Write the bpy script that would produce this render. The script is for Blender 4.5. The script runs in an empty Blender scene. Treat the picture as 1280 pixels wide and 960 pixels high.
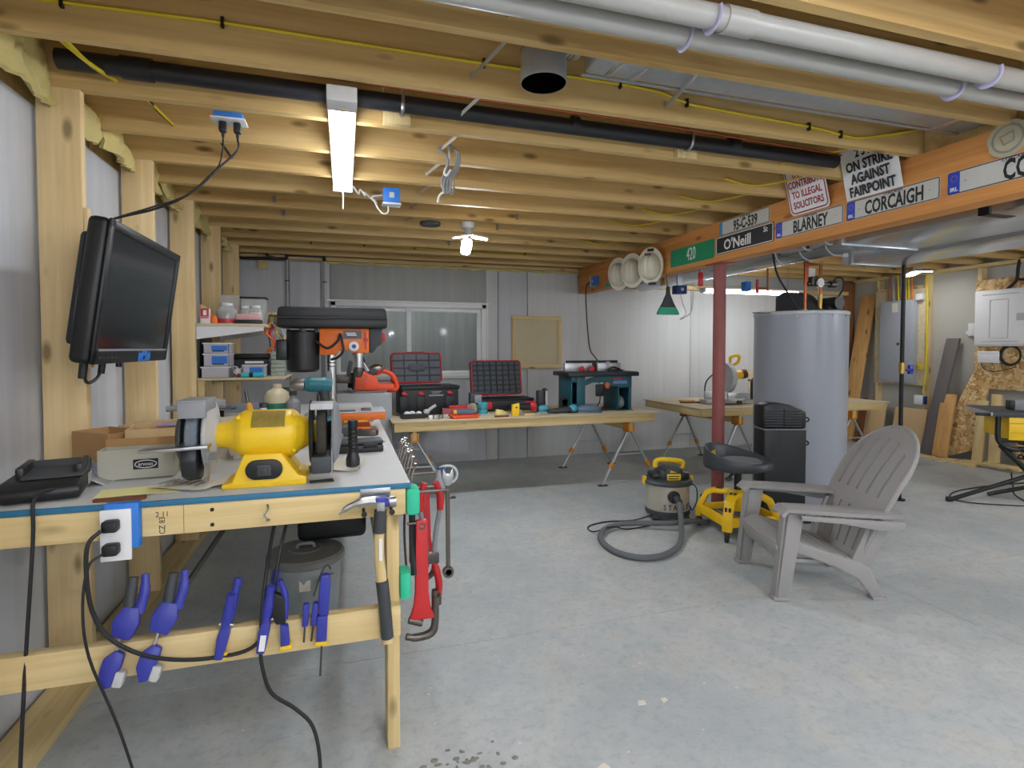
import bpy, bmesh, math, random
from mathutils import Vector, Matrix, Euler

R = math.radians
scn = bpy.context.scene
col = scn.collection
random.seed(7)

# ---------------------------------------------------------------- camera
cd = bpy.data.cameras.new('camera')
cam = bpy.data.objects.new('camera', cd)
col.objects.link(cam)
cam.location = (0, 0, 1.326)
cam.rotation_euler = (R(90 - 1.67), 0, R(-17.02))
cd.sensor_width = 36
cd.lens = 685 / 1280 * 36
cd.shift_y = -25 / 1280
cd.clip_start = .05
scn.camera = cam

# ---------------------------------------------------------------- world and exposure
w = bpy.data.worlds.new('world')
scn.world = w
w.use_nodes = True
w.node_tree.nodes['Background'].inputs[0].default_value = (.9, .93, .92, 1)
w.node_tree.nodes['Background'].inputs[1].default_value = 1.2
vs = scn.view_settings
vs.view_transform = 'Standard'
vs.look = 'None'
vs.gamma = 1
vs.use_curve_mapping = False
vs.exposure = 2.3
LAMP = dict(strip=5.0, bulb=62.0, tube=6.0, led=9.0, rear=50.0, rearstrip=14.0)   # radiance of each kind of lamp; the rear ones are added fill


# ---------------------------------------------------------------- helpers
def lin(c):
    if isinstance(c, str):
        c = [int(c[i:i + 2], 16) for i in (0, 2, 4)]
    o = []
    for v in c[:3]:
        v = v / 255
        o.append(v / 12.92 if v < .04045 else ((v + .055) / 1.055) ** 2.4)
    return (*o, 1)


class NT:
    def __init__(s, name):
        s.m = bpy.data.materials.new(name)
        s.m.use_nodes = True
        s.t = s.m.node_tree
        s.b = s.t.nodes['Principled BSDF']

    def n(s, kind, **k):
        x = s.t.nodes.new(kind)
        for a, v in k.items():
            if a.startswith('i_'):
                x.inputs[a[2:].replace('_', ' ')].default_value = v
            else:
                setattr(x, a, v)
        return x

    def l(s, a, b):
        s.t.links.new(a, b)

    def mix(s, f, a, b, mode='MIX'):
        x = s.t.nodes.new('ShaderNodeMix')
        x.data_type = 'RGBA'
        x.blend_type = mode
        for i, v in ((0, f), (6, a), (7, b)):
            if hasattr(v, 'links') or hasattr(v, 'is_linked'):
                s.l(v, x.inputs[i])
            else:
                x.inputs[i].default_value = v
        return x.outputs[2]

    def ramp(s, f, stops):
        x = s.t.nodes.new('ShaderNodeValToRGB')
        e = x.color_ramp.elements
        while len(e) < len(stops):
            e.new(.5)
        for i, (p, c) in enumerate(stops):
            e[i].position = p
            e[i].color = c if len(c) == 4 else lin(c)
        s.l(f, x.inputs[0])
        return x.outputs[0]

    def coords(s, scale=(1, 1, 1), rnd=True):
        tc = s.n('ShaderNodeTexCoord')
        mp = s.n('ShaderNodeMapping')
        mp.inputs['Scale'].default_value = scale
        s.l(tc.outputs['Object'], mp.inputs[0])
        if rnd:
            oi = s.n('ShaderNodeObjectInfo')
            mu = s.n('ShaderNodeMath', operation='MULTIPLY')
            mu.inputs[1].default_value = 37
            s.l(oi.outputs['Random'], mu.inputs[0])
            s.l(mu.outputs[0], mp.inputs['Location'])
        return mp.outputs[0]

    def noise(s, vec, scale, detail=3, rough=.55, dist=0):
        x = s.n('ShaderNodeTexNoise')
        x.inputs['Scale'].default_value = scale
        x.inputs['Detail'].default_value = detail
        x.inputs['Roughness'].default_value = rough
        x.inputs['Distortion'].default_value = dist
        s.l(vec, x.inputs['Vector'])
        return x.outputs[0]

    def bump(s, h, st, d=.01):
        x = s.n('ShaderNodeBump')
        x.inputs['Strength'].default_value = st
        x.inputs['Distance'].default_value = d
        s.l(h, x.inputs['Height'])
        s.l(x.outputs[0], s.b.inputs['Normal'])


def mul(c, f):
    return (min(1, c[0] * f), min(1, c[1] * f), min(1, c[2] * f), 1)


def mat(name, c, rough=.5, metal=0, var=.1, vs=14, bump=0, spec=.5, emit=0, trans=0, alpha=1, aniso=None):
    k = NT(name)
    c = lin(c)
    v = k.coords(aniso or (1, 1, 1))
    f = k.noise(v, vs, 4)
    k.l(k.mix(f, mul(c, 1 - var), mul(c, 1 + var)), k.b.inputs['Base Color'])
    k.b.inputs['Roughness'].default_value = rough
    k.b.inputs['Metallic'].default_value = metal
    k.b.inputs['Specular IOR Level'].default_value = spec
    if bump:
        k.bump(f, bump)
    if emit:
        k.b.inputs['Emission Color'].default_value = c
        k.b.inputs['Emission Strength'].default_value = emit
    if trans:
        k.b.inputs['Transmission Weight'].default_value = trans
    k.b.inputs['Alpha'].default_value = alpha
    return k.m


def clear(name, c, alpha, rough=.15):
    """thin clear plastic or glass: a tinted see-through sheet with a gloss"""
    k = NT(name)
    k.b.inputs['Base Color'].default_value = lin(c)
    k.b.inputs['Roughness'].default_value = rough
    tr = k.n('ShaderNodeBsdfTransparent')
    mx = k.n('ShaderNodeMixShader')
    no = k.noise(k.coords(), 9)
    mr = k.n('ShaderNodeMapRange')
    mr.inputs['To Min'].default_value = alpha * .85
    mr.inputs['To Max'].default_value = min(1, alpha * 1.15)
    k.l(no, mr.inputs[0])
    k.l(mr.outputs[0], mx.inputs[0])
    k.l(tr.outputs[0], mx.inputs[1])
    k.l(k.b.outputs[0], mx.inputs[2])
    k.l(mx.outputs[0], k.t.nodes['Material Output'].inputs[0])
    return k.m


def wood(name, light, dark, axis=0, knots=True, grain=1.0, rough=.6, kd=.5):
    """softwood with grain along AXIS and knots"""
    k = NT(name)
    s = [11, 11, 11]
    s[axis] = .55
    v = k.coords(tuple(s))
    g = k.noise(v, 1.7, 5, .6, .6)
    s2 = [60, 60, 60]
    s2[axis] = 1.2
    g2 = k.noise(k.coords(tuple(s2)), 1.5, 2)
    c = k.ramp(g, [(.3, dark), (.62, light)])
    c = k.mix(k.ramp(g2, [(.35, (0, 0, 0, 1)), (.7, (.35 * grain, .35 * grain, .35 * grain, 1))]), c, lin(dark))
    lo = k.noise(k.coords((.8, .8, .8)), 1.1, 2)
    c = k.mix(k.ramp(lo, [(.35, (0, 0, 0, 1)), (.7, (.3, .3, .3, 1))]), c, mul(lin(light), 1.12))
    if knots:
        s3 = [9, 9, 9]
        s3[axis] = 3.4
        vo = k.n('ShaderNodeTexVoronoi')
        vo.inputs['Scale'].default_value = 1.0
        k.l(k.coords(tuple(s3)), vo.inputs['Vector'])
        c = k.mix(k.ramp(vo.outputs['Distance'], [(.08, (kd * 1.6, kd * 1.6, kd * 1.6, 1)), (.19, (0, 0, 0, 1))]), c, mul(lin(dark), .3))
    k.l(c, k.b.inputs['Base Color'])
    k.b.inputs['Roughness'].default_value = rough
    k.b.inputs['Specular IOR Level'].default_value = .25
    k.bump(g2, .08, .004)
    return k.m


def osb(name, light='dcbb88', dark='a5783f'):
    k = NT(name)
    v = k.coords((1, 1, 1))
    vo = k.n('ShaderNodeTexVoronoi')
    vo.inputs['Scale'].default_value = 26
    vo.inputs['Randomness'].default_value = 1
    wv = k.mix(.25, v, v)
    no = k.n('ShaderNodeTexNoise')
    no.inputs['Scale'].default_value = 9
    k.l(v, no.inputs['Vector'])
    ad = k.n('ShaderNodeVectorMath', operation='MULTIPLY_ADD')
    ad.inputs[1].default_value = (.22, .22, .22)
    k.l(no.outputs['Color'], ad.inputs[0])
    k.l(v, ad.inputs[2])
    k.l(ad.outputs[0], vo.inputs['Vector'])
    sp = k.n('ShaderNodeSeparateColor')
    k.l(vo.outputs['Color'], sp.inputs[0])
    c = k.ramp(sp.outputs[0], [(0, dark), (.35, 'c8a165'), (.75, light), (1, 'f0d9ae')])
    k.l(c, k.b.inputs['Base Color'])
    k.b.inputs['Roughness'].default_value = .7
    k.bump(sp.outputs[0], .15, .004)
    return k.m


class G:
    """collects shapes into one mesh"""

    def __init__(s):
        s.b = bmesh.new()

    def _m(s, vs, M):
        if M is not None:
            bmesh.ops.transform(s.b, matrix=M, verts=vs)

    def box(s, x0, x1, y0, y1, z0, z1, bev=0, M=None, seg=2):
        vs = bmesh.ops.create_cube(s.b, size=1)['verts']
        for v in vs:
            v.co = Vector(((x0 + x1) / 2 + v.co.x * (x1 - x0), (y0 + y1) / 2 + v.co.y * (y1 - y0), (z0 + z1) / 2 + v.co.z * (z1 - z0)))
        s._m(vs, M)
        if bev:
            es = list({e for v in vs for e in v.link_edges})
            bmesh.ops.bevel(s.b, geom=es, offset=bev, segments=seg, affect='EDGES', profile=.5)
        return s

    def cyl(s, p0, p1, r, r2=None, n=16, M=None):
        p0, p1 = Vector(p0), Vector(p1)
        d = p1 - p0
        q = Vector((0, 0, 1)).rotation_difference(d.normalized()).to_matrix().to_4x4()
        A = Matrix.Translation((p0 + p1) / 2) @ q
        vs = bmesh.ops.create_cone(s.b, cap_ends=True, segments=n, radius1=r, radius2=r if r2 is None else r2, depth=d.length, matrix=A)['verts']
        s._m(vs, M)
        return s

    def lathe(s, prof, o=(0, 0, 0), ax=(0, 0, 1), n=24, M=None, a0=0, a1=360, sq=1):
        q = Vector((0, 0, 1)).rotation_difference(Vector(ax).normalized()).to_matrix()
        o = Vector(o)
        rings = []
        full = a1 - a0 >= 360
        m = n if full else n + 1
        for r, h in prof:
            if r < 1e-6:
                rings.append([s.b.verts.new(o + q @ Vector((0, 0, h)))])
            else:
                rings.append([s.b.verts.new(o + q @ Vector((r * math.cos(R(a0 + (a1 - a0) * i / n)), r * sq * math.sin(R(a0 + (a1 - a0) * i / n)), h))) for i in range(m)])
        for a, b in zip(rings, rings[1:]):
            for i in range(n):
                j = (i + 1) % m
                if len(a) == 1 and len(b) == 1:
                    continue
                if len(a) == 1:
                    f = (a[0], b[j], b[i])
                elif len(b) == 1:
                    f = (a[i], a[j], b[0])
                else:
                    f = (a[i], a[j], b[j], b[i])
                s.b.faces.new(f)
        if full:
            if len(rings[0]) > 1:
                s.b.faces.new(rings[0][::-1])
            if len(rings[-1]) > 1:
                s.b.faces.new(rings[-1])
        s._m([v for r in rings for v in r], M)
        return s

    def tube(s, pts, r, n=8, sub=5, M=None, flat=1, closed=False):
        P = [Vector(p) for p in pts]
        if sub > 1 and len(P) > 2:
            Q = []
            N = len(P)
            for i in range(N if closed else N - 1):
                if closed:
                    a, b, c, d = P[i - 1], P[i], P[(i + 1) % N], P[(i + 2) % N]
                else:
                    b, c = P[i], P[i + 1]
                    a = P[i - 1] if i else b * 2 - c
                    d = P[i + 2] if i + 2 < N else c * 2 - b
                for j in range(sub):
                    t = j / sub
                    Q.append(.5 * ((2 * b) + (c - a) * t + (2 * a - 5 * b + 4 * c - d) * t * t + (3 * b - a - 3 * c + d) * t ** 3))
            if not closed:
                Q.append(P[-1])
            P = Q
        N = len(P)
        tg = []
        for i in range(N):
            a = P[i - 1] if (i or closed) else P[0]
            b = P[(i + 1) % N] if (i < N - 1 or closed) else P[-1]
            tg.append((b - a).normalized())
        up = Vector((0, 0, 1)) if abs(tg[0].z) < .9 else Vector((1, 0, 0))
        u = tg[0].cross(up).normalized()
        rings = []
        for i in range(N):
            if i:
                u = tg[i - 1].rotation_difference(tg[i]) @ u
            v = tg[i].cross(u).normalized()
            rr = r if not hasattr(r, '__len__') else r[min(len(r) - 1, int(i * (len(r) - 1) / max(1, N - 1) + .5))]
            rings.append([s.b.verts.new(P[i] + u * rr * math.cos(2 * math.pi * k / n) + v * rr * flat * math.sin(2 * math.pi * k / n)) for k in range(n)])
        pr = list(zip(rings, rings[1:])) + ([(rings[-1], rings[0])] if closed else [])
        for a, b in pr:
            for k in range(n):
                j = (k + 1) % n
                s.b.faces.new((a[k], a[j], b[j], b[k]))
        if not closed:
            s.b.faces.new(rings[0][::-1])
            s.b.faces.new(rings[-1])
        s._m([v for q in rings for v in q], M)
        return s

    def prism(s, poly, d, M=None, z0=0, bev=0):
        a = [s.b.verts.new((x, y, z0)) for x, y in poly]
        b = [s.b.verts.new((x, y, z0 + d)) for x, y in poly]
        n = len(a)
        s.b.faces.new(a[::-1])
        s.b.faces.new(b)
        for i in range(n):
            j = (i + 1) % n
            s.b.faces.new((a[i], a[j], b[j], b[i]))
        s._m(a + b, M)
        if bev:
            es = list({e for v in a + b for e in v.link_edges})
            bmesh.ops.bevel(s.b, geom=es, offset=bev, segments=2, affect='EDGES', profile=.5)
        return s

    def xz(s, poly, y0, y1, M=None, bev=0):
        """outline in X and Z, from Y0 to Y1"""
        A = Matrix(((1, 0, 0, 0), (0, 0, 1, y0), (0, 1, 0, 0), (0, 0, 0, 1)))
        return s.prism(poly, y1 - y0, A if M is None else M @ A, bev=bev)

    def yz(s, poly, x0, x1, M=None, bev=0):
        A = Matrix(((0, 0, 1, x0), (1, 0, 0, 0), (0, 1, 0, 0), (0, 0, 0, 1)))
        return s.prism(poly, x1 - x0, A if M is None else M @ A, bev=bev)

    def ell(s, c, r, M=None, u=16, v=10):
        vs = bmesh.ops.create_uvsphere(s.b, u_segments=u, v_segments=v, radius=1)['verts']
        for p in vs:
            p.co = Vector((c[0] + p.co.x * r[0], c[1] + p.co.y * r[1], c[2] + p.co.z * r[2]))
        s._m(vs, M)
        return s

    def surf(s, fn, nu, nv, th=0, M=None):
        """surface fn(u, v) with a thickness"""
        V = [[s.b.verts.new(fn(i / nu, j / nv)) for j in range(nv + 1)] for i in range(nu + 1)]
        fs = []
        for i in range(nu):
            for j in range(nv):
                fs.append(s.b.faces.new((V[i][j], V[i + 1][j], V[i + 1][j + 1], V[i][j + 1])))
        vs = [v for q in V for v in q]
        if th:
            for f in fs:
                f.normal_update()
            for v in vs:
                v.normal_update()
            N = [[s.b.verts.new(V[i][j].co - V[i][j].normal * th) for j in range(nv + 1)] for i in range(nu + 1)]
            for i in range(nu):
                for j in range(nv):
                    s.b.faces.new((N[i][j + 1], N[i + 1][j + 1], N[i + 1][j], N[i][j]))
            for i in range(nu):
                s.b.faces.new((V[i][0], N[i][0], N[i + 1][0], V[i + 1][0]))
                s.b.faces.new((V[i + 1][nv], N[i + 1][nv], N[i][nv], V[i][nv]))
            for j in range(nv):
                s.b.faces.new((V[0][j + 1], N[0][j + 1], N[0][j], V[0][j]))
                s.b.faces.new((V[nu][j], N[nu][j], N[nu][j + 1], V[nu][j + 1]))
            vs += [v for q in N for v in q]
        s._m(vs, M)
        return s

    def mesh(s, name, m, M=None, angle=38):
        bmesh.ops.recalc_face_normals(s.b, faces=s.b.faces[:])
        me = bpy.data.meshes.new(name)
        s.b.to_mesh(me)
        s.b.free()
        if M is not None:
            me.transform(M)
        for q in (m if isinstance(m, (list, tuple)) else [m]):
            me.materials.append(q)
        me.polygons.foreach_set('use_smooth', [True] * len(me.polygons))
        me.set_sharp_from_angle(angle=R(angle))
        return me


def link(name, me, parent=None, label=None, kind=None):
    o = bpy.data.objects.new(name, me)
    col.objects.link(o)
    if parent is not None:
        o.parent = parent
    if label:
        o['label'] = label
    if kind:
        o['kind'] = kind
    return o


class T:
    """a thing: an Empty at its base that parents its parts; with w=True the shapes come in world coordinates"""

    def __init__(s, name, label, cat, loc=(0, 0, 0), rz=0, group=None, rot=None, w=False, sc=1):
        s.o = link(name, None)
        s.o.location = loc
        s.o.rotation_euler = rot if rot else (0, 0, R(rz))
        s.o.scale = (sc, sc, sc)
        s.o['label'] = label
        s.o['category'] = cat
        if group:
            s.o['group'] = group
        s.M = Matrix.LocRotScale(Vector(loc), Euler(rot if rot else (0, 0, R(rz))), Vector((sc, sc, sc)))
        s.w = w

    def p(s, name, g, m, parent=None, label=None, kind=None, M=None, angle=38):
        A = s.M.inverted() if s.w else None
        if M is not None:
            A = M if A is None else A @ M
        return link(name, g.mesh(name, m, A, angle), parent or s.o, label, kind)

    def text(s, name, body, size, m, M, parent=None, **k):
        A = s.M.inverted() @ M if s.w else M
        return link(name, text_mesh(name, body, size, m, A, **k), parent or s.o)


def one(name, label, cat, g, m, loc=(0, 0, 0), rz=0, group=None, w=True, rot=None, kind=None):
    """a thing that is one mesh; with w the shape comes in world coordinates and the origin moves to LOC"""
    r = rot if rot else (0, 0, R(rz))
    M = Matrix.LocRotScale(Vector(loc), Euler(r), None)
    o = link(name, g.mesh(name, m, M.inverted() if w else None))
    o.location = loc
    o.rotation_euler = r
    o['label'] = label
    o['category'] = cat
    if group:
        o['group'] = group
    if kind:
        o['kind'] = kind
    return o


def struct(name, g, m, parent=None, loc=(0, 0, 0)):
    o = link(name, g.mesh(name, m), parent)
    if parent is None:
        o['kind'] = 'structure'
    return o


def text_mesh(name, body, size, m, M, sx=1.0, bold=0.0, ex=.0006, align='CENTER', shear=0):
    cu = bpy.data.curves.new(name, 'FONT')
    cu.body = body
    cu.size = size
    cu.align_x = align
    cu.align_y = 'CENTER'
    cu.extrude = ex
    cu.offset = bold * size
    cu.resolution_u = 2
    cu.shear = shear
    o = bpy.data.objects.new(name + '_curve', cu)
    col.objects.link(o)
    dg = bpy.context.evaluated_depsgraph_get()
    me = bpy.data.meshes.new_from_object(o.evaluated_get(dg))
    bpy.data.objects.remove(o)
    bpy.data.curves.remove(cu)
    me.name = name
    me.transform(M @ Matrix.Diagonal((sx, 1, 1, 1)))
    me.materials.clear()
    me.materials.append(m)
    return me


def frame(o, x, y):
    """a matrix at O whose local x and y run along X and Y"""
    x = Vector(x).normalized()
    y = Vector(y)
    y = (y - x * y.dot(x)).normalized()
    z = x.cross(y)
    return Matrix(((x.x, y.x, z.x, o[0]), (x.y, y.y, z.y, o[1]), (x.z, y.z, z.z, o[2]), (0, 0, 0, 1)))


def rotz(o, a):
    return Matrix.Translation(o) @ Matrix.Rotation(R(a), 4, 'Z')


def rrect(w, h, r, n=5, cx=0, cy=0):
    P = []
    for x, y, a in ((w / 2 - r, h / 2 - r, 0), (-w / 2 + r, h / 2 - r, 90), (-w / 2 + r, -h / 2 + r, 180), (w / 2 - r, -h / 2 + r, 270)):
        for i in range(n + 1):
            t = R(a + 90 * i / n)
            P.append((cx + x + r * math.cos(t), cy + y + r * math.sin(t)))
    return P


def copy_tree(o, parent=None, children=None):
    c = o.copy()
    col.objects.link(c)
    c.parent = parent
    for ch in list(o.children):
        d = ch.copy()
        col.objects.link(d)
        d.parent = c
        for g2 in list(ch.children):
            e = g2.copy()
            col.objects.link(e)
            e.parent = d
    return c


def relabel(o, loc, rz, label):
    o.location = loc
    o.rotation_euler = (0, 0, R(rz))
    o['label'] = label
    return o


# ---------------------------------------------------------------- materials
M = {}
M['joist'] = wood('joist_wood', 'd8bb82', 'bc985c', 0)
M['stud'] = wood('stud_wood', 'ead2a2', 'd5b680', 2)
M['lumber_x'] = wood('pale_lumber_x', 'dfca98', 'c4a86e', 0)
M['lumber_y'] = wood('pale_lumber_y', 'dfca98', 'c4a86e', 1)
M['lumber_z'] = wood('pale_lumber_z', 'dfca98', 'c4a86e', 2)
M['beam'] = wood('fir_beam', 'd99a58', 'b9743a', 1, kd=.4)
M['brownboard'] = wood('brown_board', '9a6a42', '75492b', 2, False)
M['pine'] = wood('pine_board', 'd8ad72', 'bb8748', 2)
M['ply'] = wood('plywood', 'd0c4a6', 'b8a784', 0, False, .6)
M['subfloor'] = osb('subfloor_board', 'caa468', '97703c')
M['osb'] = osb('strand_board')
M['black'] = mat('black_plastic', '16181a', .45, var=.2)
M['black2'] = mat('black_satin', '222527', .4, var=.15)
M['rubber'] = mat('rubber', '26282a', .8)
M['dgrey'] = mat('dark_grey_plastic', '3c4044', .55)
M['grey'] = mat('grey_plastic', '8a8d90', .5)
M['lgrey'] = mat('light_grey_plastic', 'b9bbbc', .5)
M['white'] = mat('white_plastic', 'e4e5e6', .45, var=.03)
M['steel'] = mat('steel', 'b4b6b8', .32, 1, var=.1, vs=30)
M['dsteel'] = mat('dark_steel', '6a6460', .4, .9, var=.2, vs=30)
M['chrome'] = mat('chrome', 'd8dadc', .12, 1, var=.03)
M['galv'] = mat('galvanised_sheet', 'b9bfc4', .35, .6, var=.16, vs=26)
M['duct'] = mat('duct_sheet', 'c8ccd0', .25, .85, var=.12, vs=18)
M['alu'] = mat('aluminium', 'c9cbcc', .38, .85, var=.06)
M['red'] = mat('red_paint', 'c3272b', .4)
M['orange'] = mat('orange_paint', 'e8711c', .4, var=.06)
M['sawred'] = mat('saw_orange_red', 'e2502a', .42, var=.08)
M['yellow'] = mat('yellow_paint', 'eac21d', .38, var=.05)
M['yellow2'] = mat('tool_yellow', 'f2c413', .42, var=.05)
M['cableyellow'] = mat('yellow_cable', 'd9c21e', .5)
M['blue'] = mat('blue_plastic', '343a9c', .38, var=.12)
M['boxblue'] = mat('box_blue', '2f79d0', .5)
M['navy'] = mat('navy_blue', '22407f', .5)
M['teal'] = mat('teal_tool', '27707c', .42, var=.1)
M['ltteal'] = mat('light_teal_tool', '4aa1b4', .42, var=.1)
M['cyan'] = mat('cyan_plastic', '35bcc8', .4)
M['foamgreen'] = mat('green_foam', '35c197', .7, var=.05)
M['green'] = mat('sign_green', '0e8a5f', .45, var=.03)
M['kraft'] = mat('cardboard', 'b48d5d', .85, var=.07)
M['kraft2'] = mat('pale_cardboard', 'cfb284', .85, var=.06)
M['greycard'] = mat('grey_carton', 'b9b8aa', .8, var=.06)
M['paper'] = mat('paper', 'd9d5c8', .85, var=.05)
M['ypaper'] = mat('yellow_paper', 'e3dd9b', .85, var=.04)
M['darkwood'] = wood('dark_wood', '7c4a30', '5a321f', 0, False)
M['copper'] = mat('copper', 'a45b3c', .35, .9, var=.2, vs=30)
M['brass'] = mat('brass', 'b59a57', .35, .9)
M['iron'] = mat('black_iron', '2b2628', .5, .5, var=.3, vs=60)
M['tank'] = mat('grey_enamel', '979ba4', .3, var=.03)
M['post'] = mat('oxide_red_paint', '8a4a47', .5, var=.12)
M['chair'] = mat('grey_chair_plastic', '9b9997', .55, var=.05, bump=.03)
M['pvc'] = mat('white_pvc', 'b0b0ab', .35, var=.04)
M['clip'] = mat('pale_clip', 'bdb8d8', .4)
M['abs'] = mat('black_pipe', '1d1f25', .4)
M['cord'] = mat('black_cord', '1b1c1e', .55)
M['wcord'] = mat('white_cord', 'd9d8d2', .5)
M['clearp'] = clear('clear_plastic', 'dfe4ea', .38)
M['glass'] = clear('window_glass', 'cfd8dc', .05, .03)
M['jar'] = clear('jar_plastic', 'e2e6e6', .42, .1)
M['platew'] = mat('plate_white', 'c6c6c0', .4, var=.08)
M['ink'] = mat('ink_black', '1c1c1e', .6)
M['inkw'] = mat('ink_white', 'e8e8e4', .6, var=.02)
M['inkr'] = mat('ink_red', 'a02438', .6)
M['inkb'] = mat('ink_blue', '2440b8', .5)
M['screen'] = mat('tv_screen', '1d2023', .12, var=.05)
M['sprayfoam'] = mat('spray_foam', 'dccb86', .8, var=.2, vs=6, bump=.8)
M['cloth'] = mat('cloth', 'd5cdbd', .9, var=.1)
M['seatv'] = mat('seat_vinyl', '3a3d41', .45, var=.06)
M['greencloth'] = mat('green_bristle', '3fae86', .8)

# ---------------------------------------------------------------- the setting: floor
def concrete():
    k = NT('concrete_floor')
    v = k.coords((1, 1, 1), False)
    a = k.noise(v, .9, 6, .6, .4)
    b = k.noise(v, 6, 8, .72, .4)
    d = k.noise(v, 60, 3, .6)
    c = k.ramp(a, [(.3, 'a6adaf'), (.48, 'b7bcbc'), (.62, 'c1c4c2'), (.75, 'c6c5be')])
    c = k.mix(k.ramp(b, [(.38, (0, 0, 0, 1)), (.7, (.55, .55, .55, 1))]), c, lin('9ca6a9'))
    c = k.mix(k.ramp(k.noise(v, 2.3, 7, .7, .6), [(.5, (0, 0, 0, 1)), (.72, (.6, .6, .6, 1))]), c, lin('c4c0b2'))
    c = k.mix(k.ramp(k.noise(v, 24, 5, .7), [(.34, (.45, .45, .45, 1)), (.5, (0, 0, 0, 1))]), c, lin('8f999d'))
    c = k.mix(k.ramp(d, [(.3, (.16, .16, .16, 1)), (.45, (0, 0, 0, 1))]), c, lin('83827c'))
    vo = k.n('ShaderNodeTexVoronoi')
    vo.inputs['Scale'].default_value = 4.5
    k.l(v, vo.inputs['Vector'])
    c = k.mix(k.ramp(vo.outputs['Distance'], [(.018, (.8, .8, .8, 1)), (.03, (0, 0, 0, 1))]), c, lin('d8d8d0'))
    k.l(c, k.b.inputs['Base Color'])
    k.l(k.ramp(b, [(.3, (.42, .42, .42, 1)), (.7, (.62, .62, .62, 1))]), k.b.inputs['Roughness'])
    k.b.inputs['Specular IOR Level'].default_value = .35
    k.bump(d, .06, .003)
    return k.m


def wallmat(name, light, dark, streak=1.0):
    k = NT(name)
    v = k.coords((9, 9, .35), False)
    a = k.noise(v, 1.6, 5, .6)
    b = k.noise(k.coords((1, 1, 1), False), 1.3, 5, .6)
    c = k.ramp(a, [(.3, dark), (.7, light)])
    c = k.mix(k.ramp(b, [(.35, (0, 0, 0, 1)), (.7, (.4 * streak, .4 * streak, .4 * streak, 1))]), c, lin(dark))
    k.l(c, k.b.inputs['Base Color'])
    k.b.inputs['Roughness'].default_value = .75
    k.b.inputs['Specular IOR Level'].default_value = .25
    k.bump(a, .05, .004)
    return k.m


M['concrete'] = concrete()
M['foamwall'] = wallmat('foam_board_wall', 'cdcfd3', 'bfc2c6', .6)
M['foamwall2'] = wallmat('whitewashed_wall', 'd6d7d6', 'cacccc')
M['greypanel'] = wallmat('grey_panel_wall', 'b0b1ac', 'a3a5a2', .4)
M['rawwall'] = mat('raw_concrete_wall', 'b9b8b0', .8, var=.09, vs=2.2, bump=.05)
M['wellwall'] = wallmat('window_well_concrete', '8d918f', '6f7474')

X0, X1, Y0, Y1, ZC = -1.10, 7.20, -2.6, 6.28, 2.586
g = G().box(X0 - .2, X1 + .2, Y0 - .2, Y1 + .2, -.12, -.012)
floor = struct('floor', g, mat('joint_dark', '6c6a66', .9))
JX, JY, gp = 2.885, 2.375, .0022
for xa, xb in ((X0 - .15, JX - gp), (JX + gp, X1 + .15)):
    for ya, yb in ((Y0 - .15, JY - gp), (JY + gp, Y1 + .15)):
        struct('slab', G().box(xa, xb, ya, yb, -.012, 0), M['concrete'], floor)

# ---------------------------------------------------------------- ceiling: boards, joists, beam
ceiling = struct('ceiling', G().box(X0 - .2, X1 + .2, Y0 - .2, Y1 + .3, ZC, ZC + .05), M['subfloor'])
jm = G().box(0, 3.98, 0, .038, 0, .284).mesh('joist', M['joist'])
jm2 = G().box(0, 4.36, 0, .038, 0, .284).mesh('joist', M['joist'])
for k in range(-11, 11):
    y = 2.074 + .406 * k
    o = link('joist', jm, ceiling)
    o.location = (-1.08, y, 2.3)
    o = link('joist', jm2, ceiling)
    o.location = (2.8, y + .041, 2.3)
for y, x in ((2.445, .17), (2.445, 1.63)):
    struct('splice_block', G().box(x, x + .115, y, y + .034, 2.296, 2.5, .002), M['lumber_z'], ceiling)
struct('beam', G().box(2.775, 2.905, Y0, Y1 - .02, 1.994, 2.298, .003), M['beam'], ceiling)
struct('sill_board', G().box(2.91, X1 - .24, Y1 - .12, Y1 - .004, 2.085, 2.135), M['lumber_x'], ceiling)
# blocking between the joists over the beam
for k in range(-6, 10):
    y = 2.074 + .406 * k
    if k in (-2, -1, 1, 4, 7):
        struct('blocking', G().box(2.82, 2.858, y + .08, y + .404, 2.3, 2.58), M['joist'], ceiling)
# steel cross bridging straps, one per bay
for xa, xb, ks in ((.53, .485, range(-4, 6)), (1.245, 1.33, (-1,))):
    for k in ks:
        y = 2.074 + .406 * k
        dx = random.uniform(-.015, .015)
        gg = G().tube([(xa + dx, y + .039, 2.36), (xa + dx, y + .05, 2.327), (xb + dx, y + .385, 2.352), (xb + dx, y + .404, 2.37)], .011, 6, 1, flat=.25)
        struct('bridging_strap', gg, M['pvc'], ceiling)
# nail plates and hanger tabs on the joist faces
for x, k in ((-.45, 5), (-.43, 6), (1.25, 6), (1.12, 7), (.98, 8), (1.3, 5)):
    y = 2.074 + .406 * k
    struct('hanger_tab', G().box(x - .012, x + .012, y - .004, y + .003, 2.325, 2.37).cyl((x, y - .006, 2.335), (x, y, 2.335), .005, n=8), M['steel'], ceiling)

# ---------------------------------------------------------------- left wall
wall_left = struct('wall_left', G().box(X0 - .15, X0, Y0, Y1, 0, 2.23), M['foamwall'])
struct('rim_board', G().box(X0 - .15, X0 - .02, Y0, Y1, 2.22, 2.58), M['joist'], wall_left)
sm = G().box(0, .14, 0, .038, 0, 2.26, .0015).mesh('stud', M['stud'])
for k in range(7):
    y = 2.48 + .812 * k - .812 * 2
    if y > 6:
        continue
    o = link('stud', sm, wall_left)
    o.location = (-1.085, y, .04)
struct('bottom_plate', G().box(-1.085, -.945, Y0, Y1, 0, .04), M['lumber_y'], wall_left)


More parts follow.
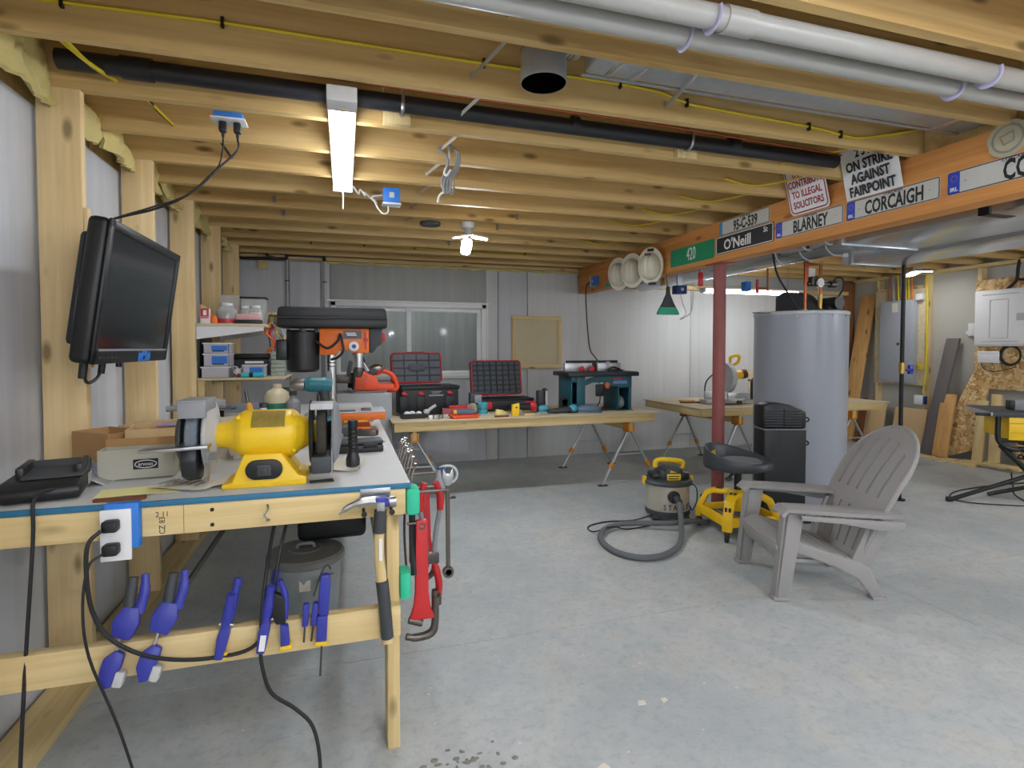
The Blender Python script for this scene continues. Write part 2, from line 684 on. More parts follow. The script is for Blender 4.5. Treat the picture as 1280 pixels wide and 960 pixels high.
def foam_lump(ya, yb, seed):
    rnd = random.Random(seed)
    ph = [rnd.uniform(0, 6) for _ in range(6)]

    def f(u, v):
        a = R(0 + 105 * v)
        r = .15 + .02 * math.sin(5 * u + ph[0]) + .018 * math.sin(9 * u + 5 * v + ph[1]) + .015 * math.sin(13 * v + ph[2]) + .012 * math.sin(41 * u + 31 * v + ph[3])
        return Vector((X0 - .05 + r * math.cos(a) * .85, ya + (yb - ya) * u, 2.225 + r * 1.55 * math.sin(a)))
    return G().surf(f, 14, 12, .02)


for k in range(-6, 10):
    y = 2.074 + .406 * k
    struct('spray_foam', foam_lump(y + .039, y + .405, k), M['sprayfoam'], wall_left)

# ---------------------------------------------------------------- far wall with its window
XW0, XW1, ZW0, ZW1 = -.14, 1.60, .97, 1.835
wb = G()
wb.box(X0 - .15, XW0, Y1 + .02, Y1 + .2, 0, 2.4).box(XW1, X1 + .2, Y1 + .02, Y1 + .2, 0, 2.58)
wb.box(XW0, XW1, Y1 + .02, Y1 + .2, 0, ZW0).box(XW0, XW1, Y1 + .02, Y1 + .2, ZW1, 2.58).box(X0 - .15, XW0, Y1 + .02, Y1 + .2, 2.4, 2.58)
wall_back = struct('wall_back', wb, M['greypanel'])
for a, b, z0, z1, mm in ((X0, -.56, 0, 2.24, 'foamwall'), (-.55, -.24, 0, 2.24, 'foamwall'), (-.23, XW0 - .003, 0, 2.26, 'foamwall'),
                         (XW0, XW1, ZW1 + .002, 2.262, 'greypanel'), (XW0, XW1, 0, ZW0 - .002, 'foamwall'),
                         (XW1 + .003, 1.745, 0, 2.24, 'foamwall2'), (1.755, 2.11, 0, 2.24, 'foamwall'), (2.12, 2.77, 0, 2.24, 'foamwall2'), (2.77, 4.4, 0, 2.085, 'foamwall2'), (4.405, X1, 0, 2.085, 'foamwall2')):
    struct('wall_panel', G().box(a, b, Y1 - .003, Y1 + .025, z0, z1, .003), M[mm], wall_back)
struct('top_plate', G().box(X0, 2.77, Y1 - .04, Y1 + .02, 2.262, 2.3), M['joist'], wall_back)


def foam_bead(u, v):
    a = R(200 + 160 * v)
    x = -.2 + 2.97 * u
    r = .022 + .008 * math.sin(70 * u) + .006 * math.sin(171 * u + 2 * v)
    return Vector((x, Y1 - .02 + r * math.cos(a), 2.262 + r * math.sin(a)))


struct('spray_foam', G().surf(foam_bead, 90, 6, .004), M['sprayfoam'], wall_back)

win = struct('window_1', G().box(XW0 - .05, XW1 + .05, Y1 + .2, Y1 + .21, ZW0 - .05, ZW0, 0), M['white'])
fr = G()
fr.box(XW0, XW1, Y1 - .03, Y1 + .1, ZW1 - .05, ZW1 - .001, .004).box(XW0, XW1, Y1 - .03, Y1 + .1, ZW0 + .001, ZW0 + .045, .004)
fr.box(XW0 + .001, XW0 + .055, Y1 - .03, Y1 + .1, ZW0, ZW1, .004).box(XW1 - .055, XW1 - .001, Y1 - .03, Y1 + .1, ZW0, ZW1, .004)
struct('window_frame', fr, M['white'], win)
for xa, xb, yy in ((XW0 + .055, .735, .05), (.68, XW1 - .055, .02)):
    sg = G()
    for q in ((xa, xb, ZW1 - .095, ZW1 - .05), (xa, xb, ZW0 + .045, ZW0 + .09), (xa, xa + .045, ZW0 + .09, ZW1 - .095), (xb - .045, xb, ZW0 + .09, ZW1 - .095)):
        sg.box(q[0], q[1], Y1 + yy, Y1 + yy + .03, q[2], q[3], .003)
    s_ = struct('window_sash', sg, M['white'], win)
    struct('window_pane', G().box(xa + .04, xb - .04, Y1 + yy + .012, Y1 + yy + .018, ZW0 + .085, ZW1 - .09), M['glass'], s_)
for a, b in ((XW0 - .02, XW0),):
    struct('window_trim', G().box(XW0 - .035, XW1 + .035, Y1 - .034, Y1 - .004, ZW1, ZW1 + .018).box(XW1, XW1 + .02, Y1 - .034, Y1 - .004, ZW0, ZW1), M['white'], win)
# what stands outside the panes: a concrete window well with a wood brace
well = G().box(XW0 - .5, XW1 + .5, Y1 + .95, Y1 + 1.1, .4, 2.6).box(XW0 - .55, XW0 - .45, Y1 + .2, Y1 + 1.1, .4, 2.6).box(XW1 + .45, XW1 + .55, Y1 + .2, Y1 + 1.1, .4, 2.6).box(XW0 - .5, XW1 + .5, Y1 + .2, Y1 + 1.1, .3, .5)
well = one('window_well', 'bare concrete well wall seen through the basement window', 'wall', well, M['wellwall'], (.7, 7.2, .4), kind='structure')
struct('brace', G().box(XW0 - .45, XW1 + .45, Y1 + .88, Y1 + .949, 1.66, 1.86), M['lumber_x'], well)
for i in range(4):
    struct('block', G().box(1.02 + .16 * i, 1.155 + .16 * i, Y1 + .22, Y1 + .3, .96, 1.06, .004), M['white'], well)

# ---------------------------------------------------------------- right wall and the wall behind the camera
wall_right = struct('wall_right', G().box(X1, X1 + .2, Y0, Y1 + .02, 0, 2.58), M['rawwall'])
for y in (4.55, 5.16, 5.82):
    struct('stud', G().box(X1 - .09, X1 - .002, y - .019, y + .019, 0, 2.26), M['stud'], wall_right)
for y in (3.9, 3.3):
    struct('stud', G().box(X1 - .09, X1 - .002, y - .019, y + .019, 0, 2.26), M['stud'], wall_right)
struct('top_plate', G().box(X1 - .14, X1 - .002, Y0, Y1 - .11, 2.262, 2.299), M['lumber_y'], wall_right)
struct('wood_blocking', G().box(X1 - .09, X1 - .002, 5.2, 5.8, 2.1, 2.138), M['lumber_y'], wall_right)
struct('baseboard_strip', G().box(X1 - .02, X1 - .002, Y0, 6.2, 0, .1), M['rawwall'], wall_right)
struct('wall_front', G().box(X0 - .15, X1 + .2, Y0 - .2, Y0, 0, 2.58), M['foamwall2'])

# ---------------------------------------------------------------- red steel post
t = T('support_post', 'dark red round steel post under the wooden beam', 'post', (2.845, 3.68, 0))
t.p('shaft', G().cyl((0, 0, .012), (0, 0, 1.982), .048, n=24), M['post'])
t.p('base_plate', G().box(-.09, .09, -.09, .09, .0005, .012, .002), M['post'])
t.p('cap_plate', G().box(-.064, .064, -.1, .1, 1.982, 1.9935, .002), M['post'])

# ---------------------------------------------------------------- lamps
def glow(name, c, s):
    k = NT(name)
    k.b.inputs['Base Color'].default_value = lin(c)
    k.b.inputs['Emission Color'].default_value = lin(c)
    k.b.inputs['Emission Strength'].default_value = s
    return k.m


def shop_strip(label, x, y0, y1, z, m, w=.11, rz=0):
    """a long ceiling light: white tray, glowing lens, end caps"""
    L = y1 - y0
    t = T('strip_light', label, 'light', (x, (y0 + y1) / 2, z), rz)
    t.p('housing', G().box(-w * .5, w * .5, -L / 2, L / 2, .018, .036, .004), M['white'])
    t.p('diffuser', G().xz(rrect(w * .84, .04, .016, 4, 0, -.002), -L / 2 + .045, L / 2 - .03), m)
    for s in (-1, 1):
        e = t.p('end_cap', G().box(-w * .5, w * .5, s * L / 2 - .05 * (s < 0) - .0, s * L / 2 + .05 * (s < 0) + .02 * (s > 0), -.022, .036, .005), M['white'])
        if s < 0:
            t.p('indicator', G().cyl((0, -L / 2 + .025, -.022), (0, -L / 2 + .025, -.026), .012), mat('warm_lens', 'd9c9a0', .3), e)
    return t


t = shop_strip('long glowing white shop light under the joists over the workbench', 0.0, 2.20, 3.38, 2.262, glow('lamp_strip', 'f4f8ff', LAMP['strip']))
t.p('pull_chain', G().tube([(0, .6, -.02), (.002, .602, -.06), (0, .6, -.12)], .004, 6), M['white'])
g = G().tube([(.06, 3.4, 2.28), (.09, 3.44, 2.25), (.1, 3.45, 2.28), (.13, 3.47, 2.25), (.12, 3.46, 2.27), (.17, 3.5, 2.24), (.2, 3.5, 2.22), (.17, 3.48, 2.25), (.24, 3.5, 2.27)], .005, 6)
one('lamp_cord', 'bunched white lamp cord between the shop light and the blue box', 'cord', g, M['wcord'], (.1, 3.45, 2.27))

t = T('garage_light', 'bright three-panel garage bulb under the far joists', 'light', (.93, 4.2, 2.3))
t.p('lamp_base', G().cyl((0, 0, -.045), (0, 0, -.001), .05, n=24), M['white'])
t.p('socket', G().cyl((0, 0, -.1), (0, 0, -.045), .03), M['lgrey'])
gm = glow('lamp_bulb', 'f2f7ff', LAMP['bulb'])
for a, tilt in ((100, 62), (215, 12), (335, 10)):
    A = Matrix.Translation((0, 0, -.1)) @ Matrix.Rotation(R(a), 4, 'Z') @ Matrix.Rotation(R(tilt), 4, 'Y')
    pn = t.p('lamp_panel', G().prism(rrect(.13, .085, .03, 4, .09, 0), .012, A, -.006), M['lgrey'])
    t.p('diffuser', G().prism(rrect(.12, .075, .028, 4, .09, 0), .004, A, -.0105), gm, pn)
one('speaker_disc', 'dark round disc fixed flat under a far joist', 'disc', G().lathe([(0, 0), (.075, 0), (.08, .006), (.08, .022), (.04, .03), (0, .03)], (.64, 4.24, 2.268)), M['dgrey'], (.64, 4.24, 2.268))

# tube light hanging at the far wall beyond the beam
t = shop_strip('long tube light glowing behind the red post', 4.62, 5.38 - .66, 5.38 + .66, 1.985, glow('lamp_tube', 'f4f8ff', LAMP['tube']), .1, 88)
for s in (-.5, .5):
    t.p('chain', G().cyl((0, s, .034), (0, s, .314), .004, n=6), M['steel'])

t = T('twin_panel_light', 'glowing two-panel light over the grey electric panel', 'light', (6.6, 4.9, 2.298))
t.p('lamp_base', G().cyl((0, 0, -.04), (0, 0, -.001), .05, n=20), M['lgrey'])
gm = glow('lamp_panel', 'fbfcff', LAMP['led'])
for a in (65, 245):
    A = Matrix.Translation((0, 0, -.045)) @ Matrix.Rotation(R(a), 4, 'Z') @ Matrix.Rotation(R(8), 4, 'Y')
    pn = t.p('lamp_panel', G().prism(rrect(.2, .12, .03, 4, .12, 0), .014, A, -.006), M['lgrey'])
    t.p('diffuser', G().prism(rrect(.19, .11, .028, 4, .12, 0), .004, A, -.0105), gm, pn)

# added globe bulbs out of view, filling the near half of the room with light
gm = glow('fill_rear', 'eef4ff', LAMP['rear'])
for x, y, z, l in ((-.3, -1.3, 1.75, 'added unseen fill bulb hanging over the near end of the bench side'), (1.2, -2.1, 1.7, 'added unseen fill bulb hanging at the middle of the near wall'), (2.5, -1.7, 1.75, 'added unseen fill bulb hanging between the bench side and the beam'), (4.9, -.9, 1.75, 'added unseen fill bulb hanging beyond the beam near the ducts'), (6.3, 1.2, 1.9, 'added unseen fill bulb hanging near the right wall')):
    t = T('fill_globe', l, 'light', (x, y, z))
    t.p('bulb', G().ell((0, 0, 0), (.065, .065, .07), u=20, v=12), gm)
    t.p('socket', G().cyl((0, 0, .07), (0, 0, .12), .022), M['white'])
    t.p('cord', G().cyl((0, 0, .12), (0, 0, 2.58 - z), .004, n=6), M['wcord'])

gm = glow('fill_rear_strip', 'eff5ff', LAMP['rearstrip'])  # strips added out of view to brighten the foreground floor
shop_strip('added unseen fill strip behind the camera, bench side', .5, -.75, .45, 2.262, gm)
shop_strip('added unseen fill strip behind the camera, before the beam', 2.1, -.6, .6, 2.262, gm)
shop_strip('added unseen fill strip behind the camera, right of the ducts', 5.3, .6, 1.8, 2.262, gm)

# ---------------------------------------------------------------- boxes, cords and wires under the joists
t = T('ceiling_outlet', 'white outlet plate on a blue box under the second joist, two black plugs in it', 'outlet', (-.45, 2.56, 2.286))
t.p('box', G().box(-.055, .055, -.035, .035, -.012, .0135, .003), M['boxblue'])
t.p('cover_plate', G().box(-.066, .066, -.045, .045, -.019, -.012, .003), M['white'])
for x in (-.025, .03):
    t.p('plug', G().box(x - .014, x + .014, -.016, .016, -.062, -.019, .005).cyl((x, 0, -.08), (x, 0, -.06), .006, n=8), M['black'])
for i, dx in enumerate((-.025, .03)):
    g = G().tube([(-.45 + dx, 2.56, 2.205), (-.45 + dx, 2.55, 2.15), (-.49, 2.5, 2.05), (-.58, 2.45, 1.93), (-.69, 2.4 + .03 * i, 1.86), (-.80, 2.36, 1.80), (-.835, 2.345, 1.76)], .0035 + .001 * i, 8)
    one('hanging_cord', ('thin' if i == 0 else 'thicker') + ' black cord from the ceiling outlet down to the television', 'cord', g, M['cord'], (-.45 + dx, 2.56, 2.2))

t = T('junction_box', 'bright blue outlet box with white cover beside the shop light end', 'outlet', (.285, 3.47, 2.26))
t.p('box', G().box(-.05, .05, -.045, .03, -.05, .04, .003), M['boxblue'])
t.p('cover_plate', G().box(-.056, .056, -.05, .035, -.06, -.05, .003), M['white'])
t.p('knockout', G().box(-.014, .014, -.0475, -.0445, -.02, .012), M['lgrey'])
t.p('cord_tail', G().tube([(-.02, 0, -.06), (-.02, -.01, -.1), (-.05, -.02, -.115), (-.08, 0, -.08), (-.1, .02, -.03)], .0055, 6), M['wcord'])

t = T('coiled_cable', 'grey cable bundle hung on a white hook from the joists', 'cable', (.53, 2.84, 2.3))
t.p('hook', G().tube([(.0, .03, .1), (.0, .0, 0), (-.03, -.02, -.07), (-.02, -.03, -.09), (0, -.03, -.06)], .006, 6), M['white'])
for i in range(4):
    a = .012 * i
    t.p('cable_loop', G().tube([(-.05 - a * .3, -.02, .045), (-.01, -.03 + a * .5, .07), (.035 + a * .3, -.025, .03), (.02 + a * .6, -.02, -.05), (-.02 + a, -.02 - a * .4, -.1), (-.035 + a * 1.4, -.03, -.15), (-.03 + a, -.03, -.18), (-.045 + a, -.02, -.12), (-.01, -.02 + a * .3, -.03), (-.02, -.01, .02)], .0055, 6, closed=True), M['grey'])
t.p('cable_end', G().tube([(-.02, -.02, -.16), (-.055, -.02, -.19), (-.065, -.02, -.23)], .006, 6), M['wcord'])

# yellow cable along the face of a near joist, with staples
yj = 2.074
pts = [(-1.06, 2.40), (-.83, 2.40), (-.38, 2.414), (0, 2.414), (.57, 2.414), (1.2, 2.415), (1.40, 2.385), (1.5, 2.375), (2.1, 2.357), (2.30, 2.34), (2.42, 2.345), (2.76, 2.42)]
t = T('yellow_cable', 'long flat yellow cable stapled along the near joist face', 'cable', (.57, yj - .006, 2.41))
t.w = True
t.p('cable', G().tube([(x, yj - .006, z) for x, z in pts], .006, 6), M['cableyellow'])
for x, z in ((-.83, 2.40), (-.38, 2.414), (.52, 2.414), (1.10, 2.416), (1.42, 2.381), (2.08, 2.357), (2.27, 2.342)):
    t.p('staple', G().box(x - .005, x + .005, yj - .0145, yj - .0005, z - .017, z + .017), M['black'])
for i, (xa, ya, yb, two) in enumerate(((-.885, 2.10, 2.49, True), (-.80, 2.51, 2.90, False), (-.63, 2.92, 3.30, False))):
    nm = ('pair of yellow wires crossing the first bay by the foam', 'black and yellow wires crossing the second bay', 'short dark wire crossing the third bay')[i]
    t = T('wire_pair', nm, 'wire', (xa, ya, 2.36))
    for q in range(2 if i < 2 else 1):
        mm = M['cableyellow'] if i == 0 or (i == 1 and q == 1) else M['cord']
        t.p('wire', G().tube([(-.03 * q, .012, .0 + .05 * i), (.03, (yb - ya) * .5, -.03 + .03 * i), (.06, yb - ya - .012, -.012)], .0075, 6), mm)
for i, (x, y, z) in enumerate(((-.35, 3.29, 2.40), (-.3, 3.698, 2.38), (-.28, 4.1, 2.37), (-.25, 4.51, 2.36))):
    one('wire_stub', ('yellow wire dipping between the joists behind the ceiling outlet', 'yellow wire tip just past the dipping yellow wire', 'third yellow wire tip along the far joists', 'farthest small yellow wire tip near the left studs')[i], 'wire',
        G().tube([(x - .22, y + .25, z + .08), (x - .1, y + .2, z + .01), (x, y + .1, z - .035), (x + .03, y + .04, z + .05)] if i == 0 else [(x - .05, y + .3, z + .1), (x, y + .2, z), (x + .03, y + .1, z - .01), (x + .02, y + .05, z + .06)], .007, 6), M['cableyellow'], (x, y, z))
for i, (x, k) in enumerate(((2.28, 0), (2.45, 2), (2.4, 3), (2.35, 4), (2.3, 5), (2.4, 7))):
    y = 2.48 + .406 * (k - 1) if k else 2.48
    nm = ('pair of yellow wires behind the strike sign', 'yellow wires behind the solicitors sign', 'yellow wire end left of the solicitors sign', 'yellow wire end above the white number plate', 'yellow wire end above the green sign', 'farthest yellow wire end by the beam')[i]
    if i == 0:
        pts = [(2.30, y - .01, 2.335), (2.5, y - .08, 2.38), (2.7, y - .2, 2.42)]
    else:
        pts = [(x - .2, y - .01, 2.37), (x, y - .012, 2.345), (x + .15, y - .07, 2.36), (x + .3, y - .18, 2.39)]
    one('wire_run', nm, 'wire', G().tube(pts, .0065, 6), M['cableyellow'], pts[0])
t = T('far_cable', 'thin yellow cable stapled along the second last joist', 'cable', (0, 5.72, 2.37))
t.w = True
t.p('cable', G().tube([(-.6, 5.722, 2.36), (0, 5.722, 2.375), (.6, 5.722, 2.36), (1.3, 5.722, 2.345), (2.0, 5.722, 2.35)], .006, 6), M['cableyellow'])
for x in (-.3, .2, .7, 1.3, 1.9):
    t.p('staple', G().box(x - .006, x + .006, 5.714, 5.7275, 2.34, 2.38), M['black'])

# ---------------------------------------------------------------- pipes and ducts between the joists
t = T('black_drain_pipe', 'black plastic drain pipe running along the second joist', 'pipe', (-.9, 2.33, 2.36))
t.w = True
t.p('pipe', G().cyl((-.98, 2.40, 2.37), (2.60, 2.40, 2.355), .036, n=20), M['abs'])
for x, l in ((-.78, .1), (1.02, .035), (1.9, .05)):
    t.p('coupling', G().cyl((x, 2.40, 2.3695), (x + l, 2.40, 2.369), .042, n=20), M['abs'])
for x in (.245, 1.66):
    t.p('hanger_clip', G().tube([(x, 2.37, 2.41), (x, 2.359, 2.365), (x, 2.375, 2.326), (x, 2.43, 2.33), (x, 2.442, 2.4)], .008, 6, 4), M['steel'])
t.p('copper_line', G().tube([(-1.0, 2.35, 2.44), (-.5, 2.36, 2.43), (.1, 2.362, 2.415), (.9, 2.362, 2.41), (1.5, 2.362, 2.405), (2.61, 2.372, 2.38)], .006, 6), M['copper'])

t = T('vent_elbow', 'open round sheet-metal duct elbow pointing down between the joists', 'duct', (.70, 1.9, 2.43), w=True)
n = 20
def ring(rr, z0, z1, th=.002):
    return G().lathe([(rr, z0), (rr, z1), (rr - th, z1), (rr - th, z0), (rr, z0)], (.70, 1.895, 0), n=36)
gg = G().lathe([(.083, 2.285), (.083, 2.40), (.081, 2.40), (.081, 2.285)], (.70, 1.895, 0), n=48)
t.p('open_collar', gg, M['galv'])
t.p('crimped_rim', G().lathe([(.0845, 2.392), (.0865, 2.397), (.0865, 2.403), (.0845, 2.408), (.082, 2.4)], (.70, 1.895, 0), n=48), M['chrome'])
gg = G()
for i in range(7):
    pass
gg.tube([(.70, 1.895, 2.40), (.703, 1.895, 2.43), (.73, 1.895, 2.462), (.775, 1.895, 2.478), (.84, 1.895, 2.48)], .082, 28, 4)
t.p('elbow', gg, M['galv'])
for i, x in enumerate((.80, .815)):
    t.p('seam_ring', G().lathe([(.084, -.004), (.088, 0), (.084, .004)], (x, 1.895, 2.48), (1, 0, 0), 36), M['chrome'], angle=60)
t = T('ceiling_duct', 'shallow galvanised sheet duct running along a near bay to the beam', 'duct', (1.8, 1.87, 2.35), w=True)
gg = G().box(.86, 2.86, 1.712, 1.91, 2.348, 2.50, .02)
t.p('duct_run', gg, M['galv'])
for x in (.93, 1.03, 2.62):
    t.p('seam_band', G().box(x, x + .055, 1.708, 1.914, 2.3435, 2.505, .02), M['duct'])
t.p('sheet_hem', G().box(.86, 2.86, 1.91, 1.925, 2.348, 2.353), M['galv'])

for i, (yy, zz) in enumerate(((1.447, 2.264), (1.345, 2.264))):
    t = T('drain_pipe', ('nearer' if i else 'farther') + ' of the two white plastic pipes clipped under the near joists', 'pipe', (.6, yy, zz), w=True)
    t.p('pipe', G().cyl((-1.05, yy, zz), (2.76, yy, zz), .033, n=24), M['pvc'])
    for x in ((1.04,) if i else ()):
        t.p('coupling', G().cyl((x, yy, zz), (x + .1, yy, zz), .0375, n=24), M['pvc'])
    for x in (.985 + .02 * i, 2.10 + .02 * i):
        q = [(x, yy + .038 * math.cos(R(a)), zz + .038 * math.sin(R(a))) for a in range(-200, 21, 20)]
        t.p('pipe_clip', G().tube(q, .009, 6, 2, flat=.5), M['clip'], label='pale violet plastic clip')

# trunk ducts beyond the beam
t = T('trunk_duct', 'broad shiny sheet-metal trunk duct along the beam', 'duct', (3.55, 1.6, 2.03), w=True)
t.p('duct_run', G().box(3.22, 3.9, -2.3, 2.98, 2.03, 2.285, .004), M['duct'])
for y in (.3, 1.5, 2.9):
    t.p('seam_band', G().box(3.21, 3.91, y, y + .03, 2.02, 2.286, .003), M['galv'])
t.p('patch', G().box(3.5, 3.62, 1.86, 1.98, 2.026, 2.031), M['grey'])
t.p('hanger_strap', G().box(3.1, 3.12, 1.95, 2.0, 2.0, 2.3).box(3.1, 3.3, 1.95, 2.0, 2.0, 2.004), M['black'])
t = T('return_duct', 'lower sheet-metal return duct beside the trunk duct', 'duct', (4.25, 1.6, 2.03), w=True)
t.p('duct_run', G().box(3.99, 4.48, -2.3, 3.6, 2.02, 2.285, .004), M['duct'])
for y in (.6, 2.0, 3.5):
    t.p('seam_band', G().box(3.98, 4.49, y, y + .03, 2.012, 2.286, .003), M['galv'])
t = T('round_duct', 'round shiny duct running to the far wall behind the post', 'duct', (3.82, 5, 2.14), w=True)
t.p('duct_run', G().cyl((3.6, 3.02, 2.15), (3.6, 6.15, 2.15), .115, n=32), M['duct'])
for y in (3.3, 3.55, 3.8, 4.6):
    t.p('seam_band', G().lathe([(.1155, -.006), (.121, 0), (.1155, .006)], (3.6, y, 2.15), (0, 1, 0), 32), M['galv'], angle=60)
t.p('collar', G().cyl((3.6, 2.985, 2.15), (3.6, 3.10, 2.15), .125, .117, n=32), M['galv'])
t = T('branch_duct', 'bent round branch duct dropping from the trunk duct end', 'duct', (3.55, 3.1, 2.15), w=True)
t.p('duct_run', G().tube([(3.32, 2.985, 2.16), (3.32, 3.15, 2.155), (3.29, 3.3, 2.14), (3.2, 3.42, 2.14), (3.1, 3.48, 2.145), (3.01, 3.5, 2.15)], .09, 24, 5), M['duct'])
for a in ((3.32, 3.1, 2.156), (3.30, 3.27, 2.143)):
    t.p('seam_band', G().lathe([(.091, -.007), (.097, 0), (.091, .007)], a, (-.15, 1, 0), 28), M['galv'], angle=60)
t.p('black_strap', G().tube([(3.2, 3.2, 2.3), (3.2, 3.2, 2.15), (3.23, 3.2, 2.05)], .014, 6, 3, flat=.3), M['black'])

# pipes along the top of the far wall at the left
t = T('gas_line', 'black pipe run with white conduits along the top of the far left wall', 'pipe', (-.6, 6.2, 2.25), w=True)
t.p('pipe', G().tube([(-1.03, 6.215, 2.30), (-1.02, 6.21, 2.255), (-.9, 6.21, 2.252), (-.6, 6.21, 2.262), (-.585, 6.21, 2.27)], .016, 8, 3), M['abs'])
t.p('elbow_run', G().tube([(-.75, 6.12, 2.285), (-.74, 6.17, 2.275), (-.68, 6.2, 2.26)], .016, 8, 3).tube([(-.57, 6.215, 2.255), (-.565, 6.215, 2.295), (-.54, 6.215, 2.305), (-.24, 6.215, 2.305), (-.2, 6.215, 2.295), (-.193, 6.215, 2.255)], .018, 8, 3), M['abs'])
for x in (-.568, -.193):
    t.p('conduit', G().cyl((x, 6.24, 1.0), (x, 6.24, 2.255), .012, n=10), M['lgrey'])
    t.p('conduit_clip', G().box(x - .02, x + .02, 6.225, 6.26, 2.03, 2.04), M['black'])
t.p('wood_block', G().box(-.85, -.76, 6.235, 6.275, 2.15, 2.24, .003).box(-.83, -.46, 6.215, 6.235, 2.268, 2.298, .002), M['lumber_x'])

# ---------------------------------------------------------------- signs and plates on the beam (face at x = 2.775, read from the room)
BX = 2.775
def on_beam(y, z, out=.0, tilt=0):
    """local x runs towards the camera along the beam, local y up, local z into the room"""
    return frame((BX - out, y, z), (0, -1, 0), (0, 0, 1)) @ Matrix.Rotation(R(tilt), 4, 'Z')


def plate(label, word, yc, zc, cut=0, sx=.6, size=.104, blue=True, group=None, county='CORCAIGH', dx=.02):
    A = on_beam(yc, zc, .0005)
    t = T('number_plate', label, 'plate', (BX - .003, yc, zc), w=True)
    b = t.p('plate', G().prism(rrect(.52, .108, .008, 3), .002, A, bev=.0), M['platew'])
    bd = rrect(.512, .1, .007, 3)
    t.p('border', G().tube([(x, y, .0022) for x, y in bd], .0022, 4, 1, A, closed=True), M['ink'])
    if blue:
        t.p('blue_band', G().prism(rrect(.05, .1, .006, 3, -.229, 0), .0012, A, .0018), M['inkb'])
        st = G()
        for i in range(12):
            a = R(30 * i)
            st.cyl((-.229 + .014 * math.cos(a), .02 + .014 * math.sin(a), .003), (-.229 + .014 * math.cos(a), .02 + .014 * math.sin(a), .0034), .0018, n=5, M=A)
        t.p('star_ring', st, mat('star_gold', 'b9a95a', .5), kind='stuff')
        t.text('country_letters', 'IRL', .026, M['inkw'], A @ Matrix.Translation((-.229, -.031, .0032)), bold=.02)
    t.text('lettering', word, size, M['ink'], A @ Matrix.Translation((dx, -.008, .0026)), sx=sx, bold=.026)
    if county:
        t.text('county_lettering', county, .017, M['ink'], A @ Matrix.Translation((.02, .042, .0026)), sx=1.2, bold=.01)
    for x in (-.18, .21):
        t.p('screw', G().cyl((x, 0, .002), (x, 0, .0045), .004, n=8, M=A), M['steel'])
    return t


plate('white number plate reading BLARNEY with a blue band', 'BLARNEY', 2.758, 2.107)
plate('white number plate reading CORCAIGH with a blue band', 'CORCAIGH', 2.218, 2.107)
plate('nearest white number plate beginning COR, wide blue band', 'CORK', 1.665, 2.107, sx=.56, size=.122, dx=.068)
t = plate('white number plate reading 95-C-539 above the black street sign', '95-C-539', 3.335, 2.238, blue=False, sx=.62)
t.p('blue_edge', G().prism(rrect(.028, .1, .006, 3, -.24, 0), .0012, on_beam(3.335, 2.238, .0005), .0018), mat('edge_blue', '3f95c8', .5))

t = T('street_sign', 'green street number sign reading 420', 'sign', (BX - .004, 3.955, 2.108), w=True)
A = on_beam(3.955, 2.108, .0005)
t.p('panel', G().prism(rrect(.6, .15, .016, 4), .003, A), M['green'])
t.text('numerals', '420', .15, M['inkw'], A @ Matrix.Translation((0, 0, .0034)), sx=.56)
t = T('street_sign', "black street sign reading O'Neill St with a white border", 'sign', (BX - .004, 3.336, 2.113), w=True)
A = on_beam(3.336, 2.113, .0005)
t.p('panel', G().prism(rrect(.6, .135, .014, 4), .003, A), M['ink'])
t.p('border', G().tube([(x, y, .0032) for x, y in rrect(.586, .121, .012, 4)], .003, 4, 1, A, closed=True), M['inkw'])
t.text('lettering', "O'Neill", .108, M['inkw'], A @ Matrix.Translation((-.06, -.008, .0034)), sx=.93, bold=.016)
t.text('suffix', 'St', .052, M['inkw'], A @ Matrix.Translation((.225, .028, .0034)), bold=.014)

t = T('warning_sign', 'white sign with red letters, TO ILLEGAL SOLICITORS', 'sign', (BX - .02, 2.765, 2.30), w=True)
A = on_beam(2.725, 2.32, .05, 0) @ Matrix.Rotation(R(15), 4, 'X')
t.p('panel', G().prism(rrect(.295, .31, .03, 5), .002, A), M['white'])
t.p('border', G().tube([(x, y, .0022) for x, y in rrect(.272, .286, .024, 5)], .0042, 4, 1, A, closed=True), M['inkr'])
for s, y in (('DO NOT', .09), ('CONTRIBUTE', .03), ('TO ILLEGAL', -.034), ('SOLICITORS', -.098)):
    t.text('lettering', s, .06, M['inkr'], A @ Matrix.Translation((0, y, .0026)), sx=.70, bold=.026)
t = T('strike_sign', 'creased white picket sign, ON STRIKE AGAINST FAIRPOINT in black', 'sign', (BX - .02, 2.30, 2.30), w=True)
A = on_beam(2.305, 2.335, .046, 0) @ Matrix.Rotation(R(13), 4, 'X')
def wav(u, v):
    return Vector((-.165 + .33 * u, -.175 + .35 * v, .003 * math.sin(6 * u + 2 * v)))
t.p('panel', G().surf(wav, 12, 10, .0015, A), M['white'])
for s, y, z in (('2 3 2 5', .068, .066), ('ON STRIKE', .0, .074), ('AGAINST', -.068, .074), ('FAIRPOINT', -.137, .074)):
    t.text('lettering', s, z, M['ink'], A @ Matrix.Translation((0, y, .0062)), sx=.74, bold=.034)
t = T('round_decal', 'worn round pale emblem board propped above the nearest plate', 'emblem', (BX - .01, 1.68, 2.16), w=True)
A = on_beam(1.675, 2.238, .003, 14)
t.p('board', G().prism([(.078 * math.cos(R(a)) * (1.06 if a % 90 else .97), .078 * math.sin(R(a))) for a in range(0, 360, 15)], .004, A), mat('faded_board', 'b3ac92', .8))
t.p('emblem_ring', G().tube([(.058 * math.cos(R(a)), .058 * math.sin(R(a)), .0042) for a in range(0, 360, 15)], .005, 4, 1, A, flat=.3, closed=True), mat('faded_ink', '8e8c80', .8))
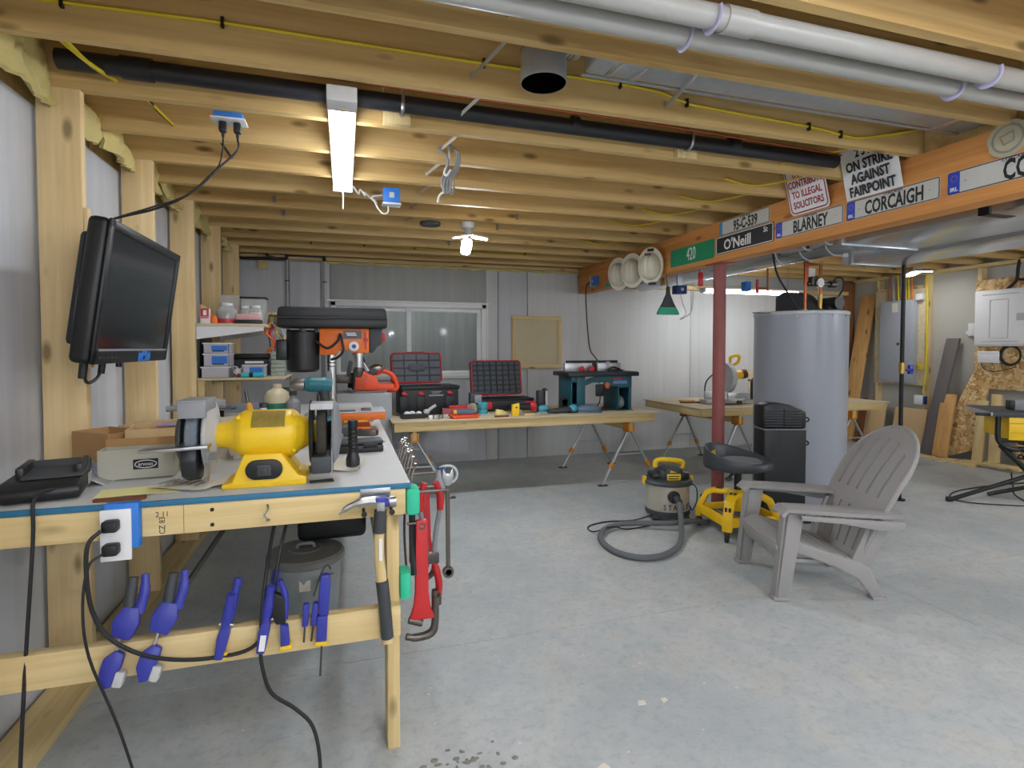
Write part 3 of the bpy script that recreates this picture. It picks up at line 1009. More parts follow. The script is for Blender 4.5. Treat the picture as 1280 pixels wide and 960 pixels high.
t.p('emblem_shield', G().tube([(-.026, .02, .0042), (.026, .02, .0042), (.02, -.02, .0042), (-.02, -.02, .0042)], .005, 4, 1, A, flat=.3, closed=True), mat('faded_ink2', '8e8c80', .8))

# ---------------------------------------------------------------- hard hats, box, brush at the far end of the beam
def hard_hat(label, y, sticker, z=2.075):
    """full-brim hat hung on the beam, crown turned to the room; local x is up"""
    d = Vector((-.80, -.58, -.06)).normalized()
    x = Vector((0, 0, 1)) - d * d.z
    F = frame((0, 0, 0), x, d.cross(x))
    t = T('hard_hat', label, 'hat', (BX - .105, y, z), rot=tuple(F.to_euler()))
    prof = [(0, -.006), (.112, -.004), (.118, .0), (.119, .02), (.113, .05), (.097, .082), (.068, .106), (.034, .116), (0, .118)]
    t.p('shell', G().lathe(prof, (-.008, 0, 0), n=30, sq=.80), M['hat'])
    t.p('brim', G().lathe([(.112, -.006), (.145, -.008), (.164, -.004), (.166, .001), (.146, -.001), (.118, .005), (.112, -.006)], (0, 0, .0), n=32, sq=.74), M['hat'])
    rg = G()
    for q in (-.02, .02):
        rg.tube([(-.105, q, .05), (-.075, q, .1), (0, q, .119), (.07, q, .1), (.1, q, .05)], .005, 6)
    t.p('ridge', rg, M['hat'])
    if sticker:
        t.p('sticker', G().box(.03, .075, -.03, .02, .088, .108, 0, M=Matrix.Rotation(R(18), 4, 'Y')), mat('sticker_dark', '6b4a45', .6))
        t.p('front_badge', G().box(.128, .152, -.035, .025, .0, .006, .001), M['ink'])
        t.p('crown_shade', G().lathe([(.1195, .002), (.1215, .006), (.1195, .01)], (-.008, 0, 0), n=30, sq=.80), mat('shade_olive', '8b8050', .6))  # shade at the foot of the crown, put in as an olive line
        t.p('strap_knob', G().box(-.175, -.15, -.05, .02, -.015, .015, .006), M['black'])
    return t


M['hat'] = mat('cream_hat_shell', 'd9d5c0', .4, var=.05)
hard_hat('cream hard hat farthest along the beam, left of the others', 5.02, False)
hard_hat('plain cream hard hat between two other hats', 4.75, False)
hard_hat('cream hard hat with a dark sticker and badge, nearest the green sign', 4.42, True)
one('green_tag', 'little green block fixed low on the beam beyond the hats', 'block', G().box(2.745, 2.7745, 5.40, 5.47, 1.996, 2.03, .004), M['foamgreen'], (2.76, 5.43, 1.996))

t = T('beam_outlet', 'blue outlet box at the far end of the beam with a black plug', 'outlet', (BX - .001, 5.75, 2.09))
t.p('box', G().box(-.05, .0, -.06, .045, -.05, .05, .003), M['boxblue'])
t.p('cover_plate', G().box(-.056, .0, .045, .051, -.055, .055), M['white'])
t.p('knockout', G().box(-.053, -.049, -.02, .01, -.015, .015), M['lgrey'])
t.p('plug', G().box(-.035, -.008, .051, .085, -.02, .01, .005), M['black'])
g = G().tube([(2.752, 5.835, 2.085), (2.735, 5.9, 2.08), (2.72, 5.92, 2.0), (2.715, 5.9, 1.8), (2.72, 5.86, 1.5), (2.70, 5.75, 1.3), (2.66, 5.5, 1.2), (2.6, 5.3, 1.12), (2.58, 5.28, .95)], .007, 8)
one('power_cord', 'black power cord hanging from the beam outlet to the router table', 'cord', g, M['cord'], (2.75, 5.83, 2.08))

t = T('dust_brush', 'green dust brush with a grey handle hanging below the beam', 'brush', (2.845, 4.4, 1.62), w=True)
t.p('handle', G().xz([(2.832, 1.89), (2.858, 1.89), (2.862, 1.82), (2.90, 1.74), (2.925, 1.70), (2.765, 1.70), (2.79, 1.74), (2.828, 1.82)], 4.39, 4.42, bev=.004), M['dgrey'])
t.p('bristles', G().xz([(2.925, 1.70), (2.958, 1.64), (2.95, 1.632), (2.74, 1.632), (2.735, 1.64), (2.765, 1.70)], 4.385, 4.425, bev=.004), M['greencloth'])
t.p('hang_cord', G().tube([(2.845, 4.405, 1.885), (2.84, 4.42, 1.94), (2.845, 4.43, 1.993)], .003, 6), M['cord'])
t = T('ceiling_box', 'navy blue outlet box hanging beyond the beam by the brush', 'outlet', (3.30, 4.9, 1.92))
t.p('box', G().box(-.06, .06, -.045, .045, -.04, .045, .004), M['navy'])
t.p('knockout', G().box(-.012, .02, -.0475, -.0445, -.01, .02), M['lgrey'])
t.p('bracket', G().box(-.03, .03, -.01, .01, .045, .38), M['steel'])
t.p('cord', G().tube([(0, -.02, -.04), (.02, -.03, -.14), (.06, -.03, -.24), (.0, -.02, -.3), (.1, 0, -.26), (.16, .02, -.2), (.2, .05, .0), (.25, .1, .06)], .005, 6), M['wcord'])
one('wood_hanger', 'short pale wood stud hanging behind the hat ledge', 'stud', G().box(3.18, 3.218, 4.98, 5.07, 1.98, 2.338), M['lumber_z'], (3.2, 5.02, 1.98))
t = T('shutoff_handle', 'red handle hanging below the beam left of the post', 'handle', (3.02, 4.165, 1.87), w=True)
t.p('grip', G().xz(rrect(.045, .13, .02, 4, 3.02, 1.935), 4.155, 4.175, bev=.004), M['red'])
t.p('stem', G().cyl((3.02, 4.165, 1.99), (3.02, 4.165, 2.2995), .01), M['steel'])

# ---------------------------------------------------------------- workbench
ZB = .884
M['bluepaint'] = mat('blue_painted_edge', '2a6f94', .5, var=.15)
M['topsheet'] = mat('whitened_bench_top', 'c3c6c4', .55, var=.1, vs=9)
t = T('workbench', 'long lumber workbench with a whitened top and blue front edge', 'bench', (-.4, 1.83, 0), w=True)
tp = t.p('worktop', G().box(-.94, .205, 1.812, 4.6, .866, ZB, .002), M['topsheet'])
t.p('painted_edge', G().box(-.94, .205, 1.803, 1.812, .868, ZB, .001), M['bluepaint'], tp, label='blue painted front edge')
t.p('front_rail', G().box(-.94, .189, 1.809, 1.847, .780, .866, .003), M['lumber_x'])
t.p('end_rail', G().box(.17, .189, 1.85, 4.58, .78, .866, .002), M['lumber_y'])
t.p('stretcher', G().box(-.94, .167, 1.774, 1.811, .397, .495, .003), M['lumber_x'])
t.p('side_stretcher', G().box(.128, .166, 1.85, 4.56, .4, .489, .003), M['lumber_y'])
for x, y in ((.127, 1.8475), (.127, 4.47)):
    t.p('leg', G().box(x, x + .04, y if y > 2 else 1.8125, y + .089, 0, .779, .003), M['lumber_z'])
t.p('leg', G().box(-.934, -.894, 4.47, 4.56, 0, .779, .003), M['lumber_z'])
for x in (-.60, -.38):
    t.p('screw_pair', G().cyl((x, 1.8075, .80), (x, 1.8092, .80), .006, n=8).cyl((x, 1.8075, .845), (x, 1.8092, .845), .006, n=8), M['ink'])
t.text('lumber_stamp', '2 11', .022, M['ink'], frame((-.51, 1.8086, .842), (1, 0, 0), (0, 0, 1)), sx=.9, ex=.0003)
t.text('lumber_stamp', 'CZ 83', .022, M['ink'], frame((-.51, 1.8086, .81), (0, 0, 1), (-1, 0, 0)), sx=.9, ex=.0003)
t.p('seam', G().box(-.4555, -.4545, 1.8084, 1.8092, .781, .866), M['ink'])
t.p('wire_hook', G().tube([(-.228, 1.806, .848), (-.225, 1.79, .838), (-.235, 1.785, .822), (-.222, 1.79, .806), (-.23, 1.806, .80)], .003, 6), M['steel'])

one('foam_bumper', 'green foam bumper at the top right corner of the bench', 'bumper', G().box(.19, .235, 1.80, 1.88, .775, .866, .012), M['foamgreen'], (.21, 1.84, .78))
one('foam_bumper', 'green foam bumper low on the right bench leg', 'bumper', G().box(.168, .205, 1.80, 1.88, .497, .588, .012), M['foamgreen'], (.19, 1.84, .5))

# ---- bench grinder
gx, gy, gz = -.245, 1.965, ZB
t = T('bench_grinder', 'yellow bench grinder with two wheels at the front of the bench', 'grinder', (gx, gy, gz))
ax = .16
bs = G().xz([(-.125, .0), (.125, .0), (.125, .028), (.10, .034), (.05, .108), (-.06, .108), (-.096, .02), (-.125, .016)], -.085, .085, bev=.007)
t.p('base', bs, M['yellow'])
sw = t.p('switch_plate', G().xz(rrect(.108, .062, .03, 8, 0, .058), -.096, -.083, bev=.003), M['black'])
t.p('switch', G().box(-.02, .022, -.104, -.095, .04, .076, .003).box(-.008, .012, -.107, -.103, .048, .068, .002), M['dgrey'], sw)
body = G().lathe([(0, -.092), (.066, -.092), (.076, -.078), (.079, -.07), (.079, .07), (.076, .078), (.066, .092), (0, .092)], (.005, 0, ax), (1, 0, 0), 32)
body.lathe([(.064, -.09), (.05, -.112), (.042, -.13), (.038, -.165), (0, -.165)], (.005, 0, ax), (1, 0, 0), 28).lathe([(.064, .09), (.05, .115), (.038, .14), (.034, .165), (0, .165)], (.005, 0, ax), (1, 0, 0), 28)
bo = t.p('motor_housing', body, M['yellow'])
t.p('name_plate', G().lathe([(.0795, -.045), (.0808, -.045), (.0808, .055), (.0795, .055), (.0795, -.045)], (.005, 0, ax), (1, 0, 0), 10, a0=198, a1=248), mat('worn_label', '8c7a3a', .35, var=.35, vs=60), bo, label='worn brown rating label')
t.p('housing_screws', G().ell((-.08, -.045, ax + .06), (.008, .008, .008), u=8, v=6).ell((.085, -.045, ax + .06), (.008, .008, .008), u=8, v=6).ell((.085, -.06, ax - .05), (.008, .008, .008), u=8, v=6), M['yellow'], bo)


# left stone: its rim shows between a grey spark arrestor above and a dark pocket below
x = -.185
t.p('grinding_wheel', G().lathe([(0, -.017), (.094, -.017), (.099, -.012), (.1, 0), (.099, .012), (.094, .017), (0, .017)], (x - .018, -.01, ax), (1, 0, 0), 40), mat('abrasive_grey', '6f7880', .9, var=.18, vs=90, bump=.3))
t.p('wheel_cover', G().lathe([(0, .0), (.112, .0), (.118, .006), (.118, .012), (.06, .022), (.03, .03), (0, .03)], (x + .012, 0, ax), (1, 0, 0), 36), M['lgrey'], label='light grey side cover')
t.p('outer_cover', G().lathe([(0, -.026), (.07, -.022), (.108, -.004), (.108, 0), (0, 0)], (x - .048, .01, ax), (1, 0, 0), 36), M['dgrey'])
t.p('spark_guard', G().box(x - .05, x + .03, -.115, .02, ax + .088, ax + .125, .004).box(x - .048, x + .028, -.118, -.1, ax + .07, ax + .118, .003), M['grey'])
t.p('lower_guard', G().yz([(-.1, -.0), (-.115, -.06), (-.1, -.11), (-.05, -.13), (.05, -.13), (.1, -.08), (.08, -.02), (.0, -.02)], x - .045, x + .0, M=Matrix.Translation((0, 0, ax)), bev=.008), M['black2'])
t.p('tool_rest', G().box(x - .135, x + .045, -.155, -.1, ax - .012, ax - .003, .001, M=Matrix.Rotation(R(-2), 4, 'Y')), M['steel'])
t.p('rest_bracket', G().yz([(-.12, -.02), (-.06, -.02), (-.06, -.09), (-.1, -.13), (-.12, -.11), (-.1, -.07)], x + .02, x + .03, M=Matrix.Translation((0, 0, ax))).cyl((x + .028, -.09, ax - .05), (x + .05, -.09, ax - .05), .014, n=6), M['steel'])
# right wheel: dark wire wheel
x = .175
t.p('grinding_wheel', G().lathe([(0, -.015), (.088, -.015), (.093, -.008), (.094, 0), (.093, .008), (.088, .015), (0, .015)], (x - .004, -.005, ax), (1, 0, 0), 40), mat('wire_wheel_dark', '3a372e', .85, var=.3, vs=120, bump=.5))
t.p('wheel_cover', G().lathe([(0, 0), (.105, 0), (.11, .006), (.09, .02), (.03, .032), (0, .032)], (x + .028, 0, ax), (1, 0, 0), 36), M['grey'])
t.p('inner_cover', G().lathe([(0, -.008), (.104, -.008), (.108, 0), (.104, .004), (0, .004)], (x - .034, 0, ax), (1, 0, 0), 36), M['black'])
t.p('guard', G().lathe([(.106, -.03), (.112, -.03), (.112, .03), (.106, .03), (.106, -.03)], (x, 0, ax), (1, 0, 0), 20, a0=-20, a1=100), M['dgrey'])
t.p('lower_guard', G().box(x - .036, x + .026, -.1, .03, ax - .125, ax - .07, .006), M['dgrey'])
t.p('spark_guard', G().box(x - .036, x + .034, -.112, -.02, ax + .084, ax + .104, .003), M['lgrey'])
t.p('side_plate', G().yz([(-.09, -.13), (.06, -.13), (.06, -.02), (-.09, -.02)], x + .026, x + .031, M=Matrix.Translation((0, 0, ax))), M['grey'])

# ---- battery charger at the left end
t = T('battery_charger', 'black battery charger with a sloped deck at the left end of the bench', 'charger', (-.845, 1.965, ZB), rz=14)
t.p('body', G().yz([(-.1, .004), (.14, .004), (.145, .04), (.10, .058), (-.06, .062), (-.105, .04)], -.105, .085, bev=.014), M['black'])
t.p('deck', G().yz([(-.06, .062), (.12, .055), (.125, .085), (.09, .095), (.08, .072), (-.05, .07)], -.06, .085, bev=.004), M['dgrey'])
t.p('rail', G().box(-.075, -.055, -.03, .13, .058, .094, .005).box(.062, .08, -.03, .13, .058, .094, .005), M['black2'])
t.p('sticker', G().box(.086, .0868, .03, .11, .015, .05), M['lgrey'])
one('charger_cord', 'black charger cord hanging over the bench edge at the left', 'cord', G().tube([(-.80, 1.885, .92), (-.81, 1.83, .925), (-.815, 1.80, .90), (-.815, 1.795, .80), (-.83, 1.78, .5), (-.84, 1.76, .2), (-.842, 1.75, .02)], .0048, 8), M['cord'], (-.8, 1.88, .9))

# ---- cartons, papers
def carton(label, x, y, z, wx, wy, h, m, rz=0, flaps=True, th=.004, inner=None, group=None):
    t = T('cardboard_box', label, 'box', (x, y, z), rz, group)
    g = G().box(-wx / 2, wx / 2, -wy / 2, wy / 2, 0, th)
    for s in (-1, 1):
        g.box(s * wx / 2 - th / 2, s * wx / 2 + th / 2, -wy / 2, wy / 2, 0, h).box(-wx / 2, wx / 2, s * wy / 2 - th / 2, s * wy / 2 + th / 2, 0, h)
    t.p('body', g, m)
    return t


t = carton('tan open cardboard box at the wall stud, plain front', -.845, 2.395, ZB, .20, .13, .135, M['kraft'], -38)
t.p('flap', G().box(-.1, .1, .1, .16, .13, .134, 0), M['kraft2'])
t = carton('wide pale cardboard box behind the grinder wheel', -.62, 2.36, ZB, .28, .16, .15, M['kraft2'], 8)
t.p('flap', G().box(-.14, .14, .082, .19, .147, .151), M['kraft2'])
t.p('purple_tape', G().box(-.06, .1, -.02, .05, .15, .153), mat('purple_label', '9c8fc0', .6))
t = carton('grey-white carton with a dark oval logo in front of the tan boxes', -.675, 2.165, ZB + .004, .215, .085, .098, M['greycard'], 6)
lg = t.p('logo_patch', G().box(-.01, .062, -.0460, -.0448, .03, .064), M['ink'])
t.p('logo_oval', G().tube([(.026 + .031 * math.cos(R(a)), -.0464, .047 + .0125 * math.sin(R(a))) for a in range(0, 360, 20)], .0014, 4, 1, closed=True), M['inkw'], lg)
t.text('logo_lettering', 'arvoxx', .017, M['inkw'], frame((.026, -.0463, .047), (1, 0, 0), (0, 0, 1)), lg, ex=.0004, sx=.9)
t.p('flap', G().box(-.105, .105, .039, .043, .098, .125), M['kraft'])
t.p('side_flap', G().prism([(.107, -.042), (.107, .042), (.13, .042), (.125, -.02)], .003, None, .09), M['paper'])
t = T('metal_hanger', 'bent grey sheet-metal bracket lying beside the logo carton', 'bracket', (-.79, 2.09, ZB))
t.p('plate', G().box(-.04, .05, -.03, .03, .02, .024, .001, M=Matrix.Rotation(R(28), 4, 'Y')).box(-.04, .05, .028, .031, .0, .06, 0, M=Matrix.Rotation(R(28), 4, 'Y')), M['galv'])
t.p('knob', G().cyl((-.045, 0, .05), (-.06, 0, .058), .013), M['black'])


def sheet(u, v, w, h, amp, ph):
    return Vector(((u - .5) * w, (v - .5) * h, .004 + amp * (1 + math.sin(5 * u + ph) * math.cos(4 * v + ph))))


def paper(name, label, x, y, w, h, rz, m, amp=.003, ph=0, z=ZB, cat='paper'):
    t = T(name, label, cat, (x, y, z), rz)
    t.p('sheet', G().surf(lambda u, v: sheet(u, v, w, h, amp, ph), 10, 8, .0012), m)
    return t


paper('note_sheet', 'pale yellow sheet of paper near the bench edge', -.60, 1.93, .22, .11, 8, M['ypaper'], .0015)
t = paper('printed_leaflet', 'folded printed leaflet lying on the yellow sheet', -.475, 1.945, .19, .11, -24, M['paper'], .006, 1.2, ZB + .003)
for i in range(6):
    t.p('print_line', G().box(-.07 + .024 * i, -.066 + .024 * i, -.04, .03 - .01 * (i % 3), .0205 - .0018 * abs(i - 2), .0212 - .0018 * abs(i - 2)), M['ink'])
paper('crumpled_sheet', 'crumpled pale paper beside the grinder base', -.40, 1.96, .15, .13, 20, M['cloth'], .008, 2)
paper('folded_rag', 'dusty folded rag under the right grinder wheel', -.06, 2.12, .24, .16, -10, M['cloth'], .012, .4, cat='rag')
paper('sandpaper_sheet', 'small brown sandpaper scrap by the grinder base', -.075, 1.90, .075, .04, 8, M['dsteel'], .0008)
one('wood_shim', 'thin reddish brown wood strip at the front bench edge', 'strip', G().box(-.69, -.56, 1.83, 1.85, ZB, ZB + .009, .002), M['darkwood'], (-.62, 1.84, ZB))

# ---- outlet on the front rail
t = T('bench_outlet', 'white outlet cover on a blue box on the bench front rail', 'outlet', (-.613, 1.797, .80))
t.p('box', G().box(-.033, .053, -.017, .0115, -.04, .09, .004), M['boxblue'])
t.p('cover_plate', G().box(-.04, .036, -.024, -.017, -.07, .075, .003), M['white'])
for z in (.035, -.03):
    p_ = t.p('plug', G().box(-.026, .012, -.06, -.024, z - .016, z + .016, .007), M['black'])
g = G().tube([(-.635, 1.735, .83), (-.66, 1.72, .80), (-.665, 1.72, .72), (-.655, 1.722, .62), (-.62, 1.725, .54), (-.55, 1.73, .48), (-.46, 1.735, .445), (-.36, 1.745, .43), (-.27, 1.75, .44), (-.225, 1.76, .50), (-.21, 1.77, .60), (-.19, 1.80, .72), (-.18, 1.87, .77)], .0056, 8)
one('power_cord', 'thick black cord looping from the bench outlet across the clamps', 'cord', g, M['cord'], (-.635, 1.735, .83))
g = G().tube([(-.635, 1.735, .765), (-.66, 1.72, .74), (-.672, 1.712, .64), (-.66, 1.71, .5), (-.60, 1.715, .3), (-.555, 1.712, .12), (-.54, 1.70, .012), (-.50, 1.62, .008), (-.45, 1.5, .008)], .0036, 8)
one('power_cord', 'thin black cord hanging from the bench outlet to the floor', 'cord', g, M['cord'], (-.635, 1.735, .765))
g = G().tube([(-.215, 1.90, .775), (-.225, 1.86, .72), (-.235, 1.76, .60), (-.245, 1.75, .46), (-.24, 1.745, .38), (-.215, 1.74, .30), (-.15, 1.74, .24), (-.10, 1.73, .18), (-.08, 1.71, .08), (-.09, 1.66, .01), (-.16, 1.56, .009), (-.24, 1.45, .009)], .0056, 8)
one('power_cord', 'black cord hanging mid bench and curling down to the floor', 'cord', g, M['cord'], (-.215, 1.9, .775))

# ---- hammer
t = T('hammer', 'framing hammer hung on nails at the right end of the front rail', 'hammer', (.105, 1.76, .83))
t.p('head', G().tube([(-.125, 0, -.018), (-.09, 0, .006), (-.04, 0, .016), (0, 0, .014)], [.003, .009, .014, .016], 8, 4, flat=1).box(-.012, .014, -.014, .014, -.03, .026, .004).cyl((.012, 0, .008), (.03, 0, .01), .0125).cyl((.028, 0, .01), (.048, 0, .011), .0185, n=20), M['steel'], label='polished claw head with blue wear')
t.p('neck_paint', G().box(-.016, .017, -.016, .016, .012, .028, .003).cyl((.013, 0, .008), (.027, 0, .01), .0145), M['blue'])
hp = [(0, 0, -.02), (-.005, 0, -.12), (-.0, 0, -.22), (.012, 0, -.33), (.02, 0, -.44)]
t.p('handle', G().tube(hp, [.0135, .0125, .0135, .014, .0155], 12, 6, flat=1.25), M['lumber_z'])
t.p('neck_wrap', G().tube([(-.0, 0, -.015), (-.004, 0, -.085)], .0195, 12, 1), M['dgrey'])
t.p('grip_wrap', G().tube([(.003, 0, -.24), (.011, 0, -.32), (.019, 0, -.425)], .0195, 12, 5), M['dgrey'])
t.p('label_strip', G().box(-.006, .004, -.0172, -.016, -.17, -.10), M['white'])
t = T('hammer_hook', 'steel plate with two nails holding the hammer', 'hook', (.09, 1.808, .84))
t.p('plate', G().box(-.045, .05, -.006, 0, -.005, .035, .001), M['steel'])
t.p('nail', G().cyl((-.035, -.055, -.032), (-.035, -.0, -.032), .005).cyl((-.035, -.058, -.032), (-.035, -.055, -.032), .009), M['ink'])
t.p('nail', G().cyl((.05, -.055, -.032), (.05, -.0, -.032), .005).cyl((.05, -.058, -.032), (.05, -.055, -.032), .009), M['ink'])

# ---- items on the bench right of the grinder
t = T('torch', 'black ribbed torch standing on its head on the bench', 'torch', (.027, 2.075, ZB))
t.p('head', G().lathe([(0, 0), (.023, 0), (.0245, .006), (.0245, .04), (.017, .062), (.017, .062), (0, .062)], n=20), M['black2'])
rb = G().lathe([(.0165, .06), (.016, .15), (.0175, .155), (.0175, .178), (.014, .18), (0, .18)], n=20)
for i in range(5):
    rb.lathe([(.0165, .075 + .014 * i), (.0185, .08 + .014 * i), (.0165, .085 + .014 * i)], n=16)
t.p('grip', rb, M['black'])
t = T('hinge_case', 'low black plastic tool case lying open-topped on the bench', 'case', (.06, 2.43, ZB), 3)
t.p('base', G().box(-.1, .095, -.05, .05, 0, .032, .006), M['black2'])
t.p('lid', G().box(-.1, .095, -.046, .05, .034, .05, .006), M['dgrey'])
t.p('latch', G().box(.01, .07, -.054, -.048, .02, .042, .002), M['black'])
t = T('vise_block', 'small flat steel block with a notched end behind the black case', 'block', (.105, 2.86, ZB), -12)
t.p('block', G().prism([(-.05, -.03), (.05, -.03), (.06, .0), (.03, .03), (-.05, .03), (-.02, 0)], .03, bev=.003), M['dsteel'])
t = T('square_tool', 'grey metal machinist block left behind the torch', 'block', (-.01, 2.62, ZB), 8)
t.p('block', G().box(-.06, .04, -.04, .06, 0, .028, .003), M['steel'])
t.p('step', G().box(-.05, .0, -.03, .03, .028, .05, .003), M['grey'])
t = T('chisel', 'small steel chisel lying behind the black case', 'chisel', (.10, 2.60, ZB), 4)
t.p('blade', G().box(.02, .08, -.006, .006, .004, .009), M['steel'])
t.p('ferrule', G().box(-.02, .02, -.012, .012, 0, .02, .003), M['dsteel'])
paper('yellow_rag', 'bright yellow rag at the foot of the drill press', .05, 3.30, .14, .22, 15, M['yellow2'], .012, .5, cat='rag')
one('pink_eraser', 'small salmon block beside the yellow rag', 'block', G().box(.115, .165, 3.36, 3.42, ZB, ZB + .02, .003), mat('salmon', 'd99a7a', .7), (.14, 3.4, ZB))
one('plastic_wedge', 'small white plastic foot at the far bench corner', 'foot', G().box(.15, .185, 3.45, 3.5, ZB, ZB + .018, .004), M['white'], (.17, 3.47, ZB))

# ---- clutter behind the grinder
t = T('cordless_drill', 'dark teal cordless drill standing on its battery behind the grinder', 'drill', (-.145, 2.72, ZB + .072), 180)
t.p('body', G().tube([(-.09, 0, .195), (-.05, 0, .198), (0, 0, .2), (.03, 0, .2)], [.03, .036, .036, .032], 14, 3), M['teal'])
t.p('chuck', G().lathe([(.02, 0), (.03, .004), (.03, .03), (.024, .05), (.014, .066), (0, .066)], (.03, 0, .2), (1, 0, 0), 16), M['steel'])
t.p('grip', G().tube([(-.05, 0, .18), (-.058, 0, .12), (-.064, 0, .05)], [.026, .022, .024], 12, 4), M['dgrey'])
t.p('battery', G().box(-.11, .0, -.038, .038, 0, .05, .008), M['teal'])
t.p('trigger', G().box(-.03, -.02, -.01, .01, .12, .16, .003), M['black'])
t = T('parts_tray', 'shallow pale wooden box of clutter standing behind the grinder', 'box', (-.355, 2.8, ZB))
t.p('box', G().box(-.15, .15, -.24, .16, 0, .065, .003), M['ply'])
t.p('divider', G().box(-.15, .15, -.01, .0, .065, .0655), M['darkwood'])
one('low_case', 'low dark grey case under the cordless drill', 'case', G().box(-.2, .02, 2.67, 2.78, ZB, ZB + .0715, .008), M['dgrey'], (-.09, 2.72, ZB))
t = T('glue_jug', 'cream plastic jug with a green label among the bench clutter', 'jug', (-.315, 2.9, ZB + .066))
t.p('jug', G().lathe([(0, 0), (.055, 0), (.06, .01), (.06, .14), (.045, .165), (.02, .18), (.02, .2), (0, .2)], n=20), mat('cream_plastic', 'cfc4a4', .5))
t.p('label', G().lathe([(.0605, .04), (.0612, .04), (.0612, .11), (.0605, .11), (.0605, .04)], n=20, a0=200, a1=340), mat('label_green', '2d7f6c', .5))
t = T('screw_tin', 'low white tin with a red band in front of the cream jug', 'tin', (-.268, 2.62, ZB + .066))
t.p('tin', G().box(-.055, .055, -.03, .03, 0, .05, .004), M['white'])
t.p('red_band', G().box(-.056, .056, -.031, .031, .05, .085, .004), M['red'])
t = T('screwdriver', 'screwdriver with a ridged orange-yellow handle leaning up behind the grinder', 'screwdriver', (-.385, 2.66, ZB + .066), rot=(R(-10), R(-12), 0))
t.p('handle', G().lathe([(0, 0), (.013, .002), (.016, .02), (.015, .10), (.016, .12), (.01, .135), (0, .137)], n=10), mat('amber_handle', 'd9a23a', .4))
t.p('blade', G().cyl((0, 0, .137), (0, 0, .19), .007), M['dsteel'])
t = T('parts_organizer', 'tall clear parts organiser with small drawers beside the drill press', 'organizer', (-.455, 4.3, 1.1245), sc=.58)
og = G()
for i in range(6):
    og.box(-.08, .08, -.07, .07, .052 * i, .052 * i + .046, .004)
t.p('drawers', og, mat('misty_plastic', 'a9b6ac', .3, var=.2, vs=30), kind='stuff')
t.p('frame', G().box(-.085, -.08, -.075, .075, 0, .32).box(.08, .085, -.075, .075, 0, .32).box(-.085, .085, -.075, .075, .315, .325), M['grey'], label='grey edge')
one('grey_slab', 'flat grey-blue board leaning behind the bench grinder', 'board', G().box(-.11, .10, -.008, .008, 0, .11, .002), mat('slate_grey', '707a84', .6), (-.445, 2.86, ZB + .072), w=False, rot=(R(-18), 0, R(4)))
t = T('angle_grinder', 'grey-and-black angle grinder lying behind the left wheel', 'grinder', (-.52, 2.5, ZB + .17), 10)
t.p('disc', G().cyl((.03, 0, .02), (.03, 0, .026), .06, n=24), M['dsteel'])
t.p('body', G().tube([(-.16, 0, .03), (-.08, 0, .035), (0, 0, .04), (.05, 0, .04)], [.012, .012, .024, .022], 12, 4), M['grey'])
t.p('side_grip', G().cyl((.03, 0, .02), (.03, -.05, -.01), .014), M['black'])
# it lies on a small box
carton('small white carton under the angle grinder', -.5, 2.5, ZB, .16, .12, .165, M['paper'], 10)
t = T('crinkled_bag', 'clear crinkled plastic bag of small parts behind the grinder', 'bag', (-.385, 2.42, ZB))
def bag(u, v):
    a = 2 * math.pi * u
    r = .055 * (1 - .5 * v * v) * (1 + .18 * math.sin(5 * a + 6 * v) + .1 * math.sin(11 * a - 9 * v))
    return Vector((r * math.cos(a), r * .7 * math.sin(a), .15 * v))
t.p('bag', G().surf(bag, 40, 10), mat('crinkle_film', 'c6c7c6', .2, var=.25, vs=40), angle=20)
one('pine_offcut', 'pale pine offcut lying by the stud at the left of the bench', 'board', G().box(-.92, -.62, 2.78, 2.9, ZB, ZB + .035, .003), M['lumber_x'], (-.77, 2.84, ZB))
carton('low pale carton by the wall studs with a lilac sheet on it', -.76, 2.66, ZB, .22, .16, .12, M['kraft2'], 4)
t = T('stapler', 'white-and-steel staple gun lying on the clutter by the drill', 'stapler', (-.19, 3.0, ZB), 30)
t.p('body', G().yz([(-.06, .0), (.07, .0), (.075, .03), (.02, .05), (-.05, .1), (-.065, .09)], -.014, .014, bev=.004), M['chrome'])
t.p('lever', G().tube([(0, .06, .04), (0, .0, .1), (0, -.07, .12)], .009, 8), M['white'])
for i, (x, y, hh, mm, lb) in enumerate(((-.235, 2.8, .15, 'grey', 'grey spray can among the clutter behind the grinder'), (-.36, 2.76, .10, 'white', 'short white pill bottle behind the screwdriver'), (-.30, 3.15, .21, 'lgrey', 'tall pale bottle by the clear organiser'), (-.44, 3.2, .12, 'kraft2', 'tan paint pot left of the pale bottle'))):
    t = T('bottle', lb, 'bottle', (x, y, ZB + (.066 if i < 2 else 0)))
    t.p('body', G().lathe([(0, 0), (.03, 0), (.033, .005), (.033, hh * .8), (.016, hh * .9), (.016, hh), (0, hh)], n=18), M[mm])
    t.p('cap', G().lathe([(.018, hh), (.018, hh + .022), (0, hh + .022)], n=14), M['dgrey'])

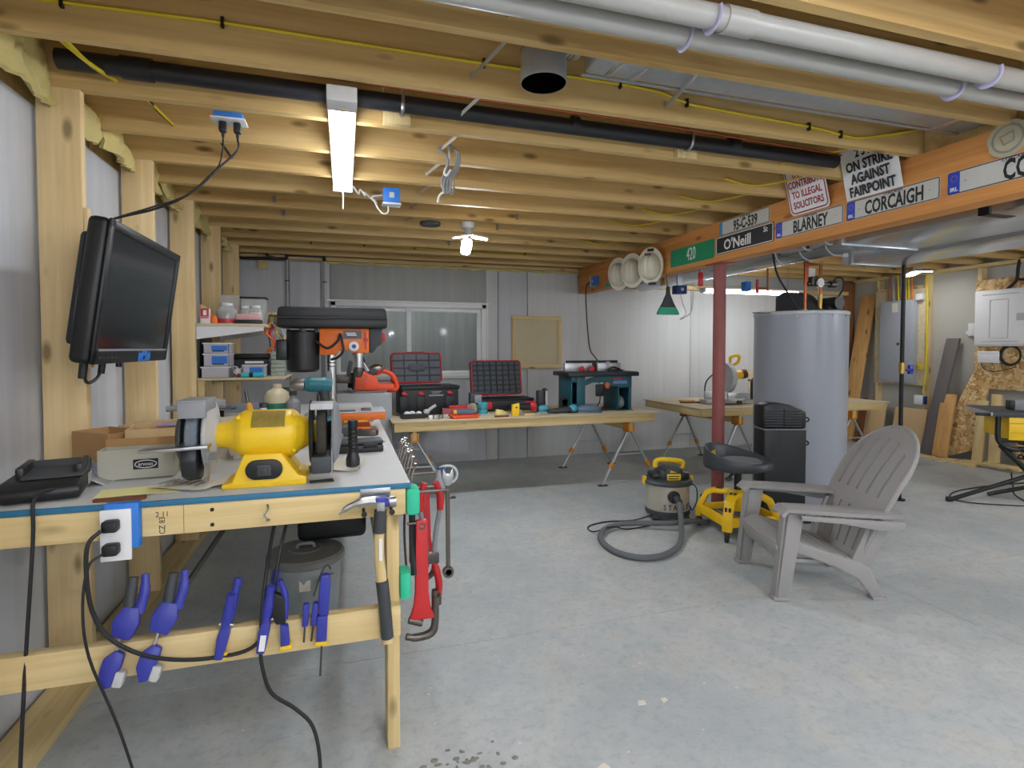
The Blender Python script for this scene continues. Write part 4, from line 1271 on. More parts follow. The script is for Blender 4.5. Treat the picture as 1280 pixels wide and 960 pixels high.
# ---- drill press
dx, dy = -.065, 3.12
t = T('drill_press', 'orange bench drill press with a black belt cover and motor', 'drill press', (dx, dy, ZB))
z0 = -ZB
t.p('base', G().box(-.09, .2, -.1, .1, 0, .022, .004), M['orange'])
t.p('column', G().cyl((0, 0, .02), (0, 0, 1.30 + z0), .024, n=24), M['chrome'])
cv = t.p('belt_cover', G().box(-.262, .287, -.118, .118, 1.432 + z0, 1.482 + z0, .01).xz([(-.262, 1.482 + z0), (.287, 1.482 + z0), (.28, 1.53 + z0), (.268, 1.538 + z0), (-.243, 1.538 + z0), (-.255, 1.53 + z0)], -.11, .11, bev=.006), M['black'], label='black ribbed belt cover')
t.p('cover_seam', G().box(-.265, .29, -.12, .12, 1.480 + z0, 1.485 + z0, .002), M['dgrey'], cv)
hd = t.p('head', G().xz([(-.06, 1.29 + z0), (.03, 1.29 + z0), (.04, 1.315 + z0), (.10, 1.315 + z0), (.115, 1.30 + z0), (.195, 1.30 + z0), (.195, 1.431 + z0), (-.06, 1.431 + z0)], -.062, .062, bev=.006), M['orange'])
t.p('rating_plate', G().box(.06, .155, -.0635, -.0622, 1.375 + z0, 1.42 + z0), mat('plate_dark', '4a4f55', .4, var=.3, vs=80), hd)
t.p('plate_lettering', G().box(.08, .13, -.0642, -.0636, 1.392 + z0, 1.398 + z0).box(.075, .125, -.0642, -.0636, 1.402 + z0, 1.408 + z0), M['white'], hd)
t.p('feed_hub', G().lathe([(0, 0), (.026, 0), (.026, .012), (.014, .016), (0, .016)], (.115, -.063, 1.335 + z0), (0, -1, 0), 24), M['white'])
t.p('hub_cap', G().cyl((.115, -.079, 1.335 + z0), (.115, -.085, 1.335 + z0), .011), M['navy'])
t.p('depth_scale', G().box(.172, .18, -.068, -.062, 1.32 + z0, 1.41 + z0).cyl((.176, -.075, 1.37 + z0), (.176, -.062, 1.37 + z0), .012), M['red'])
mo = G().lathe([(0, 1.195), (.07, 1.2), (.082, 1.212), (.083, 1.235), (.083, 1.41), (.075, 1.42), (0, 1.422)], (-.145, 0, z0), n=28)
mt = t.p('motor', mo, M['black'])
t.p('motor_lugs', G().box(-.225, -.205, -.02, .02, 1.405 + z0, 1.425 + z0, .004).box(-.155, -.125, -.085, -.06, 1.405 + z0, 1.432 + z0, .004).box(-.085, -.065, -.05, -.02, 1.405 + z0, 1.43 + z0, .004), M['black2'], mt)
t.p('capacitor_box', G().box(-.275, -.22, -.04, .04, 1.262 + z0, 1.37 + z0, .008), M['black2'], mt)
t.p('front_box', G().xz([(.196, 1.435 + z0), (.262, 1.435 + z0), (.262, 1.345 + z0), (.24, 1.335 + z0), (.215, 1.30 + z0), (.196, 1.30 + z0)], -.06, .06, bev=.005), M['dgrey'])
t.p('switch_lever', G().xz(rrect(.024, .05, .01, 4, .272, 1.385 + z0), -.02, .02, bev=.003), M['red'])
t.p('quill', G().cyl((.14, 0, 1.22 + z0), (.14, 0, 1.31 + z0), .025, n=20).cyl((.14, 0, 1.285 + z0), (.14, 0, 1.30 + z0), .034, n=20), M['steel'])
t.p('chuck', G().lathe([(.02, 0), (.024, .006), (.024, .035), (.012, .06), (0, .06)], (.14, 0, 1.225 + z0), (0, 0, -1), 18), M['dsteel'])
for a in (60, 180, 300):
    ca, sa = math.cos(R(a)), math.sin(R(a))
    t.p('feed_handle', G().cyl((.115 + .012 * ca, .085, 1.335 + z0 + .012 * sa), (.115 + .13 * ca, .1, 1.335 + z0 + .13 * sa), .0055, n=8).cyl((.115 + .11 * ca, .098, 1.335 + z0 + .11 * sa), (.115 + .16 * ca, .103, 1.335 + z0 + .16 * sa), .012, n=12), M['chrome'])
tb = t.p('table', G().box(.01, .275, -.12, .12, .944 + z0, .983 + z0, .004), M['orange'])
t.p('table_top', G().box(.01, .275, -.12, .12, .983 + z0, .989 + z0, .002), M['lgrey'], tb)
t.p('table_bracket', G().box(-.035, .06, -.03, .03, .90 + z0, .98 + z0, .01), M['orange'])
t.p('column_rings', G().lathe([(.0245, .0), (.0255, .002), (.0245, .004)], (0, 0, 1.225 + z0), n=20).lathe([(.0245, .0), (.0255, .002), (.0245, .004)], (0, 0, 1.245 + z0), n=20), M['black'])
t.p('cord', G().tube([(-.075, -.07, 1.36 + z0), (-.02, -.085, 1.325 + z0), (.03, -.08, 1.36 + z0), (.045, -.075, 1.40 + z0), (.055, -.08, 1.36 + z0), (.06, -.085, 1.31 + z0), (.03, -.075, 1.275 + z0), (0, -.04, 1.265 + z0)], .0065, 8), M['black'])
t.p('table_clamp_parts', G().box(.03, .12, -.1, -.06, .989 + z0, .995 + z0).box(.15, .2, -.08, -.03, .989 + z0, 1.0 + z0, .002), M['dsteel'])

# ---- stand with the chainsaw beyond the bench
t = T('tool_stand', 'grey sheet-metal stand holding the chainsaw beyond the bench', 'stand', (.13, 5.12, 0), w=True)
t.p('cabinet', G().box(-.1, .40, 4.95, 5.32, 0.04, .93, .004), mat('stand_grey', '9a9d9e', .5))
t.p('foot', G().box(-.08, .38, 4.97, 5.3, 0, .04), M['dgrey'])
t.p('white_box', G().box(-.05, .03, 4.951, 4.985, .8, .93), M['white'])
t = T('chainsaw', 'orange-red chainsaw with a grey starter cover on the grey stand', 'chainsaw', (.13, 5.08, .93), sc=1.15)
t.p('body', G().xz([(-.05, .02), (.12, .02), (.14, .05), (.13, .12), (.06, .15), (-.01, .19), (-.05, .16)], -.09, .09, bev=.012), M['sawred'])
fn = G()
for i in range(7):
    fn.box(-.045, .035, -.093, -.09, .03 + .017 * i, .037 + .017 * i, 0, M=Matrix.Rotation(R(8), 4, 'Y'))
t.p('starter_fins', fn, mat('fin_orange', 'b8452a', .5))
t.p('tank', G().box(.03, .26, -.08, .07, .012, .07, .018), M['sawred'])
t.p('rear_handle', G().tube([(.12, 0, .14), (.18, 0, .165), (.25, 0, .13), (.28, 0, .07), (.28, 0, .02), (.22, 0, .012)], .019, 12, 5), M['sawred'])
t.p('top_cover', G().box(.02, .13, -.07, .07, .13, .19, .02), M['dgrey'])
t.p('silver_muffler', G().ell((.13, -.02, .19), (.06, .05, .035)), M['chrome'])
t.p('front_handle', G().tube([(-.05, -.1, .03), (-.04, -.11, .15), (-.02, -.06, .25), (.02, .04, .27), (.04, .1, .2), (.05, .1, .05)], .011, 10, 5), M['black'])
t.p('hand_guard', G().xz([(-.10, .13), (-.07, .13), (-.05, .24), (-.075, .25)], -.08, .08, bev=.004), M['dgrey'])
t.p('guide_bar', G().xz([(-.05, .07), (-.19, .075), (-.21, .10), (-.21, .115), (-.19, .14), (-.05, .14)], -.006, .006, bev=.002), M['dsteel'])
t.p('side_cover', G().box(-.09, .0, .07, .1, .03, .15, .008), M['black'])
t.p('skid', G().tube([(-.09, -.06, .03), (-.04, -.06, .006), (.1, -.06, .007), (.2, -.06, .008)], .006, 8), M['steel'])

# ---- wall shelves
t = T('wall_shelf', 'plywood wall shelf on a white tapered bracket', 'shelf', (-.72, 4.4, 1.46), w=True)
t.p('board', G().box(-.94, -.515, 4.10, 4.88, 1.472, 1.492, .002), M['ply'])
for y in (4.104, 4.84):
    t.p('bracket', G().xz([(-.94, 1.472), (-.53, 1.472), (-.53, 1.445), (-.94, 1.385)], y, y + .018), M['white'], label='white tapered bracket')
t = T('wall_shelf', 'lower thin wood shelf under the clear bins', 'shelf', (-.72, 4.3, 1.12), w=True)
t.p('board', G().box(-.94, -.40, 4.10, 4.75, 1.108, 1.124, .002), M['ply'])
t.p('bracket', G().box(-.94, -.53, 4.6, 4.62, 1.07, 1.108), M['lumber_x'])
t.p('bracket', G().box(-.94, -.9, 4.12, 4.16, .9, 1.108), M['lumber_z'])
ZS = 1.492


def shelf_jar(label, x, y, z, r, h, fill):
    t = T('screw_jar', label, 'jar', (x, y, z))
    t.p('jar', G().lathe([(0, 0), (r * .9, 0), (r, .01), (r, h * .62), (r * .72, h * .82), (r * .6, h * .88), (0, h * .88)], n=20), M['jar'])
    t.p('contents', G().lathe([(0, .004), (r * .93, .006), (r * .95, h * .5), (r * .5, h * .6), (0, h * .58)], n=16), M[fill], kind='stuff')
    t.p('lid', G().lathe([(r * .62, h * .86), (r * .62, h), (0, h)], n=20), M['white'])
    return t


t = shelf_jar('big clear jar of screws with a white lid and red label', -.775, 4.22, ZS, .066, .145, 'dsteel')
t.p('label', G().lathe([(.0665, .008), (.067, .008), (.067, .034), (.0665, .034)], n=16, a0=215, a1=325), M['red'])
shelf_jar('clear jar of grey fixings, middle of the shelf', -.66, 4.27, ZS, .05, .13, 'grey')
t = shelf_jar('clear jar of pale screws, right of the shelf jars', -.595, 4.25, ZS, .048, .135, 'lgrey')
t.p('label', G().lathe([(.0485, .055), (.049, .055), (.049, .085), (.0485, .085)], n=16, a0=225, a1=315), M['paper'])
t = T('foil_pack', 'flat pink and white packet leaning in front of the jars', 'packet', (-.625, 4.17, ZS))
t.p('packet', G().box(-.085, .07, -.006, .006, .028, .07, .004), mat('pink_packet', 'e0aeb0', .5, var=.15))
t.p('tray', G().box(-.085, .08, -.02, .03, 0, .03, .005), M['black2'])
t = T('card_box', 'small white and red card box on the near shelf end', 'box', (-.895, 4.16, ZS), 6)
t.p('box', G().box(-.03, .03, -.02, .02, 0, .10, .001), M['white'])
t.p('red_panel', G().box(-.028, .022, -.0212, -.0202, .045, .1).box(-.027, .021, -.0212, -.0202, .034, .042), M['red'])
t.p('white_window', G().box(-.012, .008, -.0218, -.0213, .055, .088), M['white'])
one('orange_cone', 'small orange plastic knob beside the big screw jar', 'knob', G().lathe([(0, 0), (.024, 0), (.026, .02), (.02, .05), (.008, .06), (0, .06)], (-.845, 4.16, ZS), n=16), M['orange'], (-.845, 4.16, ZS))
one('wood_bracket', 'thin pale board standing against the stud on the shelf', 'board', G().box(-.94, -.925, 4.2, 4.4, ZS, ZS + .13, .002), M['lumber_z'], (-.93, 4.3, ZS))
t = T('parts_bin', 'clear bin of dark fixings with a black lid behind the jars', 'bin', (-.64, 4.5, ZS))
t.p('tub', G().box(-.085, .085, -.06, .06, .0, .20, .008), M['jar'])
t.p('contents', G().box(-.075, .075, -.05, .05, .005, .12, .01), M['dgrey'], kind='stuff')
t.p('lid', G().box(-.092, .092, -.066, .066, .2, .212, .004), M['black'])
t = T('parts_bin', 'cloudy pinkish bin behind the big jar', 'bin', (-.80, 4.52, ZS))
t.p('tub', G().box(-.07, .07, -.05, .05, 0, .225, .006), M['jar'])
t.p('contents', G().box(-.05, .06, -.04, .04, .005, .16, .01), mat('pinkish', 'b98a84', .7), kind='stuff')
t = T('card_tray', 'maroon display carton at the far right of the shelf', 'box', (-.50, 4.62, ZS))
t.p('carton', G().box(-.05, .06, -.05, .05, 0, .09, .002), mat('maroon', '5d3532', .6))
t.p('windows', G().box(-.042, -.012, -.052, -.05, .015, .075).box(-.002, .03, -.052, -.05, .015, .07), mat('label_olive', '7a8a5a', .6, var=.3))
t = T('paper_bag', 'crumpled brown paper bag at the far end of the shelf', 'bag', (-.40, 4.72, ZS))
def pbag(u, v):
    a = 2 * math.pi * u
    r = .07 * (1 - .35 * v) * (1 + .12 * math.sin(4 * a + 5 * v) + .07 * math.sin(9 * a - 7 * v))
    return Vector((r * math.cos(a), r * .8 * math.sin(a), .12 * v))
t.p('bag', G().surf(pbag, 36, 8), M['kraft2'], angle=20)
t.o.location = (-.56, 4.76, ZS)


def clear_bin(label, x, y, z, wx=.15, wy=.17, h=.095, lab=True):
    t = T('storage_bin', label, 'bin', (x, y, z), group=None)
    A = None
    g = G()
    for (a, b, c, d) in ((-wx / 2, -wx / 2 + .003, -wy / 2, wy / 2), (wx / 2 - .003, wx / 2, -wy / 2, wy / 2), (-wx / 2, wx / 2, -wy / 2, -wy / 2 + .003), (-wx / 2, wx / 2, wy / 2 - .003, wy / 2)):
        g.box(a, b, c, d, 0, h)
    g.box(-wx / 2, wx / 2, -wy / 2, wy / 2, 0, .003)
    t.p('tub', g, M['clearbin'])
    t.p('rim', G().box(-wx / 2 - .006, wx / 2 + .006, -wy / 2 - .006, wy / 2 + .006, h - .008, h, .002), M['white'])
    if lab:
        t.p('label', G().box(-wx * .18, wx / 2 - .01, -wy / 2 - .002, -wy / 2 - .0005, .02, h - .018), M['boxblue'], label='blue label')
        t.p('label_bar', G().box(-wx * .15, wx / 2 - .03, -wy / 2 - .0026, -wy / 2 - .002, .013, .02), M['ink'])
    return t


M['clearbin'] = mat('cloudy_bin', 'b9b7bf', .35, var=.08)
clear_bin('cloudy bin without a label, bottom of the stack', -.835, 4.23, 1.124, .17, .2, .075, False)
clear_bin('blue-labelled cloudy bin, middle of the stack', -.83, 4.23, 1.20, .155, .18, .088)
clear_bin('blue-labelled cloudy bin, top of the stack', -.83, 4.23, 1.289, .155, .18, .072)
clear_bin('blue-labelled cloudy bin right of the bin stack', -.60, 4.22, 1.125, .135, .17, .085)
t = T('black_case', 'long flat black case on the lower shelf behind the bins', 'case', (-.66, 4.5, 1.124))
t.p('body', G().box(-.2, .16, -.1, .1, 0, .12, .006), M['dgrey'])
t.p('lid', G().box(-.2, .16, -.1, .1, .122, .16, .006), M['black'])
t = T('level_tool', 'black and white boxed tool lying on top of the right bin', 'tool', (-.60, 4.21, 1.211))
t.p('box', G().box(-.07, .07, -.03, .03, 0, .03, .003), M['black'])
t.p('label', G().box(-.06, .06, -.0315, -.0302, .008, .024), M['white'])
t = T('glue_gun', 'turquoise tube tool with black band lying on the lower shelf edge', 'tool', (-.615, 4.125, 1.141))
t.p('tube', G().cyl((-.06, 0, 0), (.085, 0, 0), .0165, n=18), M['cyan'])
t.p('band', G().cyl((-.01, 0, 0), (.015, 0, 0), .0172, n=18), M['black'])
t.p('cap', G().cyl((-.085, 0, 0), (-.06, 0, 0), .013, n=14), M['darkwood'])
t = T('crumpled_film', 'crumpled clear film between the two bin stacks', 'film', (-.69, 4.16, 1.124))
t.p('film', G().surf(lambda u, v: Vector(((u - .5) * .07 + .012 * math.sin(9 * v), .02 * math.sin(7 * u + 3 * v), .07 * v + .01 * math.sin(11 * u))), 10, 10, .001), M['crinkle'] if 'crinkle' in M else M['white'], angle=15)
t = T('tangled_cords', 'tangle of cords and tool straps hanging by the drill press motor', 'cords', (-.46, 4.3, 1.37))
rnd = random.Random(5)
for i in range(9):
    x = rnd.uniform(-.06, .05)
    c_ = ('white', 'black', 'red', 'orange', 'grey', 'wcord', 'cord', 'yellow2', 'lgrey')[i]
    t.p('strap', G().tube([(x, rnd.uniform(-.03, .03), .14), (x + rnd.uniform(-.05, .05), -.01, .07), (x + rnd.uniform(-.04, .06), 0, .0), (x + rnd.uniform(-.05, .05), .01, -.08 - rnd.uniform(0, .06))], rnd.uniform(.004, .011), 6), M[c_])
one('black_board', 'black board standing against the studs behind the clear bins', 'board', G().box(-.94, -.93, 4.13, 4.5, 1.125, 1.40, .002), M['black2'], (-.93, 4.3, 1.125))

# ---------------------------------------------------------------- television on the studs
t = T('television', 'black flat-screen television on a wall mount, tilted down', 'television', (-.81, 2.59, 1.525), rot=(R(8), 0, R(90)))
# local x along the screen (towards the far wall), -y faces the room, z up
t.p('case', G().box(-.405, .405, -.02, .045, -.255, .25, .02, seg=3), M['black'])
t.p('back_shell', G().box(-.36, .36, .04, .08, -.2, .2, .02), M['black2'])
fb = t.p('bezel', G().box(-.405, .405, -.03, -.018, .215, .25, .006).box(-.405, .405, -.03, -.018, -.255, -.2, .006).box(-.405, -.37, -.03, -.018, -.255, .25, .006).box(.37, .405, -.03, -.018, -.255, .25, .006), M['black'])
t.p('screen', G().box(-.372, .372, -.0235, -.0205, -.2, .216), M['screen'])
t.p('trim_strip', G().box(-.37, .37, -.032, -.029, -.208, -.2), M['grey'])
t.p('tape_patch', G().surf(lambda u, v: Vector((.02 + .14 * u, -.0315 - .003 * math.sin(9 * u) * math.sin(5 * v), -.252 + .045 * v)), 8, 5, .001), M['boxblue'], label='blue tape over the logo')
for i in range(5):
    t.p('button', G().box(-.36 + .035 * i, -.345 + .035 * i, -.033, -.03, -.235, -.229), M['dgrey'])
t.p('cable_tails', G().tube([(-.33, .02, -.25), (-.31, .02, -.31), (-.27, .02, -.33), (-.2, .02, -.31), (-.18, .02, -.255)], .006, 6).cyl((-.18, .02, -.3), (-.18, .02, -.25), .012, n=8).cyl((-.02, .02, -.28), (-.02, .02, -.25), .011, n=8).cyl((-.33, .02, -.31), (-.335, .02, -.25), .014, n=8), M['black'])
t = T('wall_mount', 'dark steel wall-mount arm behind the television', 'mount', (-.93, 2.54, 1.56), w=True)
t.p('wall_plate', G().box(-.944, -.93, 2.484, 2.516, 1.25, 1.86, .002), M['stud'], label='narrow wood backing strip')
t.p('arm', G().box(-.93, -.885, 2.47, 2.52, 1.52, 1.64, .004), M['dgrey'])
t.p('bracket', G().box(-.91, -.875, 2.40, 2.50, 1.46, 1.70, .004), M['black2'])
t.p('cable', G().tube([(-.89, 2.42, 1.55), (-.88, 2.36, 1.48), (-.875, 2.37, 1.36), (-.88, 2.4, 1.28)], .005, 6), M['grey'])

# ---------------------------------------------------------------- hand tools on the right side of the bench
SX = .232
t = T('pipe_wrench', 'large red pipe wrench hanging head down at the bench end', 'wrench', (SX + .018, 1.88, .735), -90)
t.p('handle', G().yz([(-.02, .0), (.02, .0), (.022, -.25), (.03, -.31), (.05, -.345), (-.045, -.345), (-.03, -.30), (-.024, -.25)], -.011, .011, bev=.004), M['red'])
t.p('hook_jaw', G().tube([(0, .045, -.25), (0, .045, -.36), (0, .03, -.40), (0, -.02, -.408), (0, -.055, -.40)], [.012, .013, .015, .014, .012], 10, 4), M['dsteel'])
t.p('heel_jaw', G().cyl((0, -.045, -.343), (0, .0, -.36), .013), M['dsteel'])
t.p('nut', G().cyl((0, .05, -.30), (0, .05, -.27), .017, n=14), M['dsteel'])
t.p('hang_hole', G().lathe([(.007, -.0115), (.012, -.0115), (.012, .0115), (.007, .0115), (.007, -.0115)], (0, 0, -.02), (1, 0, 0), 14), M['dsteel'])
t = T('pipe_wrench', 'smaller red pipe wrench hanging behind the large one', 'wrench', (SX + .05, 2.02, .80), -90)
t.p('handle', G().yz([(-.016, 0), (.016, 0), (.02, -.17), (.03, -.26), (-.03, -.26), (-.02, -.17)], -.009, .009, bev=.003), M['red'])
t.p('hook_jaw', G().tube([(0, .03, -.2), (0, .032, -.3), (0, .0, -.33), (0, -.035, -.325)], .011, 8, 4), M['dsteel'])
t = T('bolt_cutter', 'bolt cutters with red grips hanging at the bench end', 'cutter', (SX + .055, 1.93, .85), -90)
for s in (-1, 1):
    t.p('handle', G().tube([(0, s * .012, -.28), (0, s * .02, -.18), (.0, s * .035, -.1)], .009, 8, 4), M['grey'])
    t.p('grip', G().tube([(0, s * .035, -.1), (.0, s * .036, -.05), (0, s * .02, .0)], [.012, .014, .012], 10, 4), M['red'])
    t.p('lower_grip', G().tube([(0, s * .012, -.28), (0, s * .03, -.36), (0, s * .028, -.44)], [.011, .013, .011], 10, 4), M['red'])
t.p('pivot', G().box(-.012, .012, -.03, .03, -.29, -.25, .004), M['dsteel'])
t = T('long_wrench', 'long dark steel combination wrench hanging outermost at the bench end', 'wrench', (SX + .10, 1.83, .86), -90)
t.p('shank', G().tube([(0, 0, .02), (0, 0, -.1), (.004, 0, -.28)], .0075, 8, 3, flat=.7), M['dsteel'])
t.p('ring_end', G().lathe([(.011, -.008), (.019, -.008), (.019, .008), (.011, .008), (.011, -.008)], (.004, 0, -.295), (1, 0, 0), 18), M['dsteel'])
t.p('open_end', G().yz([(-.008, .0), (.008, 0), (.02, .03), (.016, .06), (.006, .04), (-.006, .04), (-.016, .06), (-.02, .03)], -.007, .007, bev=.002), M['steel'])
t = T('spring_coil', 'pale hose loop hanging on the bench end behind the wrenches', 'hose', (.37, 2.15, .83), 0, sc=.5)
t.p('loop', G().tube([(-.03, 0, .04), (.03, 0, .055), (.09, 0, .04), (.115, 0, -.01), (.10, 0, -.06), (.05, 0, -.09)], .011, 10, 6), mat('pale_hose', 'b9c2c2', .5))
t.p('clamp', G().box(-.04, .02, -.02, .02, .015, .05, .006), M['navy'])
one('pull_handle', 'round steel funnel-shaped handle hanging behind the long wrench', 'handle', G().lathe([(0, .0), (.03, .0), (.032, .01), (.012, .05), (.008, .07), (0, .07)], (SX + .10, 2.02, .80), n=18), M['grey'], (SX + .1, 2.02, .8))
one('black_tongs', 'black pliers hanging innermost at the bench end', 'pliers', G().tube([(SX - .012, 1.9, .80), (SX - .012, 1.89, .66), (SX - .01, 1.87, .55)], .011, 8).tube([(SX - .008, 1.95, .80), (SX - .01, 1.93, .68), (SX - .006, 1.96, .56)], .010, 8), M['black2'], (SX, 1.9, .8))
one('brown_strap', 'worn brown leather strap hanging beside the bench leg', 'strap', G().tube([(SX - .03, 1.95, .80), (SX - .035, 1.94, .68), (SX - .03, 1.93, .55)], .016, 6, 4, flat=.25), mat('leather', '6b553c', .7), (SX - .03, 1.95, .8))
for i in range(7):
    y = 2.05 + .085 * i
    t = T('spanner', ('first', 'second', 'third', 'fourth', 'fifth', 'sixth', 'seventh')[i] + ' chrome spanner from the front in the rack along the bench side', 'spanner', (SX - .006, y, .80), rot=(R(-14), R(16), 0), group='row of spanners along the bench side')
    h = .085 + .01 * (i % 3)
    t.p('shank', G().box(-.003, .003, -.007, .007, 0, h, .001), M['dsteel'])
    t.p('ring', G().lathe([(.007, -.004), (.013, -.004), (.013, .004), (.007, .004), (.007, -.004)], (0, 0, h + .012), (1, 0, 0), 12), M['chrome'])
t = T('tool_rack', 'dark tool rack strip along the bench end rail', 'rack', (.2, 2.4, .8))
t.p('strip', G().box(-.009, .02, -.55, .5, -.01, .02, .002), M['black2'])
for y, x, z in ((-.57, .325, .045), (-.38, .285, -.012), (-.25, .35, .033), (-.52, .25, -.075), (-.47, .29, .035)):
    t.p('peg', G().cyl((0, y, z), (x - .2 + .012, y, z), .005, n=8), M['dsteel'])

# ---------------------------------------------------------------- clamps on the lower rail
CY_ = 1.758
def bar_clamp(label, x, z, tilt, bar):
    """local z along the bar"""
    t = T('bar_clamp', label, 'clamp', (x, CY_ - .012, z), rot=(R(-14), R(tilt), 0), sc=.8)
    t.p('bar', G().box(-.004, .004, -.01, .01, -.02, bar, .001), M['steel'])
    hd = t.p('fixed_jaw', G().xz([(-.03, .0), (.0, .03), (.028, .02), (.03, -.02), (.018, -.085), (-.004, -.095), (-.03, -.05)], -.016, .016, bev=.006), M['blue'])
    t.p('jaw_pad', G().box(.02, .05, -.02, .02, -.085, -.035, .006), M['lgrey'], hd)
    bd = t.p('sliding_body', G().xz([(-.03, .07), (.03, .06), (.045, .12), (.03, .17), (-.02, .17), (-.04, .12)], -.018, .018, bev=.008), M['blue'])
    t.p('grip', G().tube([(.0, 0, .15), (-.012, 0, .21), (-.02, 0, .265)], [.016, .018, .016], 12, 4), M['dgrey'])
    t.p('trigger', G().tube([(.03, 0, .15), (.028, 0, .22), (.012, 0, .28)], [.014, .013, .01], 10, 4, flat=1.3), M['blue'])
    return t


bar_clamp('blue bar clamp on the lower rail, grey grip, left of its twin', -.615, .468, 14, .17)
bar_clamp('blue bar clamp on the lower rail whose bar runs far up to the back', -.525, .470, 17, .16)
g = G().box(-.004, .004, -.01, .01, 0, .40)
one('clamp_bar', 'long thin dark steel bar slanting up behind the second blue clamp', 'bar', g, M['dsteel'], (-.478, 1.815, .585), w=False, rot=(R(-78), 0, R(-8)))


def spring_clamp(label, x, z, tilt, h=.16, white=False):
    t = T('spring_clamp', label, 'clamp', (x, CY_, z), rot=(R(-6), R(tilt), 0))
    t.p('jaw', G().xz([(-.015, -.05), (.008, -.05), (.014, .02), (.01, .05), (-.012, .05), (-.018, .01)], -.018, .014, bev=.005), M['blue'])
    t.p('front_handle', G().tube([(-.002, -.01, .04), (0, -.018, .09), (0, -.03, h - .01)], [.012, .015, .012], 10, 4), M['blue'])
    t.p('back_handle', G().tube([(.0, .01, .04), (.004, .02, .09), (.006, .028, h + .02)], [.012, .014, .012], 10, 4), M['blue'])
    t.p('pin', G().cyl((-.02, -.0, .045), (.02, -.0, .045), .005, n=8), M['steel'])
    if white:
        t.p('label_strip', G().box(-.009, .007, -.0195, -.0182, -.04, .005), M['white'])
    else:
        t.p('jaw_tip', G().box(.004, .018, -.012, .012, -.05, -.03, .003), M['yellow'])
    return t


spring_clamp('blue spring clamp alone in the middle of the lower rail', -.345, .47, 10, .15)
spring_clamp('blue spring clamp with a white label strip by the hanging cord', -.235, .47, 8, .16, True)
t = T('mini_clamp', 'small blue clamp with a black body left of the thin clamps', 'clamp', (-.178, CY_, .46), rot=(0, R(-4), 0))
t.p('jaw', G().xz([(-.014, -.03), (.012, -.03), (.012, .03), (-.01, .04)], -.014, .012, bev=.004), M['blue'])
t.p('pad', G().box(-.016, .018, -.016, .012, -.04, -.026, .003), M['yellow'])
t.p('body', G().xz([(-.02, .04), (.006, .04), (.01, .12), (-.02, .14), (-.034, .08)], -.012, .012, bev=.004), M['black'])
t.p('handle', G().tube([(.004, 0, .05), (.01, 0, .12), (0, 0, .17)], [.009, .01, .008], 8, 4), M['blue'])
for i, (x, l) in enumerate(((-.123, 'thin blue ratchet clamp, first of the slim pair'), (-.100, 'thin blue ratchet clamp, second of the slim pair'))):
    t = T('slim_clamp', l, 'clamp', (x, CY_, .46), rot=(0, R(4 + 3 * i), 0))
    t.p('body', G().box(-.009, .009, -.012, .012, .02, .09, .005), M['blue'])
    t.p('rod', G().cyl((0, 0, -.03), (0, 0, .03), .003, n=8), M['dsteel'])
t = T('trigger_clamp', 'tall blue trigger clamp with a long rod below the rail', 'clamp', (-.072, CY_ - .004, .45), rot=(0, R(3), 0))
t.p('jaw', G().box(-.017, .014, -.014, .012, -.02, .06, .005), M['blue'])
t.p('body', G().xz([(-.012, .06), (.016, .06), (.018, .16), (.012, .185), (-.012, .185), (-.016, .12)], -.013, .013, bev=.005), M['blue'])
t.p('rod', G().cyl((0, 0, -.13), (0, 0, 0), .0032, n=8), M['dsteel'])
t.p('tip', G().box(-.02, .018, -.016, .012, -.03, -.018, .002), M['yellow'])
t.p('wire_loop', G().tube([(-.03, 0, .12), (-.01, 0, .19), (.006, -.01, .215), (.016, 0, .2)], .003, 6), M['dsteel'])

# ---------------------------------------------------------------- trash can and black bag under the bench
t = T('trash_can', 'grey ribbed trash can with a round lid under the bench', 'bin', (-.19, 2.86, 0))
t.p('body', G().lathe([(0, 0), (.148, 0), (.15, .006), (.166, .26), (.172, .262), (.172, .272), (.168, .30), (0, .30)], n=40), mat('can_grey', '8f9698', .5))
t.p('lid', G().lathe([(.176, .288), (.183, .294), (.183, .318), (.172, .33), (.08, .338), (.075, .343), (.05, .343), (.045, .34), (0, .342)], n=40), mat('lid_grey', '7b7a74', .55))
t.p('lid_handle', G().tube([(-.04, 0, .34), (-.03, .0, .36), (.03, .0, .36), (.04, 0, .34)], .008, 8, 4), M['grey'])
t.p('side_handle', G().tube([(.08, -.135, .22), (.07, -.165, .235), (.1, -.155, .25), (.13, -.12, .24)], .006, 8), M['steel'])
t.p('sticker', G().box(-.02, .03, -.1635, -.161, .19, .24), M['paper'])
t = T('tool_bag', 'black tool bag with red lettering on top of the trash can lid', 'bag', (-.075, 2.97, .362))
t.p('body', G().box(-.155, .175, -.1, .12, 0, .26, .03, seg=3), M['black'])
t.p('red_label', G().box(-.02, .06, -.1025, -.1, .10, .125), M['red'])

